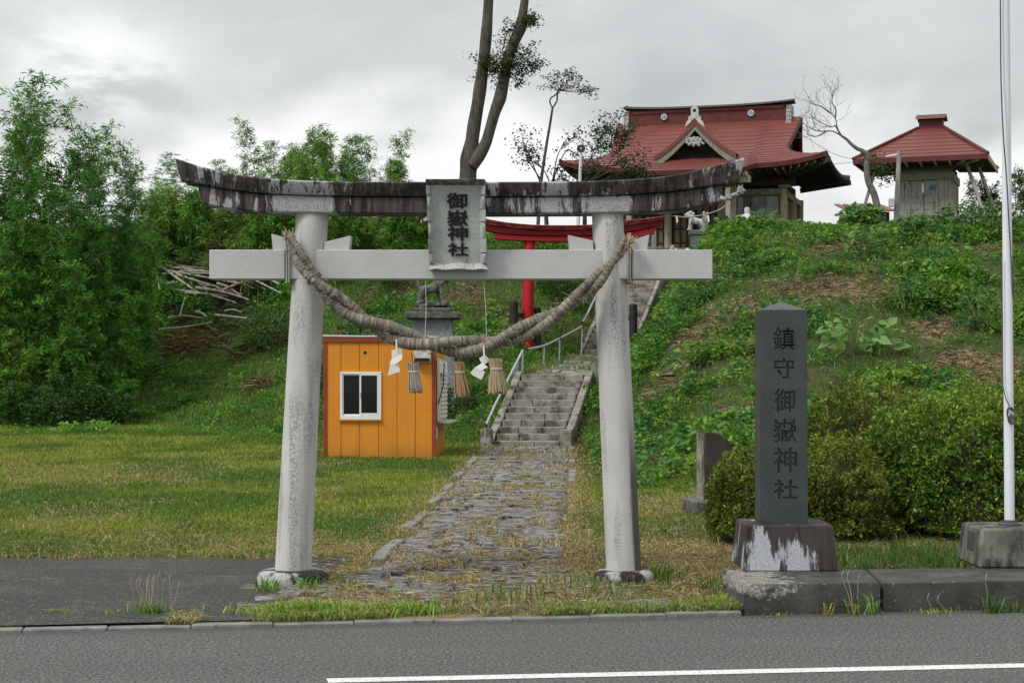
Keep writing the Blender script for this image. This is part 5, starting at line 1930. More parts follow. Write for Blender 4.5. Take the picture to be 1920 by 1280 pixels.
    for sd in (1, -1):
        rows = []
        a0 = 0.06 if sd > 0 else AW - 0.06
        for f in (0.0, 1.0):
            r = []
            for j in range(13):
                q = j / 12
                w = 2 * q - 1
                zz = 9.40 - 0.30 * (1 - w * w) - 0.16
                r.append(S(a0 + ((1.75 if sd > 0 else 7.75) - a0) * f, 0.05 + (VD - 0.1) * q + (1.65 + 4.3 * q - 0.05 - (VD - 0.1) * q) * f, zz + (8.85 - zz) * f))
            rows.append(r)
        m.grid(rows)
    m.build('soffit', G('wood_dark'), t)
    for i in range(34):
        a = 0.25 + i * (AW - 0.5) / 33
        ev, ez = front_profile(a)
        m = MB()
        ai = min(max(a, 1.75), 7.75)
        m.bar(S(a, ev + 0.16, ez - 0.205), S(a + (ai - a) * 0.6, 1.5, 8.86), 0.07, 0.08)
        m.build('rafter', G('wood_green_grey') if abs(a - 1.0) < 0.9 else G('wood_dark'), t)
    for i in range(22):
        v = 0.35 + i * (VD - 0.7) / 21
        w = 2 * (v / VD) - 1
        z = 9.40 - 0.30 * (1 - w * w) - 0.21
        m = MB()
        m.bar(S(0.10, v, z), S(1.7, 1.65 + 4.3 * v / VD, 8.82), 0.07, 0.08)
        m.build('rafter', G('wood_dark'), t)
    # hip beams and lower brackets on the right
    m = MB(); m.bar(S(0.05, 0.05, 9.12), S(1.75, 1.65, 8.7), 0.16, 0.2); m.build('hip_beam', G('wood_dark'), t)
    m = MB(); m.bar(S(0.12, VD - 0.12, 9.12), S(1.75, 5.95, 8.72), 0.16, 0.2); m.build('hip_beam', G('wood_dark'), t)
    # body
    z0, z1 = ZS3 - 0.1, 8.75
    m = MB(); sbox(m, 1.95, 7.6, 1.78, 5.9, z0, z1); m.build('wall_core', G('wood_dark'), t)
    for a, v in ((1.80, 1.62), (7.75, 1.62), (1.80, 5.95), (4.0, 1.62), (5.9, 1.62), (1.80, 3.8)):
        b = S(a, v, z0)
        m = MB(); m.tube([b, S(a, v, 8.35)], 0.135, 16); m.build('pillar', G('wood_tan'), t)
    m = MB(); sbox(m, 1.66, 7.9, 1.52, 1.70, 8.16, 8.36); m.build('lintel_beam', G('wood_green_grey'), t, bev=0.01)
    m = MB(); sbox(m, 1.71, 1.87, 1.71, 6.0, 8.10, 8.30); m.build('lintel_beam', G('wood_tan'), t, bev=0.01)
    m = MB(); sbox(m, 1.4, 8.1, 1.45, 1.72, 8.45, 8.66); m.build('bracket_beam', G('wood_dark'), t, bev=0.01)
    m = MB(); sbox(m, 1.55, 1.95, 1.35, 1.75, 8.361, 8.46); m.build('bracket_block', G('wood_green_grey'), t, bev=0.01)
    # window bay on the right: frames and panes
    wa0, wa1, wz0, wz1 = 1.96, 3.86, 7.05, 8.12
    m = MB()
    sbox(m, wa0, wa1, 1.62, 1.74, wz1, 8.159); sbox(m, wa0, wa1, 1.62, 1.74, wz0 - 0.1, wz0)
    for a in (wa0, 2.42, 2.9, 2.98, 3.42, 3.8):
        sbox(m, a, a + 0.05, 1.64, 1.735, wz0, wz1)
    win = m.build('window', G('wood_lattice'), t)
    for a, b in ((2.01, 2.42), (2.47, 2.9), (3.03, 3.42), (3.47, 3.8)):
        m = MB(); sbox(m, a, b, 1.70, 1.715, wz0, wz1); m.build('pane', G('glass_painted_reflections'), win)
    m = MB(); sbox(m, wa0, wa1, 1.64, 1.76, z0, wz0 - 0.101); m.build('wall_panel', G('wood_grey'), t)
    # boards of the right side wall
    for k in range(8):
        v = 1.80 + k * 0.5
        m = MB(); sbox(m, 1.86, 1.94, v, v + 0.485, z0, 8.099); m.build('wall_board', G('wood_lattice'), t, bev=0.01)
    # lattice doors on the left and middle bays
    for a0, a1 in ((4.14, 4.92), (4.96, 5.74), (6.05, 6.80), (6.84, 7.6)):
        m = MB()
        sbox(m, a0, a1, 1.66, 1.72, z0 + 0.1, z0 + 0.22); sbox(m, a0, a1, 1.66, 1.72, 8.02, 8.159)
        for q in range(4):
            a = a0 + (a1 - a0 - 0.06) * q / 3
            sbox(m, a, a + 0.06, 1.662, 1.718, z0 + 0.22, 8.02)
        for q in range(1, 4):
            z = z0 + 0.2 + (8.02 - z0 - 0.2) * q / 4
            sbox(m, a0 + 0.06, a1 - 0.06, 1.668, 1.712, z, z + 0.05)
        d = m.build('lattice_door', G('wood_dark'), t)
        for q in range(3):
            a = a0 + 0.06 + (a1 - a0 - 0.06) * q / 3
            for w in range(4):
                z = z0 + 0.25 + (8.0 - z0 - 0.2) * w / 4
                m = MB(); sbox(m, a, a + (a1 - a0 - 0.06) / 3 - 0.06, 1.70, 1.71, z, z + (8.0 - z0 - 0.2) / 4 - 0.05); m.build('door_panel', G('wood_lattice'), d)
    # veranda and porch posts with dragon carvings
    m = MB(); sbox(m, 1.3, 8.2, 0.7, 1.6, z0 + 0.35, z0 + 0.47); m.build('veranda', G('wood_grey'), t, bev=0.01)
    for k in range(5):
        m = MB(); a = 1.5 + k * 1.6; sbox(m, a, a + 0.12, 0.8, 0.92, z0, z0 + 0.349); m.build('veranda_post', G('wood_grey'), t)
    for pxl, v, mt, nm in ((1365.5, -0.55, 'wood_grey', 'porch_post'), (1375, 0.4, 'wood_tan', 'porch_post')):
        best = min(np.linspace(1, 6, 800), key=lambda a: abs(960 + F * S(a, v, 0).x / S(a, v, 0).y - pxl))
        m = MB(); sbox(m, best - 0.09, best + 0.09, v - 0.09, v + 0.09, z0, 8.6); m.build(nm, G(mt), t, bev=0.012)
        if v < 0:
            L = []
            for i in range(15):
                f = i / 14
                L.append((S(best + 0.28 - 0.75 * f, v - 0.05 + 0.05 * math.sin(i * 2), 7.83 + 0.05 * math.sin(i * 1.7) + 0.22 * f * f), (0.075, 0.08, 0.065 + 0.02 * math.sin(i * 3))))
            L += [(S(best - 0.42, v - 0.06, 8.14), (0.12, 0.1, 0.10)), (S(best - 0.54, v - 0.06, 8.08), (0.08, 0.08, 0.05)), (S(best - 0.48, v - 0.04, 8.26), (0.04, 0.03, 0.08)), (S(best - 0.36, v - 0.04, 8.25), (0.04, 0.03, 0.08))]
            blobs('dragon_carving', L, G('oni_tile'), t, 0.022, 1)
    best2 = min(np.linspace(4, 8, 800), key=lambda a: abs(960 + F * S(a, -0.55, 0).x / S(a, -0.55, 0).y - 1180))
    m = MB(); sbox(m, best2 - 0.09, best2 + 0.09, -0.64, -0.46, z0, 8.6); m.build('porch_post', G('wood_grey'), t, bev=0.012)
    m = MB(); sbox(m, 2.6, 7.0, -0.7, -0.5, 8.35, 8.58); m.build('porch_beam', G('wood_green_grey'), t, bev=0.01)
    m = MB(); sbox(m, 2.72, 2.86, -0.78, -0.2, 8.581, 8.72); m.build('porch_beam', G('wood_tan'), t, bev=0.01)


shrine()


# ------------------------------------------------------------------ small storehouse with brick-red roof
def storehouse():
    Y0 = 56.5
    th = math.radians(20)
    fr = P(1853, 289, 55.6)
    U, V = Vector((math.cos(th), -math.sin(th), 0)), Vector((math.sin(th), math.cos(th), 0))
    O = Vector((fr.x, fr.y, 0))
    W = 4.38
    def T(a, v, z):
        q = O - U * a + V * v
        return Vector((q.x, q.y, z))
    def tb(mb, a0, a1, v0, v1, z0, z1):
        return mb.hexa([T(a1, v0, z0), T(a0, v0, z0), T(a0, v1, z0), T(a1, v1, z0), T(a1, v0, z1), T(a0, v0, z1), T(a0, v1, z1), T(a1, v1, z1)])
    t = thing('storehouse', 'small grey wooden storehouse with a pyramid red roof at the right of the hill', 'storehouse', T(W / 2, 2, ZS3))
    ze = fr.z
    D = 4.3
    zr = ze + 1.20
    r0, r1 = 1.62, 2.46
    n = 8
    def rp(f, side, u):
        """side 0 front, 1 right, 2 back, 3 left; u 0..1 along, f 0 eave .. 1 top"""
        ins = [(0, W, 0, D)]
        a0, a1 = 0 + r0 * f, W - (W - r1) * f
        v0, v1 = 0 + 1.9 * f, D - 1.9 * f
        z = ze + (zr - ze) * (0.9 * f + 0.1 * f * f)
        c = {0: ((a1, v0), (a0, v0)), 1: ((a0, v0), (a0, v1)), 2: ((a0, v1), (a1, v1)), 3: ((a1, v1), (a1, v0))}[side]
        return T(c[0][0] + (c[1][0] - c[0][0]) * u, c[0][1] + (c[1][1] - c[0][1]) * u, z)
    for side in range(4):
        for i in range(n):
            rows = []
            for f, dz in ((i / n, 0.0), (i / n, 0.03), ((i + 1) / n + 0.004, 0.004)):
                rows.append([rp(f, side, u / 8) + Vector((0, 0, dz)) for u in range(9)])
            MB().grid(rows).build('roof_course', G('roof_red'), t, sharp=25)
    # hips
    for side in range(4):
        m = MB(); m.tube([rp(0, side, 0) + Vector((0, 0, 0.03)), rp(1, side, 0) + Vector((0, 0, 0.03))], 0.06, 6); m.build('hip_ridge', G('ridge_redbrown'), t)
    m = MB(); tb(m, r0 + 0.03, r1 - 0.03, 1.86, 2.44, zr - 0.05, zr + 0.30); m.build('ridge_box', G('ridge_redbrown'), t, bev=0.01)
    m = MB()
    m.rings([[T(a, 1.68, zr + 0.30), T(a, 2.15, zr + 0.50), T(a, 2.62, zr + 0.30), T(a, 2.15, zr + 0.43)] for a in (r0 - 0.08, r1 + 0.08)])
    m.build('ridge_cap', G('roof_rusty'), t)
    # eave boards and soffit
    m = MB(); tb(m, 0.0, W, 0.0, 0.05, ze - 0.15, ze - 0.002); m.build('eave_board', G('ridge_redbrown'), t)
    m = MB(); tb(m, 0.0, 0.05, 0.051, D, ze - 0.15, ze - 0.002); m.build('eave_board', G('wood_tan'), t)
    m = MB(); tb(m, W - 0.05, W, 0.051, D, ze - 0.15, ze - 0.002); m.build('eave_board', G('wood_tan'), t)
    m = MB()
    wa0, wa1, wv0, wv1 = 1.22, 3.12, 1.05, 3.2
    zw = ze - 0.55
    for p in ([(0.05, 0.05), (W - 0.05, 0.05), (wa1, wv0), (wa0, wv0)], [(0.05, 0.05), (0.05, D), (wa0, wv1), (wa0, wv0)], [(W - 0.05, 0.05), (W - 0.05, D), (wa1, wv1), (wa1, wv0)]):
        m.add([T(p[0][0], p[0][1], ze - 0.12), T(p[1][0], p[1][1], ze - 0.12), T(p[2][0], p[2][1], ze - 0.2), T(p[3][0], p[3][1], ze - 0.2)], [(0, 1, 2, 3)])
    m.build('soffit', G('wood_dark'), t)
    for k in range(9):
        a = 0.3 + k * (W - 0.6) / 8
        m = MB(); m.bar(T(a, 0.08, ze - 0.16), T(min(max(a, wa0), wa1), wv0, ze - 0.24), 0.06, 0.07); m.build('rafter', G('wood_tan'), t)
    for v in (0.7,):
        m = MB(); tb(m, 0.2, W - 0.2, v, v + 0.1, ze - 0.32, ze - 0.2); m.build('eave_beam', G('wood_dark'), t)
    # walls
    z0 = ZS3 - 0.2
    m = MB(); tb(m, wa0 + 0.06, wa1 - 0.06, wv0 + 0.06, wv1, z0, ze - 0.2); m.build('wall_core', G('wood_dark'), t)
    for a in (wa0, wa1 - 0.14):
        m = MB(); tb(m, a, a + 0.14, wv0, wv0 + 0.14, z0, zw - 0.10); m.build('corner_post', G('wood_grey'), t, bev=0.01)
    m = MB(); tb(m, wa0 - 0.05, wa1 + 0.05, wv0 - 0.03, wv0 + 0.12, zw - 0.099, zw + 0.14); m.build('lintel_beam', G('wood_green_grey'), t, bev=0.01)
    m = MB(); tb(m, wa0 - 0.03, wa0 + 0.10, wv0 + 0.121, wv1, zw - 0.14, zw + 0.12); m.build('lintel_beam', G('wood_tan'), t, bev=0.01)
    m = MB(); tb(m, wa0 + 0.02, wa1 - 0.02, wv0 + 0.02, wv0 + 0.16, zw + 0.141, zw + 0.34); m.build('frieze_board', G('wood_green_grey'), t, bev=0.01)
    da, db = 1.76, 2.60
    for a, b in ((wa0 + 0.141, 1.50), (1.505, da - 0.06), (db + 0.06, 2.80), (2.805, wa1 - 0.141)):
        m = MB(); tb(m, a, b, wv0 + 0.03, wv0 + 0.07, z0, zw - 0.101); m.build('wall_board', G('wood_grey'), t, bev=0.006)
    for v in np.arange(wv0 + 0.15, wv1 - 0.1, 0.34):
        m = MB(); tb(m, wa0 + 0.02, wa0 + 0.06, v, v + 0.33, z0, zw - 0.141); m.build('wall_board', G('wood_tan'), t, bev=0.008)
    for a in (da - 0.058, db):
        m = MB(); tb(m, a, a + 0.056, wv0 + 0.0, wv0 + 0.07, z0, zw - 0.101); m.build('door_jamb', G('wood_grey'), t, bev=0.006)
    for a, b in ((da, (da + db) / 2 - 0.01), ((da + db) / 2 + 0.01, db)):
        m = MB(); tb(m, a, b, wv0 + 0.035, wv0 + 0.05, z0, zw - 0.12)
        d = m.build('door', G('wood_grey'), t)
        k = zw - 0.16
        while k > z0 + 0.2:
            m = MB(); tb(m, a + 0.03, b - 0.03, wv0 + 0.018, wv0 + 0.034, k - 0.045, k); m.build('door_rail', G('wood_grey'), d, bev=0.005)
            k -= 0.22
        m = MB(); tb(m, a, a + 0.045, wv0 + 0.012, wv0 + 0.034, z0, zw - 0.12); m.build('door_stile', G('wood_grey'), d, bev=0.004)
    c = T((da + db) / 2 - 0.27, wv0 + 0.012, zw - 0.36)
    m = MB(); m.tube([c, c - V * 0.012], 0.085, 16); m.build('round_mark', G('crest_blue'), t)
    c = T((da + db) / 2 + 0.03, wv0 + 0.0, zw - 0.2)
    m = MB(); m.prism([c + U * 0.03, c - U * 0.02, c - U * 0.05 - Vector((0, 0, 0.24)), c - Vector((0, 0, 0.36)), c + U * 0.05 - Vector((0, 0, 0.26))], V * 0.012); m.build('paper', G('paper_white'), t)
    # braces carrying the eaves
    for a0, v0, a1, v1 in ((0.75, 0.75, -0.35, -0.1), (0.45, 1.8, -0.7, 2.0), (3.75, 0.9, 4.65, 0.7)):
        m = MB(); m.bar(T(a0, v0, ze - 0.2), T(a1, v1, z0 - 0.1), 0.10, 0.10); m.build('brace', G('wood_grey'), t, bev=0.008)
    m = MB(); m.bar(T(1.2, 0.85, zw - 1.15), T(0.85, 0.6, zw - 1.6), 0.14, 0.12); m.build('plank_end', G('wood_grey'), t)

    # utility post in front
    t = thing('utility_post', 'weathered wooden post with a white meter box standing before the small storehouse', 'post', P(1679, 440, 50))
    m = MB(); m.tube([P(1678.5, 470, 50), P(1681, 390, 50), P(1686, 283, 50)], [0.082, 0.078, 0.066], 12); m.build('post', G('wood_grey'), t)
    m = MB(); a, b = P(1667, 388, 49.85), P(1676, 372, 49.85); m.span(a.x, b.x, 49.75, 49.95, a.z, b.z); m.build('meter_box', G('crest_white'), t, bev=0.02)
    m = MB(); m.bar(P(1661, 293, 50.3), P(1684, 289, 50.0), 0.03, 0.04); m.build('insulator_arm', G('crest_white'), t)

    # low red-roofed shed further back on the left of it
    t = thing('red_roof_shed', 'low dark shed with red sheet roof half hidden behind the bare tree', 'shed', P(1625, 400, 66))
    a, b = P(1578, 0, 66).x, P(1672, 0, 66).x
    m = MB()
    zt, zb2 = P(0, 380, 67.5).z, P(0, 394, 65).z
    for k in range(6):
        x0, x1 = a + (b - a) * k / 6, a + (b - a) * (k + 1) / 6 - 0.02
        m = MB(); m.hexa([(x0, 65, zb2 - 0.05), (x1, 65, zb2 - 0.05), (x1, 68, zt - 0.05), (x0 + 0.1, 68, zt - 0.05), (x0, 65, zb2), (x1, 65, zb2), (x1, 68, zt), (x0 + 0.1, 68, zt)]); m.build('roof_sheet', G('roof_red'), t)
    m = MB(); m.span(a + 0.3, b - 0.2, 65.5, 68, ZS3 - 0.2, zb2 - 0.02); m.build('wall', G('wood_dark'), t)


storehouse()


# ------------------------------------------------------------------ lamp post, wires
def lamp_and_wires():
    Y0 = 55.0
    t = thing('lamp_post', 'slim white lamp post with a round dish shade left of the shrine roof', 'lamp post', P(1082, 480, Y0))
    m = MB(); m.tube([P(1081, 490, Y0), P(1090.5, 262, Y0)], [0.062, 0.05], 12); m.build('pole', G('crest_white'), t)
    c = P(1089.5, 279, Y0 - 0.22)
    ax = Vector((0.05, -0.85, -0.5)).normalized()
    m = MB()
    rings = []
    u = ax.cross(Vector((0, 0, 1))).normalized(); w = u.cross(ax)
    for d, r in ((-0.10, 0.03), (-0.06, 0.10), (0.0, 0.14), (0.005, 0.13), (-0.045, 0.09)):
        rings.append([c + ax * d + (u * math.cos(q) + w * math.sin(q)) * r for q in np.linspace(0, 6.283, 21)[:-1]])
    m.rings(rings); m.build('shade', G('stone_bluegrey'), t)
    m = MB(); m.tube([c - ax * 0.04, c + ax * 0.03], [0.05, 0.035], 10); m.build('bulb', G('crest_white'), t)
    m = MB(); m.bar(P(1090, 277, Y0), c - ax * 0.08, 0.04, 0.04); m.build('arm', G('crest_white'), t)
    wires = [([P(1092, 260, Y0), P(1105, 268, 56.5), P(1180, 292, 59.5), P(1232, 302, 59)], 'thin dark cable sagging from the lamp post to the shrine roof'),
             ([P(1495, 247, 60), P(1560, 287, 58), P(1615, 300, 57), P(1661, 292, 50.3)], 'thin cable running from the shrine gable to the wooden utility post'),
             ([P(1560, 308, 59), P(1600, 304, 57), P(1684, 290, 50.0)], 'lower thin cable between the shrine eave and the wooden utility post')]
    for pts, lab in wires:
        m = MB(); m.tube(interp_curve(pts, 24), 0.008, 5)
        tag(m.build('overhead_cable', G('cord_dark')), lab, 'cable', 'overhead cables')


lamp_and_wires()

# ------------------------------------------------------------------ vegetation tools
def unit(v):
    return v / np.maximum(np.linalg.norm(v, axis=-1, keepdims=True), 1e-9)


def leaf_arrays(base, d, L, W, col, droop, rng, fold=0.25):
    """diamond leaves: base point, direction, length, width -> vertices, faces, colours"""
    n = len(base)
    d = unit(d)
    r = unit(rng.normal(size=(n, 3)) + np.array([0, 0, 1.2]))
    s = unit(np.cross(d, r))
    up = np.cross(s, d)
    mid = base + d * (L * 0.45)[:, None]
    v0 = base
    v1 = mid + s * (W / 2)[:, None] + up * (W * fold)[:, None]
    v3 = mid - s * (W / 2)[:, None] + up * (W * fold)[:, None]
    v2 = base + d * L[:, None] - np.array([0, 0, 1.0]) * (droop * L)[:, None]
    V = np.stack([v0, v1, v2, v3], 1).reshape(-1, 3)
    i = np.arange(n)[:, None] * 4
    Fc = np.concatenate([i + np.array([[0, 1, 2]]), i + np.array([[0, 2, 3]])], 1).reshape(-1, 3)
    C = np.repeat(col, 4, axis=0)
    return V, Fc, C


def round_leaf_arrays(base, d, L, W, col, droop, rng):
    n = len(base)
    d = unit(d)
    r = unit(rng.normal(size=(n, 3)) * 0.6 + np.array([0, -0.5, 1.2]))
    s = unit(np.cross(d, r))
    up = np.cross(s, d)
    def pt(f, w, u):
        return base + d * (L * f)[:, None] + s * (W * w)[:, None] + up * (W * u)[:, None] - np.array([0, 0, 1.0]) * (droop * L * f * f)[:, None]
    V = np.stack([pt(0, 0, 0), pt(0.12, 0.42, 0.10), pt(0.5, 0.46, 0.12), pt(1.0, 0, 0), pt(0.5, -0.46, 0.12), pt(0.12, -0.42, 0.10), pt(0.45, 0, 0)], 1).reshape(-1, 3)
    i = np.arange(n)[:, None] * 7
    Fc = np.concatenate([i + np.array([[6, a, b]]) for a, b in ((0, 1), (1, 2), (2, 3), (3, 4), (4, 5), (5, 0))], 1).reshape(-1, 3)
    return V, Fc, np.repeat(col, 7, axis=0)


def blade_arrays(base, h, w, lean, col, rng, bend=True):
    """grass blades: root, bend, tip"""
    n = len(base)
    a = rng.uniform(0, 2 * np.pi, n)
    s = np.stack([np.cos(a), np.sin(a), np.zeros(n)], 1)
    b = rng.uniform(0, 2 * np.pi, n)
    l = np.stack([np.cos(b), np.sin(b), np.zeros(n)], 1)
    up = np.array([0, 0, 1.0])
    m = base + up * (h * 0.6)[:, None] + l * (h * lean * 0.3)[:, None]
    t = base + up * (h * np.maximum(0.15, 1 - 0.35 * lean))[:, None] + l * (h * lean)[:, None]
    V = np.stack([base - s * (w / 2)[:, None], base + s * (w / 2)[:, None], m + s * (w * 0.4)[:, None], m - s * (w * 0.4)[:, None], t], 1).reshape(-1, 3)
    i = np.arange(n)[:, None] * 5
    Fc = np.concatenate([i + np.array([[0, 1, 2]]), i + np.array([[0, 2, 3]]), i + np.array([[3, 2, 4]])], 1).reshape(-1, 3)
    return V, Fc, np.repeat(col, 5, axis=0)


def jit(col, n, rng, a=0.25):
    c = np.tile(np.asarray(col, float), (n, 1)) if np.ndim(col) == 1 else col.copy()
    c *= (1 + a * rng.normal(size=(n, 1))).clip(0.45, 1.8)
    c *= 1 + 0.08 * rng.normal(size=(n, 3))
    return c.clip(0.004, 0.6)


def join_arrays(parts):
    V, Fc, C, o = [], [], [], 0
    for v, f, c in parts:
        V.append(v); Fc.append(f + o); C.append(c); o += len(v)
    return np.concatenate(V), np.concatenate(Fc), np.concatenate(C)


def stuff(name, parts, mat):
    me = mesh_arrays(name, *join_arrays(parts), G(mat))
    return tag(link(name, me), kind='stuff')


# ------------------------------------------------------------------ mown lawn
def lawn():
    rng = np.random.default_rng(5)
    N = 480000
    u = rng.random(N)
    Y = 1.0 / (1 / 13.3 + u * (1 / 50.0 - 1 / 13.3)) ** 1.0
    Y = np.where(rng.random(N) < 0.45, rng.uniform(16.8, 48, N), Y)
    X = (rng.random(N) * 2 - 1) * (0.31 * Y + 2.0)
    z = land(X, Y)
    zf = flat_z(Y)
    keep = (z - zf < 0.5) & (Y > kerb_y(X) + 0.17)
    off = X - path_x(Y)
    onpath = np.abs(off) < path_half(Y) + 0.1
    # bare spots over the slabs; grass comes up in joints
    pn = vnoise(X * 2.6, Y * 1.7, 40, 2) + 0.10 * smooth(0.3, 0.9, np.abs(off)) + 0.06 * smooth(20, 15, Y)
    keep &= ~(onpath & ((pn < 0.52) | (rng.random(N) < 0.55)))
    # stay off the asphalt
    edge = 17.02 + 0.06 * np.sin(X * 3.1) + 0.04 * np.sin(X * 7.7)
    xr = -1.9 + 0.35 * (Y - 13) / 4
    keep &= ~((X < xr + 0.06 * np.sin(Y * 9)) & (Y < edge + 0.02))
    keep &= ~((X > 1.9) & (Y < 14.62) )
    keep &= ~((np.abs(X - stair_x(Y)) < 1.0) & (Y > S0 - 0.1))
    keep &= ~((X > -3.75) & (X < -1.45) & (Y > 33.4) & (Y < 35.6))
    keep &= ~((X > 2.1) & (X < 3.2) & (Y > 14.3) & (Y < 15.3))
    X, Y, z, off, onpath = X[keep], Y[keep], z[keep], off[keep], onpath[keep]
    n = len(X)
    dry = dry_lawn(X, Y)
    isdry = rng.random(n) < (dry * 0.80 + 0.03)
    tall = vnoise(X * 0.9, Y * 0.7, 9, 2)
    far = smooth(30, 46, Y)
    h = (0.035 + 0.06 * tall + 0.03 * rng.random(n)) * (1 + 0.9 * far)
    # tufts that grow rank near kerb, path joints and pillar feet
    rank = smooth(0.62, 0.75, vnoise(X * 1.7, Y * 1.7, 14, 2)) * smooth(17.5, 14.5, Y)
    h = h * (1 + 1.6 * rank * ~isdry)
    w = np.clip(0.004 + Y * 0.00030, 0.006, 0.02) * rng.uniform(0.7, 1.4, n)
    lean = np.where(isdry, rng.uniform(0.8, 1.9, n), rng.uniform(0.15, 0.8, n))
    yel = smooth(0.40, 0.62, vnoise(X * 0.5 + 9, Y * 0.35, 31, 3))[:, None]
    cool = smooth(0.5, 0.7, vnoise(X * 1.4, Y * 1.1, 77, 2))[:, None]
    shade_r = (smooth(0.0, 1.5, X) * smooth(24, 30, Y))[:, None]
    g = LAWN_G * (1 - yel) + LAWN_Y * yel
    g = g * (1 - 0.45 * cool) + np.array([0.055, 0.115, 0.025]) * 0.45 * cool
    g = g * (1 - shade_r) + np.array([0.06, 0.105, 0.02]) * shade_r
    pale = np.where(rng.random((n, 1)) < 0.55, np.array([[0.42, 0.335, 0.18]]), np.array([[0.30, 0.215, 0.10]]))
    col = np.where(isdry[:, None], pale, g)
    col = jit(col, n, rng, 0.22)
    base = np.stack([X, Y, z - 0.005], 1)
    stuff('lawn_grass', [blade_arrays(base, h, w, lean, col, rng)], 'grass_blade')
    # cut hay lying about
    M = 26000
    Y = 1.0 / (1 / 13.3 + rng.random(M) * (1 / 34.0 - 1 / 13.3))
    X = (rng.random(M) * 2 - 1) * (0.31 * Y + 2.0)
    d = dry_lawn(X, Y)
    k = (rng.random(M) < d * 0.9) & (Y > kerb_y(X) + 0.2) & ~((X < -1.95) & (Y < 17.0)) & ~((X > 1.85) & (Y < 14.6)) & (land(X, Y) - flat_z(Y) < 0.3)
    X, Y = X[k], Y[k]
    n = len(X)
    base = np.stack([X, Y, land(X, Y) + rng.uniform(0.01, 0.055, n)], 1)
    dv = unit(rng.normal(size=(n, 3)) * np.array([1, 1, 0.22]))
    L = rng.uniform(0.06, 0.22, n)
    col = jit(np.array([0.40, 0.31, 0.175]), n, rng, 0.25)
    stuff('cut_hay', [leaf_arrays(base, dv, L, np.full(n, 0.007), col, np.full(n, 0.1), rng)], 'dry_stalk')


lawn()


def landing_grass():
    rng = np.random.default_rng(14)
    n = 16000
    Y = rng.uniform(S0 - 0.3, S3, n)
    o = rng.choice([-1, 1], n) * np.where(rng.random(n) < 0.6, rng.uniform(0.55, 1.15, n), rng.uniform(0.0, 0.7, n))
    X = stair_x(Y) + o
    flat = (Y > S1 + 0.2) & (Y < S2 - 0.2)
    k = np.where(flat, vnoise(X * 1.9, Y * 1.5, 23, 2) + 0.22 * (np.abs(o) - 0.6) > 0.50, (np.abs(o) > 0.80) & (rng.random(n) < 0.5))
    X, Y, o, flat = X[k], Y[k], o[k], flat[k]
    n = len(X)
    z = np.where(flat & (np.abs(o) < 0.78), stair_z(Y) + 0.01, land(X, Y))
    dryk = rng.random(n) < 0.35
    col = np.where(dryk[:, None], np.array([[0.30, 0.22, 0.12]]), np.array([[0.085, 0.18, 0.026]]))
    stuff('step_grass', [blade_arrays(np.stack([X, Y, z], 1), rng.uniform(0.06, 0.26, n), rng.uniform(0.010, 0.018, n), rng.uniform(0.3, 1.2, n), jit(col, n, rng, 0.25), rng)], 'grass_blade')


landing_grass()


# ------------------------------------------------------------------ weeds on the banks
def weed_plants(cx, cy, cz, size, nleaf, col, rng, wide=0.5, flat=0.6, lmax=0.17, round_leaf=False):
    """leafy plants: arrays of centres and sizes, nleaf leaves each"""
    n = len(cx)
    N = n * nleaf
    i = np.repeat(np.arange(n), nleaf)
    s = size[i]
    az = rng.uniform(0, 2 * np.pi, N)
    el = rng.uniform(-0.1, 1.0, N)
    r = s * rng.uniform(0.1, 0.55, N)
    h = s * rng.uniform(0.15, 1.0, N) * (1.1 - 0.6 * r / np.maximum(s, 1e-6))
    base = np.stack([cx[i] + np.cos(az) * r, cy[i] + np.sin(az) * r, cz[i] + h * 0.8], 1)
    d = np.stack([np.cos(az), np.sin(az), el * flat], 1) + 0.35 * rng.normal(size=(N, 3))
    L = np.clip(s * rng.uniform(0.22, 0.42, N), 0.05, lmax) * rng.uniform(0.7, 1.15, N)
    fn = round_leaf_arrays if round_leaf else leaf_arrays
    return fn(base, d, L, L * wide * rng.uniform(0.7, 1.2, N), jit(col[i], N, rng, 0.2), rng.uniform(0.0, 0.35, N), rng)


GREENS = np.array([[0.060, 0.165, 0.020], [0.090, 0.225, 0.026], [0.135, 0.285, 0.034], [0.062, 0.175, 0.042], [0.195, 0.32, 0.046]])


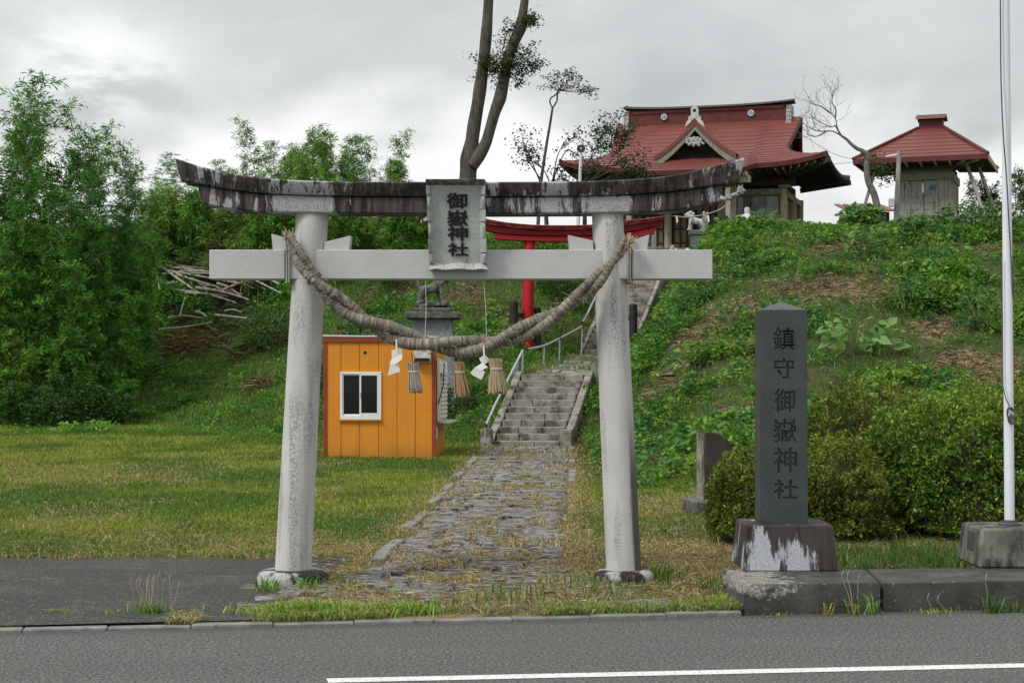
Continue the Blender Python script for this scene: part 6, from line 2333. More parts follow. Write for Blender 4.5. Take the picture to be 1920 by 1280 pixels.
def banks():
    rng = np.random.default_rng(8)
    parts, straw = [], []
    # right bank
    def sample(N, xa, xb, ya, yb):
        Y = rng.uniform(ya, yb, N)
        X = rng.uniform(xa, xb, N)
        k = np.abs(X) < 0.31 * Y + 1.8
        return X[k], Y[k]
    for side in ('R', 'L'):
        if side == 'R':
            X, Y = sample(26000, 0.8, 17.0, 21.5, 52.0)
            k = (X - stair_x(Y) > 0.98) & ((Y < S0) | True)
            k &= ~((Y < S0) & (X - path_x(Y) < 1.25))
            z = land(X, Y)
            k &= (z - flat_z(Y) > 0.10) | ((rng.random(len(X)) < 0.35) & (X > 1.5) & (Y > 25))
        else:
            X, Y = sample(30000, -18.0, 2.6, 36.0, 63.0)
            z = land(X, Y)
            k = (stair_x(Y) - X > 0.98) & ((z - flat_z(Y) > 0.12) | ((vnoise(X * 0.8, Y * 0.8, 61, 2) > 0.55) & (Y > 41)))
            k &= ~((X > -3.9) & (X < -1.2) & (Y > 33) & (Y < 36.4))
        X, Y, z = X[k], Y[k], z[k]
        dry = dry_mask(X, Y)
        if side == 'L':
            pass
        k = rng.random(len(X)) > dry * 0.86
        # meadow on the left: low plants; taller near the top
        X2, Y2, z2 = X[k], Y[k], z[k]
        clump = vnoise(X2 * 0.55, Y2 * 0.55, 91, 3)
        size = 0.10 + 0.62 * clump ** 1.8 * (0.5 + rng.random(len(X2)))
        if side == 'L':
            size *= 0.8 + 0.7 * smooth(52, 60, Y2)
        gap = vnoise(X2 * 1.25, Y2 * 1.1, 131, 2)
        k2 = rng.random(len(X2)) < np.where(size > 0.25, 0.52, 0.7) * (0.12 + 0.88 * smooth(0.28, 0.46, gap))
        if side == 'L':
            k2 &= (rng.random(len(X2)) < 0.4) | (z2 - flat_z(Y2) > 2.8) | (X2 > -4)
        X2, Y2, z2, size, clump = X2[k2], Y2[k2], z2[k2], size[k2], clump[k2]
        kind = (vnoise(X2 * 1.1, Y2 * 1.0, 55, 2) * 7.0 + rng.normal(size=len(X2)) * 0.9).astype(int) % 5
        col = GREENS[kind]
        if side == 'L':
            col = col * np.array([0.95, 1.05, 0.9])
        for lo, hi, nl, wd in ((0.0, 0.22, 14, 0.45), (0.22, 0.34, 26, 0.52), (0.34, 2.0, 44, 0.55)):
            q = (size >= lo) & (size < hi)
            if q.sum():
                parts.append(weed_plants(X2[q], Y2[q], z2[q], size[q], nl, col[q], rng, wd))
        # grass blades between
        NB = 45000 if side == 'R' else 170000
        if side == 'R':
            X, Y = sample(NB, 0.8, 17, 22, 52)
            k = (X - stair_x(Y) > 0.95) & ~((Y < S0) & (X - path_x(Y) < 1.2))
        else:
            X, Y = sample(NB, -18, 2.6, 36, 62)
            k = (stair_x(Y) - X > 0.95) & ~((X > -3.9) & (X < -1.2) & (Y > 33) & (Y < 36.4))
        z = land(X, Y)
        k &= z - flat_z(Y) > 0.05
        X, Y, z = X[k], Y[k], z[k]
        n = len(X)
        dry = dry_mask(X, Y)
        isd = rng.random(n) < dry * 0.8 + 0.04
        h = np.where(isd, rng.uniform(0.05, 0.16, n), rng.uniform(0.07, 0.24, n)) * (0.6 + 0.9 * vnoise(X * 1.1, Y * 1.1, 6, 2))
        g = (np.array([0.095, 0.185, 0.026]) if side == 'R' else np.array([0.14, 0.28, 0.035])) * (1 - 0.4 * vnoise(X, Y, 12, 2)[:, None])
        col = np.where(isd[:, None], np.array([[0.27, 0.20, 0.11]]), g)
        straw.append(blade_arrays(np.stack([X, Y, z - 0.01], 1), h, rng.uniform(0.012, 0.022, n), np.where(isd, 1.3, 0.5) * rng.uniform(0.5, 1.2, n), jit(col, n, rng, 0.25), rng))
    stuff('bank_weeds', parts, 'leaf')
    stuff('bank_grass', straw, 'grass_blade')
    # cut straw on the bank
    X, Y = rng.uniform(-5.5, 16, 330000), rng.uniform(22, 54, 330000)
    d = dry_mask(X, Y)
    z = land(X, Y)
    k = (rng.random(len(X)) < d * 0.75) & (np.abs(X - stair_x(Y)) > 1.0) & ~((X < -1.2) & (Y < 36.5)) & (np.abs(X) < 0.31 * Y + 1.8) & (z - flat_z(Y) > 0.12)
    X, Y, z = X[k], Y[k], z[k]
    n = len(X)
    base = np.stack([X, Y, z + rng.uniform(0.0, 0.10, n)], 1)
    ang = vnoise(X * 0.8, Y * 0.8, 70, 2) * 9 + rng.normal(size=n) * 1.1
    dv = np.stack([np.cos(ang), np.sin(ang), rng.normal(size=n) * 0.25 - 0.1], 1)
    L = rng.uniform(0.10, 0.36, n) * np.where(rng.random(n) < 0.06, 1.8, 1.0)
    pal = np.array([[0.36, 0.29, 0.175], [0.29, 0.225, 0.13], [0.22, 0.165, 0.10], [0.42, 0.36, 0.24]])[rng.integers(0, 4, n)]
    stuff('bank_straw', [leaf_arrays(base, dv, L, rng.uniform(0.008, 0.015, n), jit(pal * 1.1, n, rng, 0.25), rng.uniform(0, 0.3, n), rng)], 'dry_stalk')


banks()


def single_plant(name, label, cat, p, size, nl, col, seed, wide=0.6, group=None, flat=0.5, stemcol='bamboo_culm', lmax=0.15):
    rng = np.random.default_rng(seed)
    t = thing(name, label, cat, p, group)
    one = np.array([0.0])
    V, Fc, C = weed_plants(one, one, one, np.array([size]), nl, np.array([col]), rng, wide, flat, lmax, wide > 0.55)
    me = mesh_arrays('foliage', V, Fc, C, G('leaf'))
    link('foliage', me, t)
    m = MB()
    rr = random.Random(seed)
    for i in range(5):
        a = rr.uniform(0, 6.28)
        m.tube([Vector(p) - Vector((0, 0, 0.05)), Vector(p) + Vector((math.cos(a) * size * 0.3, math.sin(a) * size * 0.3, size * 0.7))], [0.012, 0.006], 5, False)
    m.build('stem', G(stemcol), t)
    return t


def bank_plants():
    L = [(1600, 668, 0.95, 46, (0.10, 0.20, 0.05), 'pale green weed with very large heart-shaped leaves right of the stele', 0.85),
         (1655, 662, 0.7, 34, (0.09, 0.18, 0.045), 'smaller broad-leaved pale weed beside the large-leaved one right of the stele', 0.8),
         (1490, 540, 0.8, 60, (0.07, 0.14, 0.03), 'rosette of green weeds on bare straw above the stele', 0.45),
         (1623, 482, 0.95, 90, (0.07, 0.15, 0.03), 'round dense green vine mound on the straw below the wooden post', 0.8),
         (1745, 505, 0.8, 60, (0.06, 0.12, 0.03), 'dark green weed clump high on the bank below the storehouse', 0.5),
         (1370, 612, 0.65, 60, (0.06, 0.12, 0.025), 'low green weed clump on the straw left of the stele top', 0.45),
         (1290, 585, 0.8, 70, (0.055, 0.12, 0.024), 'tall bushy weed on the slope just under the tie beam end', 0.4),
         (1215, 690, 0.85, 90, (0.05, 0.11, 0.022), 'dense leafy weed clump right of the right granite pillar', 0.45),
         (1315, 690, 0.6, 60, (0.11, 0.17, 0.035), 'yellow-green upright weed left of the stele halfway down the bank', 0.35),
         (1700, 590, 1.0, 110, (0.055, 0.115, 0.022), 'wide spreading weed patch on the bank left of the flagpole', 0.45),
         (1840, 620, 1.0, 110, (0.05, 0.105, 0.022), 'leafy weed patch on the bank between stele and flagpole, nearest the pole', 0.45),
         (1440, 480, 0.6, 50, (0.08, 0.15, 0.03), 'small bright weed near the crest below the stone lantern', 0.45)]
    for i, (x, y, s, n, c, lab, wd) in enumerate(L):
        p = ground_at(x, y)
        single_plant('leafy_weed', lab, 'plant', p, s, int(n * (1.0 if i < 2 else 2.2)), tuple(1.5 * k for k in c), 100 + i, wd, 'leafy weeds standing out on the right bank', lmax=0.26 if i < 2 else 0.14)
    # vine mounds and weeds on the crest
    crest = [(1615, 430, 1.0, 240, (0.07, 0.16, 0.025), 'bright green vine mound on the crest below the bare tree', 0.85),
             (1790, 432, 1.0, 150, (0.045, 0.10, 0.02), 'dark bush at the crest under the storehouse right corner', 0.6),
             (1715, 440, 0.8, 110, (0.06, 0.125, 0.025), 'low green bush before the storehouse door', 0.6),
             (1862, 436, 1.2, 190, (0.05, 0.11, 0.02), 'green bush on the crest left of the flagpole', 0.6),
             (1435, 425, 0.8, 70, (0.10, 0.17, 0.04), 'feathery weed growing on the crest beside the stone lantern', 0.3),
             (1345, 445, 0.9, 80, (0.06, 0.13, 0.025), 'upright green weed on the crest beside the wooden post with paper', 0.3)]
    for i, (x, y, s, n, c, lab, wd) in enumerate(crest):
        p = ground_at(x, y + 12)
        single_plant('crest_bush', lab, 'bush', p, s, int(n * 2.6), tuple(1.35 * k for k in c), 200 + i, wd, 'bushes along the crest of the right bank')


bank_plants()


# ------------------------------------------------------------------ clipped azaleas
def azalea(px0, px1, ytop, ybase, Y0, depth, lab, n, seed, cols, leaf=0.045):
    rng = np.random.default_rng(seed)
    cx = P((px0 + px1) / 2, 0, Y0).x
    a = (px1 - px0) / F * Y0 / 2
    z0 = lz(cx, Y0) if Y0 < 22 else lz(cx, Y0) - 0.1
    ht = P(0, ytop, Y0).z - z0
    t = thing('azalea_shrub', lab, 'shrub', (cx, Y0, z0), 'clipped azalea shrubs beside the stele')
    def surf(th, ph, k=1.0):
        e = 0.62
        c = np.cos(ph)
        x = a * np.sign(np.cos(th)) * np.abs(np.cos(th)) ** 0.8 * c ** e
        y = depth * np.sin(th) * c ** e
        z = ht * np.sin(ph) ** 0.9
        q = 1 + 0.24 * (vnoise(th * 2.2 + seed, ph * 3.5 + seed, seed, 3) - 0.5) * 2
        return np.stack([x * q * k, y * q * k, z * (0.90 + 0.22 * (vnoise(x * 2.5 + seed, y * 2.5, seed + 3, 2) - 0.5) * 2) * k], 1)
    # closed dark shell, coloured as the shade among the inner twigs
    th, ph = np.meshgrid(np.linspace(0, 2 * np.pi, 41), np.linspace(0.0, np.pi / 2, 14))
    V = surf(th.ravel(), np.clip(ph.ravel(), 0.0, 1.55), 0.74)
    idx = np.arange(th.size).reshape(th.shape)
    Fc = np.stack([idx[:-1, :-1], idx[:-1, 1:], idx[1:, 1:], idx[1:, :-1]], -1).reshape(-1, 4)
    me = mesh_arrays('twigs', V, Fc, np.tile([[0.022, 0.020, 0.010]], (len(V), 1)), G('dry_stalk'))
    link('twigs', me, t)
    th = rng.uniform(0, 2 * np.pi, n)
    ph = np.arcsin(rng.uniform(0.0, 1, n) ** 0.9)
    k = 0.84 + 0.19 * rng.random(n) ** 0.7
    ph = np.maximum(ph, 0.06 + 0.10 * vnoise(th * 3, th * 0, seed, 2))
    p = surf(th, ph) * k[:, None]
    nrm = unit(p / np.array([a * a, depth * depth, ht * ht]) + np.array([0, 0, 0.15]))
    # leaves stand in little whorls at the shoot tips
    nw = n // 5
    wi = rng.integers(0, nw, n)
    wp, wn = p[wi], nrm[wi]
    base = wp + rng.normal(size=(n, 3)) * 0.012
    d = wn * 0.55 + rng.normal(size=(n, 3)) * 0.6 + np.array([0, 0, 0.2])
    L = leaf * rng.uniform(0.7, 1.5, n)
    tone = vnoise(wp[:, 0] * 3.1 + 7 + seed, wp[:, 2] * 3.1 + wp[:, 1] * 2, seed + 9, 3)
    pick = rng.random(n)
    c = np.where((pick < 0.62)[:, None], cols[0], np.where((pick < 0.85)[:, None], cols[1], cols[2]))
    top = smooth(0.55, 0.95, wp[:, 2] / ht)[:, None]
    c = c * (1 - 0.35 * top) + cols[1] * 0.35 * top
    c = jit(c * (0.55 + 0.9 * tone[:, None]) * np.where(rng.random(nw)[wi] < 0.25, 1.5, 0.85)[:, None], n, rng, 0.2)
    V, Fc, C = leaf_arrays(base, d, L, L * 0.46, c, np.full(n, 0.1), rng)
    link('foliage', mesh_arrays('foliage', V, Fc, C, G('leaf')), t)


AZ_G = np.array([[0.080, 0.128, 0.018], [0.205, 0.255, 0.034], [0.150, 0.110, 0.026]])
AZ_B = np.array([[0.070, 0.150, 0.022], [0.240, 0.360, 0.042], [0.105, 0.13, 0.020]])
azalea(1332, 1470, 822, 985, 18.6, 0.75, 'smaller olive azalea left of the stele against the half-round stone', 16000, 3, AZ_G, 0.042)
azalea(1478, 1672, 815, 1000, 18.9, 0.9, 'middle olive azalea directly behind and right of the stele', 22000, 4, AZ_G, 0.042)
azalea(1600, 1965, 742, 1012, 19.6, 1.35, 'largest round bright-tipped azalea behind the flagpole', 52000, 5, AZ_B, 0.05)
azalea(1505, 1765, 708, 900, 24.5, 1.2, 'rear azalea on the bank above the others, behind the stele', 20000, 6, AZ_G, 0.055)
azalea(1735, 1990, 722, 900, 24.0, 1.2, 'rear azalea behind the flagpole at the right edge', 20000, 8, AZ_G, 0.055)


# ------------------------------------------------------------------ bamboo
def bamboo_mesh(seed, H, nbr, per, col):
    """culm and leafy crown of one bamboo, standing at the origin"""
    rng = np.random.default_rng(seed)
    az = rng.uniform(0, 2 * np.pi)
    f = np.linspace(0, 1, 9)
    bend = 0.16 * H * f ** 2.6
    cul = np.stack([np.cos(az) * bend, np.sin(az) * bend, H * (f - 0.05 * f ** 3)], 1)
    def at(q):
        return np.stack([np.interp(q, f, cul[:, k]) for k in range(3)], -1)
    q = 0.10 + 0.90 * rng.random(nbr) ** 0.75
    ba = rng.uniform(0, 2 * np.pi, nbr)
    bl = (0.12 * H * (1 - q) + 0.35 + 0.02 * H) * rng.uniform(0.5, 1.3, nbr) * np.minimum(1, q * 4)
    start = at(q)
    bd = np.stack([np.cos(ba), np.sin(ba), 0.95 + 0.35 * rng.normal(size=nbr)], 1)
    bd = unit(bd)
    # leaves along every branch
    N = nbr * per
    i = np.repeat(np.arange(nbr), per)
    s = rng.uniform(0.25, 1.05, N)
    pos = start[i] + bd[i] * (bl[i] * s)[:, None]
    pos[:, 2] -= (bl[i] * s ** 2 * 0.35)
    pos += rng.normal(size=(N, 3)) * 0.05
    d = bd[i] * 0.8 + rng.normal(size=(N, 3)) * 0.55 + np.array([0, 0, -0.15])
    L = rng.uniform(0.10, 0.23, N)
    keep = rng.random(N) < np.clip(1.25 - 0.85 * q[i], 0.3, 1)
    pos, d, L, i, s = pos[keep], d[keep], L[keep], i[keep], s[keep]
    N = len(i)
    tone = (rng.choice([0.5, 0.75, 1.0, 1.3, 1.7], nbr)[i] * (0.65 + 0.55 * s))[:, None]  # tips painted lighter, inner leaves darker, as light and shaded hollows
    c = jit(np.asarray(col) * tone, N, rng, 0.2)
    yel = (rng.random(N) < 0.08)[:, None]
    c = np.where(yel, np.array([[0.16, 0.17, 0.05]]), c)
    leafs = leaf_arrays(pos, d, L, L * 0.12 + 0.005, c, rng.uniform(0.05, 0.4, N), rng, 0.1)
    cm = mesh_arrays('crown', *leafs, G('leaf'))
    m = MB()
    m.tube([Vector(p) for p in cul], list(np.linspace(0.022, 0.006, 9)), 6)
    for k in range(0, nbr, 3):
        a = Vector(start[k]); b = a + Vector(bd[k]) * float(bl[k]) * 0.9 - Vector((0, 0, float(bl[k]) * 0.3))
        m.tube([a, a.lerp(b, 0.5) + Vector((0, 0, 0.05)), b], [0.006, 0.004, 0.002], 3, False)
    return cm, m


def bamboo_stock(name, label, group, variants, spots, cat='bamboo', single=()):
    protos = []
    for (seed, H, nbr, per, col) in variants:
        t = thing(name, label, cat, (0, 0, 0), group)
        cm, m = bamboo_mesh(seed, H, nbr, per, col)
        link('crown', cm, t)
        m.build('culm', G('bamboo_culm'), t)
        protos.append([t, H, False])
    rr = random.Random(41)
    for px, Y, ytop, v in spots:
        pr = protos[v % len(protos)]
        x = P(px, 0, Y).x
        z = lz(x, Y) - 0.1
        h = P(0, ytop, Y).z - z
        s = h / (pr[1] * 0.96)
        if not pr[2]:
            o = pr[0]; pr[2] = True
        else:
            o = pr[0].copy(); COL.objects.link(o)
            for ch in pr[0].children:
                c = ch.copy(); COL.objects.link(c); c.parent = o
        o.location = (x, Y, z)
        w = min(max(s, 0.6), 1.25)
        o.scale = (w, w, s)
        o.rotation_euler = (0, 0, rr.uniform(0, 6.28))
        o['label'] = single[spots.index((px, Y, ytop, v))] if spots.index((px, Y, ytop, v)) < len(single) else label
    for pr in protos:
        if not pr[2]:
            for ch in list(pr[0].children): bpy.data.objects.remove(ch)
            bpy.data.objects.remove(pr[0])


def groves():
    DK, MD, LT = (0.060, 0.190, 0.030), (0.092, 0.240, 0.034), (0.155, 0.28, 0.042)
    var = [(1, 9.0, 150, 46, MD), (2, 9.0, 160, 44, DK), (3, 8.0, 150, 42, MD), (4, 6.0, 150, 48, MD), (5, 5.0, 150, 48, LT), (6, 4.0, 150, 48, MD)]
    spots = [(18, 50, 150, 0), (55, 50.5, 160, 2), (-30, 49, 170, 1), (98, 51, 205, 0), (188, 53, 205, 2), (150, 52.5, 265, 0), (258, 55, 240, 2), (292, 61.5, 290, 0), (328, 62.5, 305, 2),
             (225, 52, 310, 1), (82, 49, 255, 1), (0, 48.5, 330, 1), (130, 49, 400, 1), (200, 49.5, 420, 3), (245, 51, 450, 3), (60, 48, 440, 3), (170, 48.6, 500, 3), (215, 49, 560, 3),
             (262, 52, 430, 3), (20, 47.6, 545, 4), (108, 48.0, 560, 3), (240, 50.5, 600, 5), (40, 49.5, 230, 1), (120, 50.5, 300, 1), (-55, 50, 210, 0), (70, 51.5, 300, 3), (180, 51, 360, 1), (232, 53, 370, 1),
             (-20, 47.8, 420, 3), (95, 47.5, 640, 5), (150, 48, 620, 5), (200, 48.6, 650, 5), (10, 47.2, 690, 5), (225, 49.5, 680, 5), (45, 47.6, 660, 4), (20, 51, 215, 1), (215, 51, 480, 1), (268, 60, 340, 0), (60, 50, 360, 1),
             (160, 50.2, 430, 3), (110, 49.2, 480, 3), (10, 49, 470, 1), (236, 52, 520, 3), (258, 52.5, 540, 5), (190, 50, 540, 3), (75, 48.4, 540, 1), (140, 47.8, 700, 5), (225, 48.4, 715, 5), (60, 47.3, 720, 5), (-120, 50, 200, 1), (-190, 50.5, 190, 0), (-150, 48.5, 420, 3), (-90, 48, 520, 3), (-230, 49, 380, 1)]
    bamboo_stock('bamboo', 'green bamboo in the dense grove at the left edge of the lawn', 'bamboo in the left grove', var, spots, single=(
        'tallest bamboo plume rising against the sky at the left edge', 'second tall bamboo plume just right of the tallest one',
        'tall bamboo cut by the left edge of the picture', 'bamboo plume with a drooping tip right of the tallest pair',
        'feathery bamboo plume alone against bright cloud in the middle of the grove', 'bamboo between the tall left plumes and the lone middle plume',
        'pointed bamboo plume near the right end of the grove', 'second last thin bamboo plume left of the lintel tip',
        'last thin bamboo plume directly beside the left lintel tip'))
    var = [(11, 5.0, 120, 30, LT), (12, 5.0, 120, 28, MD), (13, 4.0, 110, 32, LT)]
    spots = [(486, 63, 228, 0), (430, 62, 300, 1), (520, 63.5, 290, 2), (562, 64, 236, 0), (598, 63, 250, 1), (632, 63, 285, 2), (660, 64, 280, 0), (700, 65, 258, 1), (738, 65, 252, 0), (768, 65, 305, 2), (580, 62, 300, 2),
             (455, 62.5, 320, 2), (545, 62, 320, 1), (610, 62, 310, 2), (680, 62.5, 320, 1), (720, 63, 330, 2), (640, 61.5, 340, 2), (500, 62, 340, 2), (790, 64, 345, 2), (835, 63, 380, 2),
             (345, 62, 365, 2), (310, 62, 355, 1), (385, 61.5, 372, 2), (410, 61, 365, 0), (450, 61, 370, 2), (355, 60.8, 385, 1), (470, 60.8, 385, 2), (520, 60.6, 375, 2), (570, 60.6, 372, 1), (640, 60.2, 380, 2), (690, 60, 380, 1), (740, 60, 395, 2), (780, 59.5, 400, 2), (500, 64, 262, 1), (535, 64.5, 268, 0), (575, 65, 262, 2), (615, 65, 258, 0), (645, 64.5, 262, 1), (585, 63, 275, 1), (545, 63, 300, 2), (625, 63.5, 300, 0), (665, 63.5, 305, 1), (515, 63, 315, 0), (600, 62.5, 330, 1), (560, 62.5, 335, 0), (690, 64, 300, 2), (475, 63, 300, 0), (445, 63, 330, 1), (715, 64, 310, 0), (755, 64.5, 300, 1), (300, 60, 400, 2), (600, 59.5, 410, 2), (655, 58.8, 420, 1), (720, 58.5, 430, 2), (760, 58, 440, 2), (540, 60, 420, 1)]
    bamboo_stock('bamboo', 'light green feathery bamboo on the hilltop behind the granite gate', 'bamboo on the hilltop behind the gate', var, spots, single=(
        'slim pointed bamboo plume, leftmost of the taller ones above the lintel', 'short bamboo at the left end of the hilltop row, above the lintel',
        'low bamboo just right of the slim pointed plume above the lintel', 'dense tall bamboo plume above the left pillar, left of its twin',
        'dense tall bamboo plume above the left pillar, right of its twin', 'lower bamboo between the dense twin plumes and the thin grey ones',
        'middle bamboo plume above the lintel between left pillar and plaque', 'thin pale bamboo plume left of the last tall one near the forked tree',
        'last tall thin bamboo plume left of the forked tree'))

    # waist-high growth along the brow of the hill, each clump a plant
    rr = random.Random(77)
    var = [(21, 2.2, 60, 34, LT), (22, 2.0, 60, 34, MD), (23, 2.4, 55, 34, (0.11, 0.19, 0.03))]
    spots = []
    for px in range(282, 800, 17):
        Y = np.interp(px, [280, 420, 600, 800], [59.5, 59.0, 57.0, 54.5]) - rr.uniform(0, 2.0)
        spots.append((px + rr.uniform(-6, 6), Y, rr.uniform(352, 402), rr.randrange(3)))
    bamboo_stock('bamboo_shrub', 'low pale green bamboo clump on the brow of the hill behind the gate lintel', 'low bamboo along the brow of the hill', var, spots)


groves()


def undergrowth():
    """dark bushes at the foot of the grove and on the left bank"""
    L = [(40, 790, 47.2, 1.7, (0.045, 0.115, 0.020), 'dark green bush at the left edge under the bamboo'),
         (130, 790, 47.4, 1.9, (0.040, 0.100, 0.020), 'darkest bush at the foot of the bamboo grove, with hollow shade beneath'),
         (185, 775, 48.0, 1.6, (0.048, 0.115, 0.022), 'dark bush at the right foot of the bamboo grove'),
         (95, 800, 46.6, 1.3, (0.055, 0.115, 0.025), 'pale feathery low bush before the bamboo, near the left edge'),
         (700, 590, 47.5, 1.8, (0.040, 0.095, 0.02), 'dark bush on the bank right above the orange hut'),
         (640, 610, 46.0, 1.3, (0.038, 0.085, 0.02), 'leafy bush between left granite pillar and orange hut roof'),
         (520, 600, 52.0, 1.9, (0.05, 0.115, 0.02), 'bush on the slope just left of the left granite pillar'),
         (745, 470, 52.5, 1.6, (0.036, 0.085, 0.018), 'broad-leaved dark bush on the bank left of the name plaque'),
         (880, 600, 45.5, 1.2, (0.060, 0.125, 0.024), 'bright weed clump on the bank left of the red gate'),
         (860, 720, 40.6, 1.2, (0.040, 0.095, 0.020), 'green weeds between the orange hut and the handrail'),
         (1050, 560, 51.0, 1.3, (0.040, 0.095, 0.022), 'dark grassy bush behind the red gate pillar by the handrail')]
    for i, (x, y, Y, s, c, lab) in enumerate(L):
        xx = P(x, 0, Y).x
        p = Vector((xx, Y, lz(xx, Y) - 0.1))
        single_plant('bush', lab, 'bush', p, s, int(420 * s * s) if s < 2 else 2300, c, 300 + i, 0.42, 'bushes at the grove and on the left bank', 0.7, 'bark_dark')


undergrowth()


def pole_pile():
    """heap of cut bamboo"""
    rr = random.Random(12)
    L = [((282, 440), (420, 520)), ((300, 452), (480, 470)), ((310, 448), (415, 452)), ((280, 447), (455, 462)), ((315, 455), (372, 500)), ((335, 503), (420, 503)), ((345, 511), (430, 512)), ((340, 498), (410, 508)),
         ((296, 518), (470, 566)), ((335, 521), (480, 563)), ((300, 530), (390, 552)), ((320, 527), (430, 543)), ((312, 556), (430, 572)), ((370, 568), (470, 575)), ((350, 575), (430, 572)), ((400, 570), (445, 590)),
         ((283, 475), (303, 570)), ((408, 545), (425, 522)), ((425, 598), (455, 612)), ((405, 612), (480, 625)), ((318, 620), (380, 628)), ((300, 648), (400, 633)), ((370, 616), (390, 624)), ((420, 572), (485, 560)), ((410, 562), (455, 575)),
         ((330, 560), (300, 552)), ((440, 540), (500, 560)), ((360, 545), (470, 548)), ((350, 590), (340, 612)), ((345, 535), (440, 560))]
    DONE = []
    for k in range(34):
        x0, y0 = rr.uniform(272, 400), rr.uniform(438, 545)
        ln = rr.uniform(70, 190)
        an = rr.choice((0.12, 0.2, 0.28, 0.5, -0.08)) + rr.uniform(-0.08, 0.08)
        L.append(((x0, y0), (x0 + ln * math.cos(an), y0 + ln * math.sin(an))))
    POLE_LABELS = {0: 'thick pale bamboo pole slanting steeply down across the top of the heap', 1: 'topmost long bamboo pole lying level along the heap crest', 16: 'bamboo pole standing almost upright at the left end of the heap', 24: 'separate straight pole low on the slope below the heap, right one', 25: 'pale pole lying above the brown straw at the bottom of the heap', 8: 'longest bamboo pole crossing the middle of the heap'}
    for (x0, y0), (x1, y1) in L:
        a, b = ground_at(x0, y0), ground_at(x1, y1)
        a, b = a + Vector((0, -0.25, 0.22 + rr.uniform(0, 0.35))), b + Vector((0, -0.25, 0.20 + rr.uniform(0, 0.35)))
        t = thing('bamboo_pole', POLE_LABELS.get(len(DONE), 'grey dead bamboo pole lying in the cut heap left of the granite gate'), 'bamboo pole', a, 'dead bamboo poles heaped on the left slope')
        m = MB()
        pts, rad = [], []
        n = 7
        sag = rr.uniform(-0.05, 0.1)
        r0 = rr.uniform(0.028, 0.060)
        for i in range(n):
            f = i / (n - 1)
            pts.append(a.lerp(b, f) + Vector((0, 0, sag * math.sin(math.pi * f))))
            rad.append(r0 * (1 - 0.45 * f))
        m.tube(pts, rad, 7)
        m.build('pole', G('dead_bamboo'), t)
        DONE.append(t)
    rng = np.random.default_rng(77)
    parts = []
    for (x, y, sx, sy, n, col) in ((390, 478, 100, 26, 2600, (0.17, 0.15, 0.12)), (400, 560, 90, 28, 2200, (0.13, 0.115, 0.09)), (360, 650, 40, 8, 900, (0.25, 0.18, 0.085)), (490, 652, 30, 6, 350, (0.22, 0.15, 0.075)), (490, 730, 30, 6, 160, (0.24, 0.19, 0.10))):
        c = ground_at(x, y)
        k = rng.normal(size=(n, 2))
        X = c.x + k[:, 0] * sx / F * c.y * 0.6
        Yv = c.y + k[:, 1] * 1.0 * sy / 26
        z = land(X, Yv) + rng.uniform(0.02, 0.22, n)
        dv = rng.normal(size=(n, 3)) * np.array([1.2, 0.7, 0.35])
        Ln = rng.uniform(0.2, 0.9, n)
        parts.append(leaf_arrays(np.stack([X, Yv, z], 1), dv, Ln, rng.uniform(0.012, 0.03, n), jit(np.array(col), n, rng, 0.35), rng.uniform(0, 0.2, n), rng))
    stuff('dead_brush', parts, 'dry_stalk')


pole_pile()


# ------------------------------------------------------------------ trees
def leaf_cloud(name, pts, n, spread, L, col, parent, seed, wide=0.5, flat=0.25):
    rng = np.random.default_rng(seed)
    pts = np.array([tuple(p) for p in pts])
    off = np.array(tuple(root_loc(parent)))
    i = rng.integers(0, len(pts), n)
    base = pts[i] + rng.normal(size=(n, 3)) * np.asarray(spread)
    d = rng.normal(size=(n, 3)) * np.array([1, 1, flat * 2]) + np.array([0, 0, 0.1])
    Ls = L * rng.uniform(0.6, 1.3, n)
    V, Fc, C = leaf_arrays(base - off, d, Ls, Ls * wide, jit(np.array(col), n, rng, 0.3), rng.uniform(0, 0.3, n), rng)
    return link(name, mesh_arrays(name, V, Fc, C, G('leaf')), parent)


def twigs(m, a, d, L, r, depth, rr, tips, curl=0.5, split=(2, 3), up=0.15):
    pts = [a]
    p, v = Vector(a), Vector(d).normalized()
    n = 5
    for i in range(n):
        v = (v + Vector((rr.gauss(0, curl), rr.gauss(0, curl), rr.gauss(0, curl) + up)) * 0.32).normalized()
        p = p + v * L / n
        pts.append(p.copy())
    m.tube(pts, list(np.linspace(r, r * 0.55, n + 1)), 6 if r > 0.02 else 4, False)
    tips.append(p.copy())
    if depth > 0:
        for k in range(rr.randint(*split)):
            q = rr.choice((2, 3, 4, 5))
            dv = (v + Vector((rr.gauss(0, 0.6), rr.gauss(0, 0.6), rr.gauss(0.1, 0.5)))).normalized()
            twigs(m, pts[q], dv, L * rr.uniform(0.5, 0.8), r * 0.55, depth - 1, rr, tips, curl, split, up)


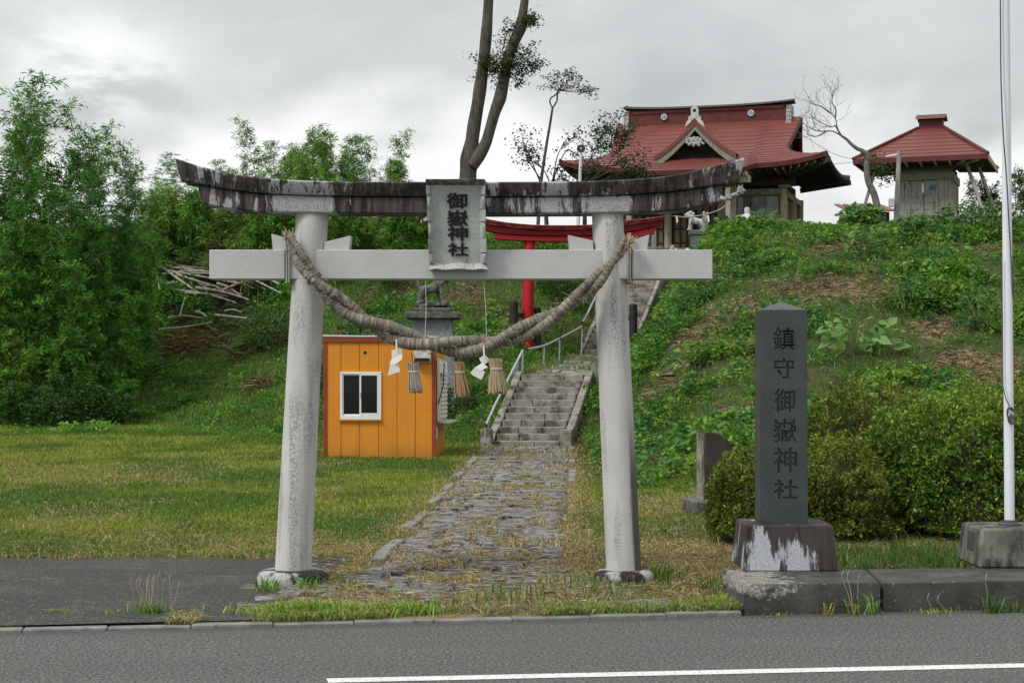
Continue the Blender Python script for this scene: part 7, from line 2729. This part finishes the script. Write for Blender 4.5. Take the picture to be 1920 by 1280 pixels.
def trees():
    # tall forked tree behind the plaque
    Y0 = 52.0
    t = thing('forked_tree', 'tall bare-trunked tree forking into two pruned stems behind the name plaque', 'tree', P(880, 470, Y0))
    q = lambda x, y, dy=0.0: P(x, y, Y0 + dy)
    base = lz(P(880, 470, Y0).x, Y0)
    s = Y0 / F
    main = [(880, 478, 19), (878, 420, 17), (877.5, 360, 16.5), (877.5, 330, 16.5), (880, 300, 17), (885, 265, 13.5), (889, 235, 12), (896, 195, 12.5), (901, 160, 11.5), (908, 106, 11), (913, 50, 10), (916, 0, 9.5), (918, -50, 9), (921, -110, 8)]
    m = MB()
    c = interp_curve([q(x, y) for x, y, r in main], 50)
    r = np.interp(np.linspace(0, 1, 50), np.linspace(0, 1, len(main)), [k[2] * s for k in main])
    rr = random.Random(6)
    m.tube(c, [float(a) * (1 + 0.05 * math.sin(i * 0.9)) for i, a in enumerate(r)], 18)
    m.build('trunk', G('bark_grey'), t)
    sec = [(884, 312, 12), (899, 290, 12.5), (911, 268, 10.5), (918, 245, 10), (928, 210, 10.5), (937, 186, 12), (941, 168, 11.5), (948, 135, 9.5), (954, 104, 10), (967, 72, 10.5), (975, 53, 12), (979, 35, 9), (984, 0, 7.5), (990, -50, 7), (996, -100, 6)]
    m = MB()
    c2 = interp_curve([q(x, y, -0.15) for x, y, k in sec], 46)
    r2 = np.interp(np.linspace(0, 1, 46), np.linspace(0, 1, len(sec)), [k[2] * s for k in sec])
    m.tube(c2, [float(a) for a in r2], 16)
    m.build('limb', G('bark_grey'), t)
    tips = []
    m = MB()
    for x, y, n, L in ((945, 120, 16, 0.75), (925, 135, 6, 0.5), (975, 48, 6, 0.45), (905, 118, 4, 0.3)):
        for k in range(n):
            d = Vector((rr.gauss(0.55, 0.7), rr.gauss(-0.2, 0.6), rr.gauss(0.05, 0.45)))
            twigs(m, q(x, y, -0.1), d, L * rr.uniform(0.6, 1.2), 0.016, 1, rr, tips, 0.5, (1, 2), 0.05)
    m.build('twig', G('bark_dark'), t)
    ctr = [q(945, 118, -0.2), q(960, 128, -0.2), q(930, 130, -0.2), q(975, 138, -0.2), q(945, 142, -0.2), q(918, 118, -0.3), q(1000, 126, -0.2), q(1012, 118, -0.2), q(985, 40, -0.2), q(996, 40, -0.2)]
    leaf_cloud('crown', tips + ctr * 4, 3000, (0.12, 0.14, 0.085), 0.10, (0.028, 0.062, 0.013), t, 61, 0.5)
    # slender tree with a windswept tuft
    Y0 = 56.0
    t = thing('slender_tree', 'thin bare sapling with one flat windswept tuft on top', 'tree', P(1013, 480, Y0))
    q = lambda x, y, dy=0.0: P(x, y, Y0 + dy)
    m = MB()
    m.tube(interp_curve([q(1006, 480), q(1010, 400), q(1015, 337), q(1024, 276), q(1031, 235), q(1036, 203)], 20), list(np.linspace(0.065, 0.035, 20)), 8)
    m.tube(interp_curve([q(1036, 203), q(1031, 192), q(1033, 184), q(1042, 178), q(1047, 170)], 12), 0.024, 6)
    m.tube(interp_curve([q(1036, 203), q(1044, 190), q(1045, 180), q(1047, 170)], 12), 0.026, 6)
    for x, y in ((1043, 222), (1016, 310), (1003, 322)):
        pass
    m.build('trunk', G('bark_dark'), t)
    tips = []
    m = MB()
    rr = random.Random(9)
    for ex, ey in ((1033, 150), (1045, 138), (1060, 142), (1075, 140), (1090, 150), (1105, 166), (1112, 172), (1080, 158), (1035, 160), (1055, 160)):
        a, b = q(1047, 170), q(ex, ey, rr.uniform(-0.6, 0.6))
        mid = a.lerp(b, 0.5) + Vector((0, rr.uniform(-0.1, 0.1), -0.06))
        m.tube([a, mid, b], [0.014, 0.009, 0.004], 4, False)
        tips += [b, b.lerp(mid, 0.3), b.lerp(mid, 0.6)]
        twigs(m, mid, b - a, 0.4, 0.006, 1, rr, tips, 0.5, (1, 2), 0.02)
    m.build('twig', G('bark_dark'), t)
    leaf_cloud('crown', tips, 620, (0.09, 0.15, 0.06), 0.11, (0.03, 0.042, 0.02), t, 62, 0.4)
    # bushy small trees left of the shrine
    specs = [('small_tree', 'small scrubby tree with dark leaf clumps left of the lamp post', [((1016, 340), (990, 300), (984, 278)), ((1014, 345), (1000, 310), (992, 285)), ((1035, 345), (1046, 290), (1062, 268)), ((1030, 350), (1060, 285), (1080, 290)), ((1032, 345), (1020, 320), (1006, 306)), ((1036, 350), (1044, 315), (1050, 320)), ((1040, 345), (1052, 330), (1058, 335))], 56.5, 900, (0.022, 0.038, 0.012)),
             ('small_tree', 'spreading small tree in leaf before the left end of the shrine roof', [((1092, 350), (1120, 300), (1150, 262)), ((1092, 350), (1110, 290), (1135, 245)), ((1095, 350), (1140, 310), (1175, 255)), ((1098, 350), (1150, 330), (1190, 320)), ((1098, 345), (1130, 320), (1165, 305)), ((1100, 345), (1150, 320), (1205, 330)), ((1090, 350), (1080, 330), (1100, 322)), ((1100, 345), (1135, 338), (1175, 335)), ((1095, 350), (1100, 310), (1125, 275))], 55.2, 2300, (0.035, 0.06, 0.013))]
    for nm, lab, brs, Yt, n, col in specs:
        q = lambda x, y, dy=0.0: P(x, y, Yt + dy)
        x0 = brs[0][0][0]
        t = thing(nm, lab, 'tree', q(x0, 480), 'small trees left of the shrine')
        m = MB()
        foot = q(sum(b[0][0] for b in brs) / len(brs), 484)
        m.tube([foot, foot.lerp(q(brs[0][0][0] + 5, 360), 0.6), q(brs[0][0][0] + 4, 352)], [0.09, 0.07, 0.05], 8)
        m.build('trunk', G('bark_dark'), t)
        m = MB()
        tips = []
        rr = random.Random(int(x0))
        for a, b, c in brs:
            dy = rr.uniform(-0.5, 0.5)
            cv = interp_curve([q(*a), q(*b, dy * 0.6), q(*c, dy)], 10)
            m.tube(cv, list(np.linspace(0.026, 0.010, 10)), 5, False)
            tips += [cv[-1]] * 3 + [cv[-2], cv[-3]]
            for k in range(5):
                twigs(m, cv[rr.choice((6, 7, 8, 9))], cv[-1] - cv[-4], 0.5, 0.010, 1, rr, tips, 0.7, (1, 2), 0.05)
        m.build('branch', G('bark_dark'), t)
        leaf_cloud('crown', tips, n, (0.17, 0.2, 0.10), 0.12, col, t, int(x0), 0.5)
    # bare crooked tree between shrine and storehouse
    Y0 = 49.5
    t = thing('bare_tree', 'bare crooked grey tree leaning left between shrine and storehouse', 'tree', P(1648, 440, Y0))
    q = lambda x, y, dy=0.0: P(x, y, Y0 + dy)
    m = MB()
    c = interp_curve([q(1648, 450), q(1646, 410), q(1644, 385), q(1638, 362), (q(1628, 340)), q(1625, 312), q(1628, 292), q(1617, 283), q(1606, 278), q(1596, 270), q(1588, 262), q(1578, 255)], 44)
    m.tube(c, list(np.interp(np.linspace(0, 1, 44), [0, 0.4, 0.6, 1], [0.115, 0.095, 0.065, 0.035])), 10)
    m.build('trunk', G('bark_pale'), t)
    m = MB()
    tips = []
    rr = random.Random(21)
    lim = [[(1578, 255), (1570, 240), (1566, 222), (1556, 212)], [(1578, 255), (1560, 246), (1535, 246), (1515, 238), (1500, 226)], [(1574, 250), (1566, 236), (1558, 238), (1535, 228), (1518, 214)],
           [(1566, 222), (1567, 205), (1560, 192), (1563, 172)], [(1556, 212), (1540, 200), (1525, 196), (1516, 190)], [(1550, 246), (1530, 256), (1512, 252)]]
    for l in lim:
        dy = rr.uniform(-0.3, 0.3)
        cv = interp_curve([q(x, y, dy * i / 3) for i, (x, y) in enumerate(l)], 14)
        m.tube(cv, list(np.linspace(0.024, 0.008, 14)), 6, False)
        for k in range(6):
            j = rr.randint(6, 13)
            d = (cv[min(j + 1, 13)] - cv[j - 2]) + Vector((rr.gauss(0, 0.12), rr.gauss(0, 0.1), rr.gauss(0.08, 0.1)))
            twigs(m, cv[j], d, rr.uniform(0.35, 0.65), 0.007, 2, rr, tips, 0.8, (1, 3), 0.1)
    m.build('branch', G('bark_pale'), t)
    leaf_cloud('crown', [q(1634, 295), q(1640, 310), q(1650, 325), q(1668, 325), q(1660, 335), q(1646, 318)], 320, (0.13, 0.12, 0.12), 0.12, (0.04, 0.075, 0.018), t, 77, 0.4)
    # bamboo grass behind the storehouse at the right edge
    for i, (x, yt, Y, lab) in enumerate(((1830, 330, 62, 'bamboo grass clump just right of the storehouse wall'), (1905, 318, 60, 'bamboo grass clump at the right edge beyond the flagpole'), (1865, 350, 58, 'lower bamboo grass clump between storehouse brace and flagpole'), (1930, 350, 57, 'bush of bamboo grass leaving the picture at the right edge'))):
        xx = P(x, 0, Y).x
        z = lz(xx, Y)
        H = P(0, yt, Y).z - z
        t = thing('bamboo_grass', lab, 'bush', (xx, Y, z), 'bamboo grass right of the storehouse')
        cm, m = bamboo_mesh(400 + i, H, 60, 45, (0.045, 0.085, 0.022))
        link('crown', cm, t)
        m2 = MB(); m2.v = [(a + xx, b + Y, c2 + z) for a, b, c2 in m.v]; m2.f = m.f
        m2.build('culm', G('bamboo_culm'), t)


trees()


# ------------------------------------------------------------------ weeds in kerb and platform joints
def kerb_tufts():
    rng = np.random.default_rng(31)
    def tuft(x, y, h, n, col, seed, label, spread=0.05, seedheads=0, w=0.009, z=None):
        p = ground_at(x, y) if z is None else Vector((P(x, y, z).x, z, 0.0))
        t = thing('grass_tuft', label, 'grass tuft', p, 'grass tufts along the road edge')
        r = np.random.default_rng(seed)
        base = np.stack([r.normal(size=n) * spread, r.normal(size=n) * spread * 0.6, np.full(n, -0.01)], 1)
        V, Fc, C = blade_arrays(base, h * r.uniform(0.45, 1.1, n), np.full(n, w), r.uniform(0.3, 1.3, n), jit(np.array(col), n, r, 0.25), r)
        link('blades', mesh_arrays('blades', V, Fc, C, G('grass_blade')), t)
        if seedheads:
            m = MB()
            for k in range(seedheads):
                a = p + Vector((r.normal() * spread, r.normal() * spread * 0.5, 0))
                b = a + Vector((r.normal() * 0.05, r.normal() * 0.03, h * r.uniform(1.2, 1.7)))
                m.tube([a, a.lerp(b, 0.6) + Vector((0.01, 0, 0)), b, b + Vector((0.008, 0, 0.03)), b + Vector((0.018, 0, 0.055))], [0.0022, 0.0018, 0.0016, 0.0034, 0.0015], 4, False)
            tag(m.build('seed_head', G('straw'), t), kind='stuff')
    GR, YG = (0.13, 0.25, 0.035), (0.24, 0.33, 0.05)
    tuft(284, 1176, 0.16, 110, GR, 1, 'green grass tuft with dry stalks in the kerb left of the gate', 0.07, 16)
    tuft(118, 1180, 0.07, 40, YG, 2, 'small sparse grass tuft by the kerb near the left edge', 0.08)
    tuft(215, 1178, 0.06, 30, YG, 3, 'tiny yellowish grass tuft by the kerb on the left', 0.06)
    tuft(505, 1110, 0.20, 44, (0.14, 0.28, 0.04), 4, 'broad-bladed grass tuft before the left pillar foot, on its left', 0.06, 0, 0.013)
    tuft(580, 1110, 0.19, 44, (0.14, 0.28, 0.04), 5, 'broad-bladed grass tuft before the left pillar foot, on its right', 0.06, 0, 0.013)
    tuft(640, 1098, 0.15, 70, (0.09, 0.14, 0.035), 6, 'grey-green grass tuft right beside the left pillar foot', 0.11)
    tuft(520, 1163, 0.13, 330, YG, 7, 'bright kerb grass bunch below the left pillar', 0.17, 0, 0.013)
    tuft(590, 1160, 0.16, 360, (0.19, 0.33, 0.04), 8, 'lush light green kerb grass just right of the left pillar', 0.14, 0, 0.011)
    tuft(690, 1161, 0.14, 340, YG, 9, 'kerb grass bunch in front of the slabs, left half', 0.16, 0, 0.011)
    tuft(770, 1158, 0.14, 320, (0.19, 0.33, 0.04), 10, 'kerb grass bunch in front of the slabs near the middle', 0.15, 0, 0.011)
    tuft(1150, 1100, 0.15, 60, (0.10, 0.18, 0.03), 11, 'green grass tuft before the right pillar foot', 0.10)
    tuft(1215, 1095, 0.16, 60, (0.09, 0.17, 0.03), 12, 'green grass tuft right of the right pillar foot', 0.08)
    tuft(1340, 1138, 0.14, 200, YG, 13, 'grass bunch at the left end of the concrete platform', 0.12)
    tuft(1552, 1143, 0.15, 14, (0.30, 0.31, 0.05), 14, 'yellow upright weed against the platform front', 0.015, 0, 0.012, 13.46)
    tuft(1600, 1143, 0.22, 26, (0.16, 0.24, 0.05), 15, 'tallest grass tuft with seed heads against the platform front', 0.035, 4, 0.011, 13.48)
    tuft(1637, 1143, 0.22, 18, (0.15, 0.25, 0.045), 16, 'slim grass tuft at the joint of the platform slabs', 0.02, 0, 0.011, 13.5)
    tuft(1760, 1141, 0.07, 60, YG, 17, 'low yellowish grass along the platform foot', 0.10, 2, 0.008, 13.55)
    tuft(1860, 1140, 0.20, 46, (0.07, 0.14, 0.03), 18, 'arching dark green grass tuft at the platform foot, right', 0.06, 1, 0.011, 13.58)
    tuft(1905, 1139, 0.14, 30, (0.08, 0.15, 0.03), 19, 'grass tuft at the platform foot by the right edge', 0.05, 0, 0.01, 13.6)
    tuft(1467, 1146, 0.05, 40, YG, 20, 'low yellow-green grass sprout at the platform front left part', 0.06, 0, 0.008, 13.44)
    n = 9000
    X = rng.uniform(-2.6, 2.0, n)
    Y = kerb_y(X) + 0.08 + np.abs(rng.normal(size=n)) * 0.22
    k = (vnoise(X * 2.3, Y * 2.0, 15, 2) > 0.50) & ~((X > -0.55) & (X < 0.22) & (rng.random(n) < 0.85))
    X, Y = X[k], Y[k]
    n = len(X)
    dryk = rng.random(n) < 0.30 + 0.3 * (X < -1.9)
    col = np.where(dryk[:, None], np.array([[0.36, 0.28, 0.16]]), np.where(rng.random((n, 1)) < 0.5, np.array([[0.20, 0.30, 0.045]]), np.array([[0.14, 0.26, 0.035]])))
    stuff('verge_grass', [blade_arrays(np.stack([X, Y, np.maximum(land(X, Y), 0.02)], 1), rng.uniform(0.03, 0.10, n), rng.uniform(0.006, 0.011, n), np.where(dryk, 1.6, rng.uniform(0.3, 1.3, n)), jit(col, n, rng, 0.25), rng)], 'grass_blade')
    # grass strip between platform and shrubs
    n = 5200
    X = rng.uniform(2.9, 6.2, n)
    Y = rng.uniform(14.75, 17.6, n)
    k = ~((X > 3.9) & (X < 4.9) & (Y < 15.4))
    X, Y = X[k], Y[k]
    n = len(X)
    h = rng.uniform(0.08, 0.26, n) * (0.5 + vnoise(X * 2, Y * 2, 3, 2))
    stuff('rank_grass', [blade_arrays(np.stack([X, Y, land(X, Y)], 1), h, rng.uniform(0.007, 0.012, n), rng.uniform(0.2, 0.9, n), jit(np.array([0.075, 0.15, 0.028]), n, rng, 0.25), rng)], 'grass_blade')


kerb_tufts()
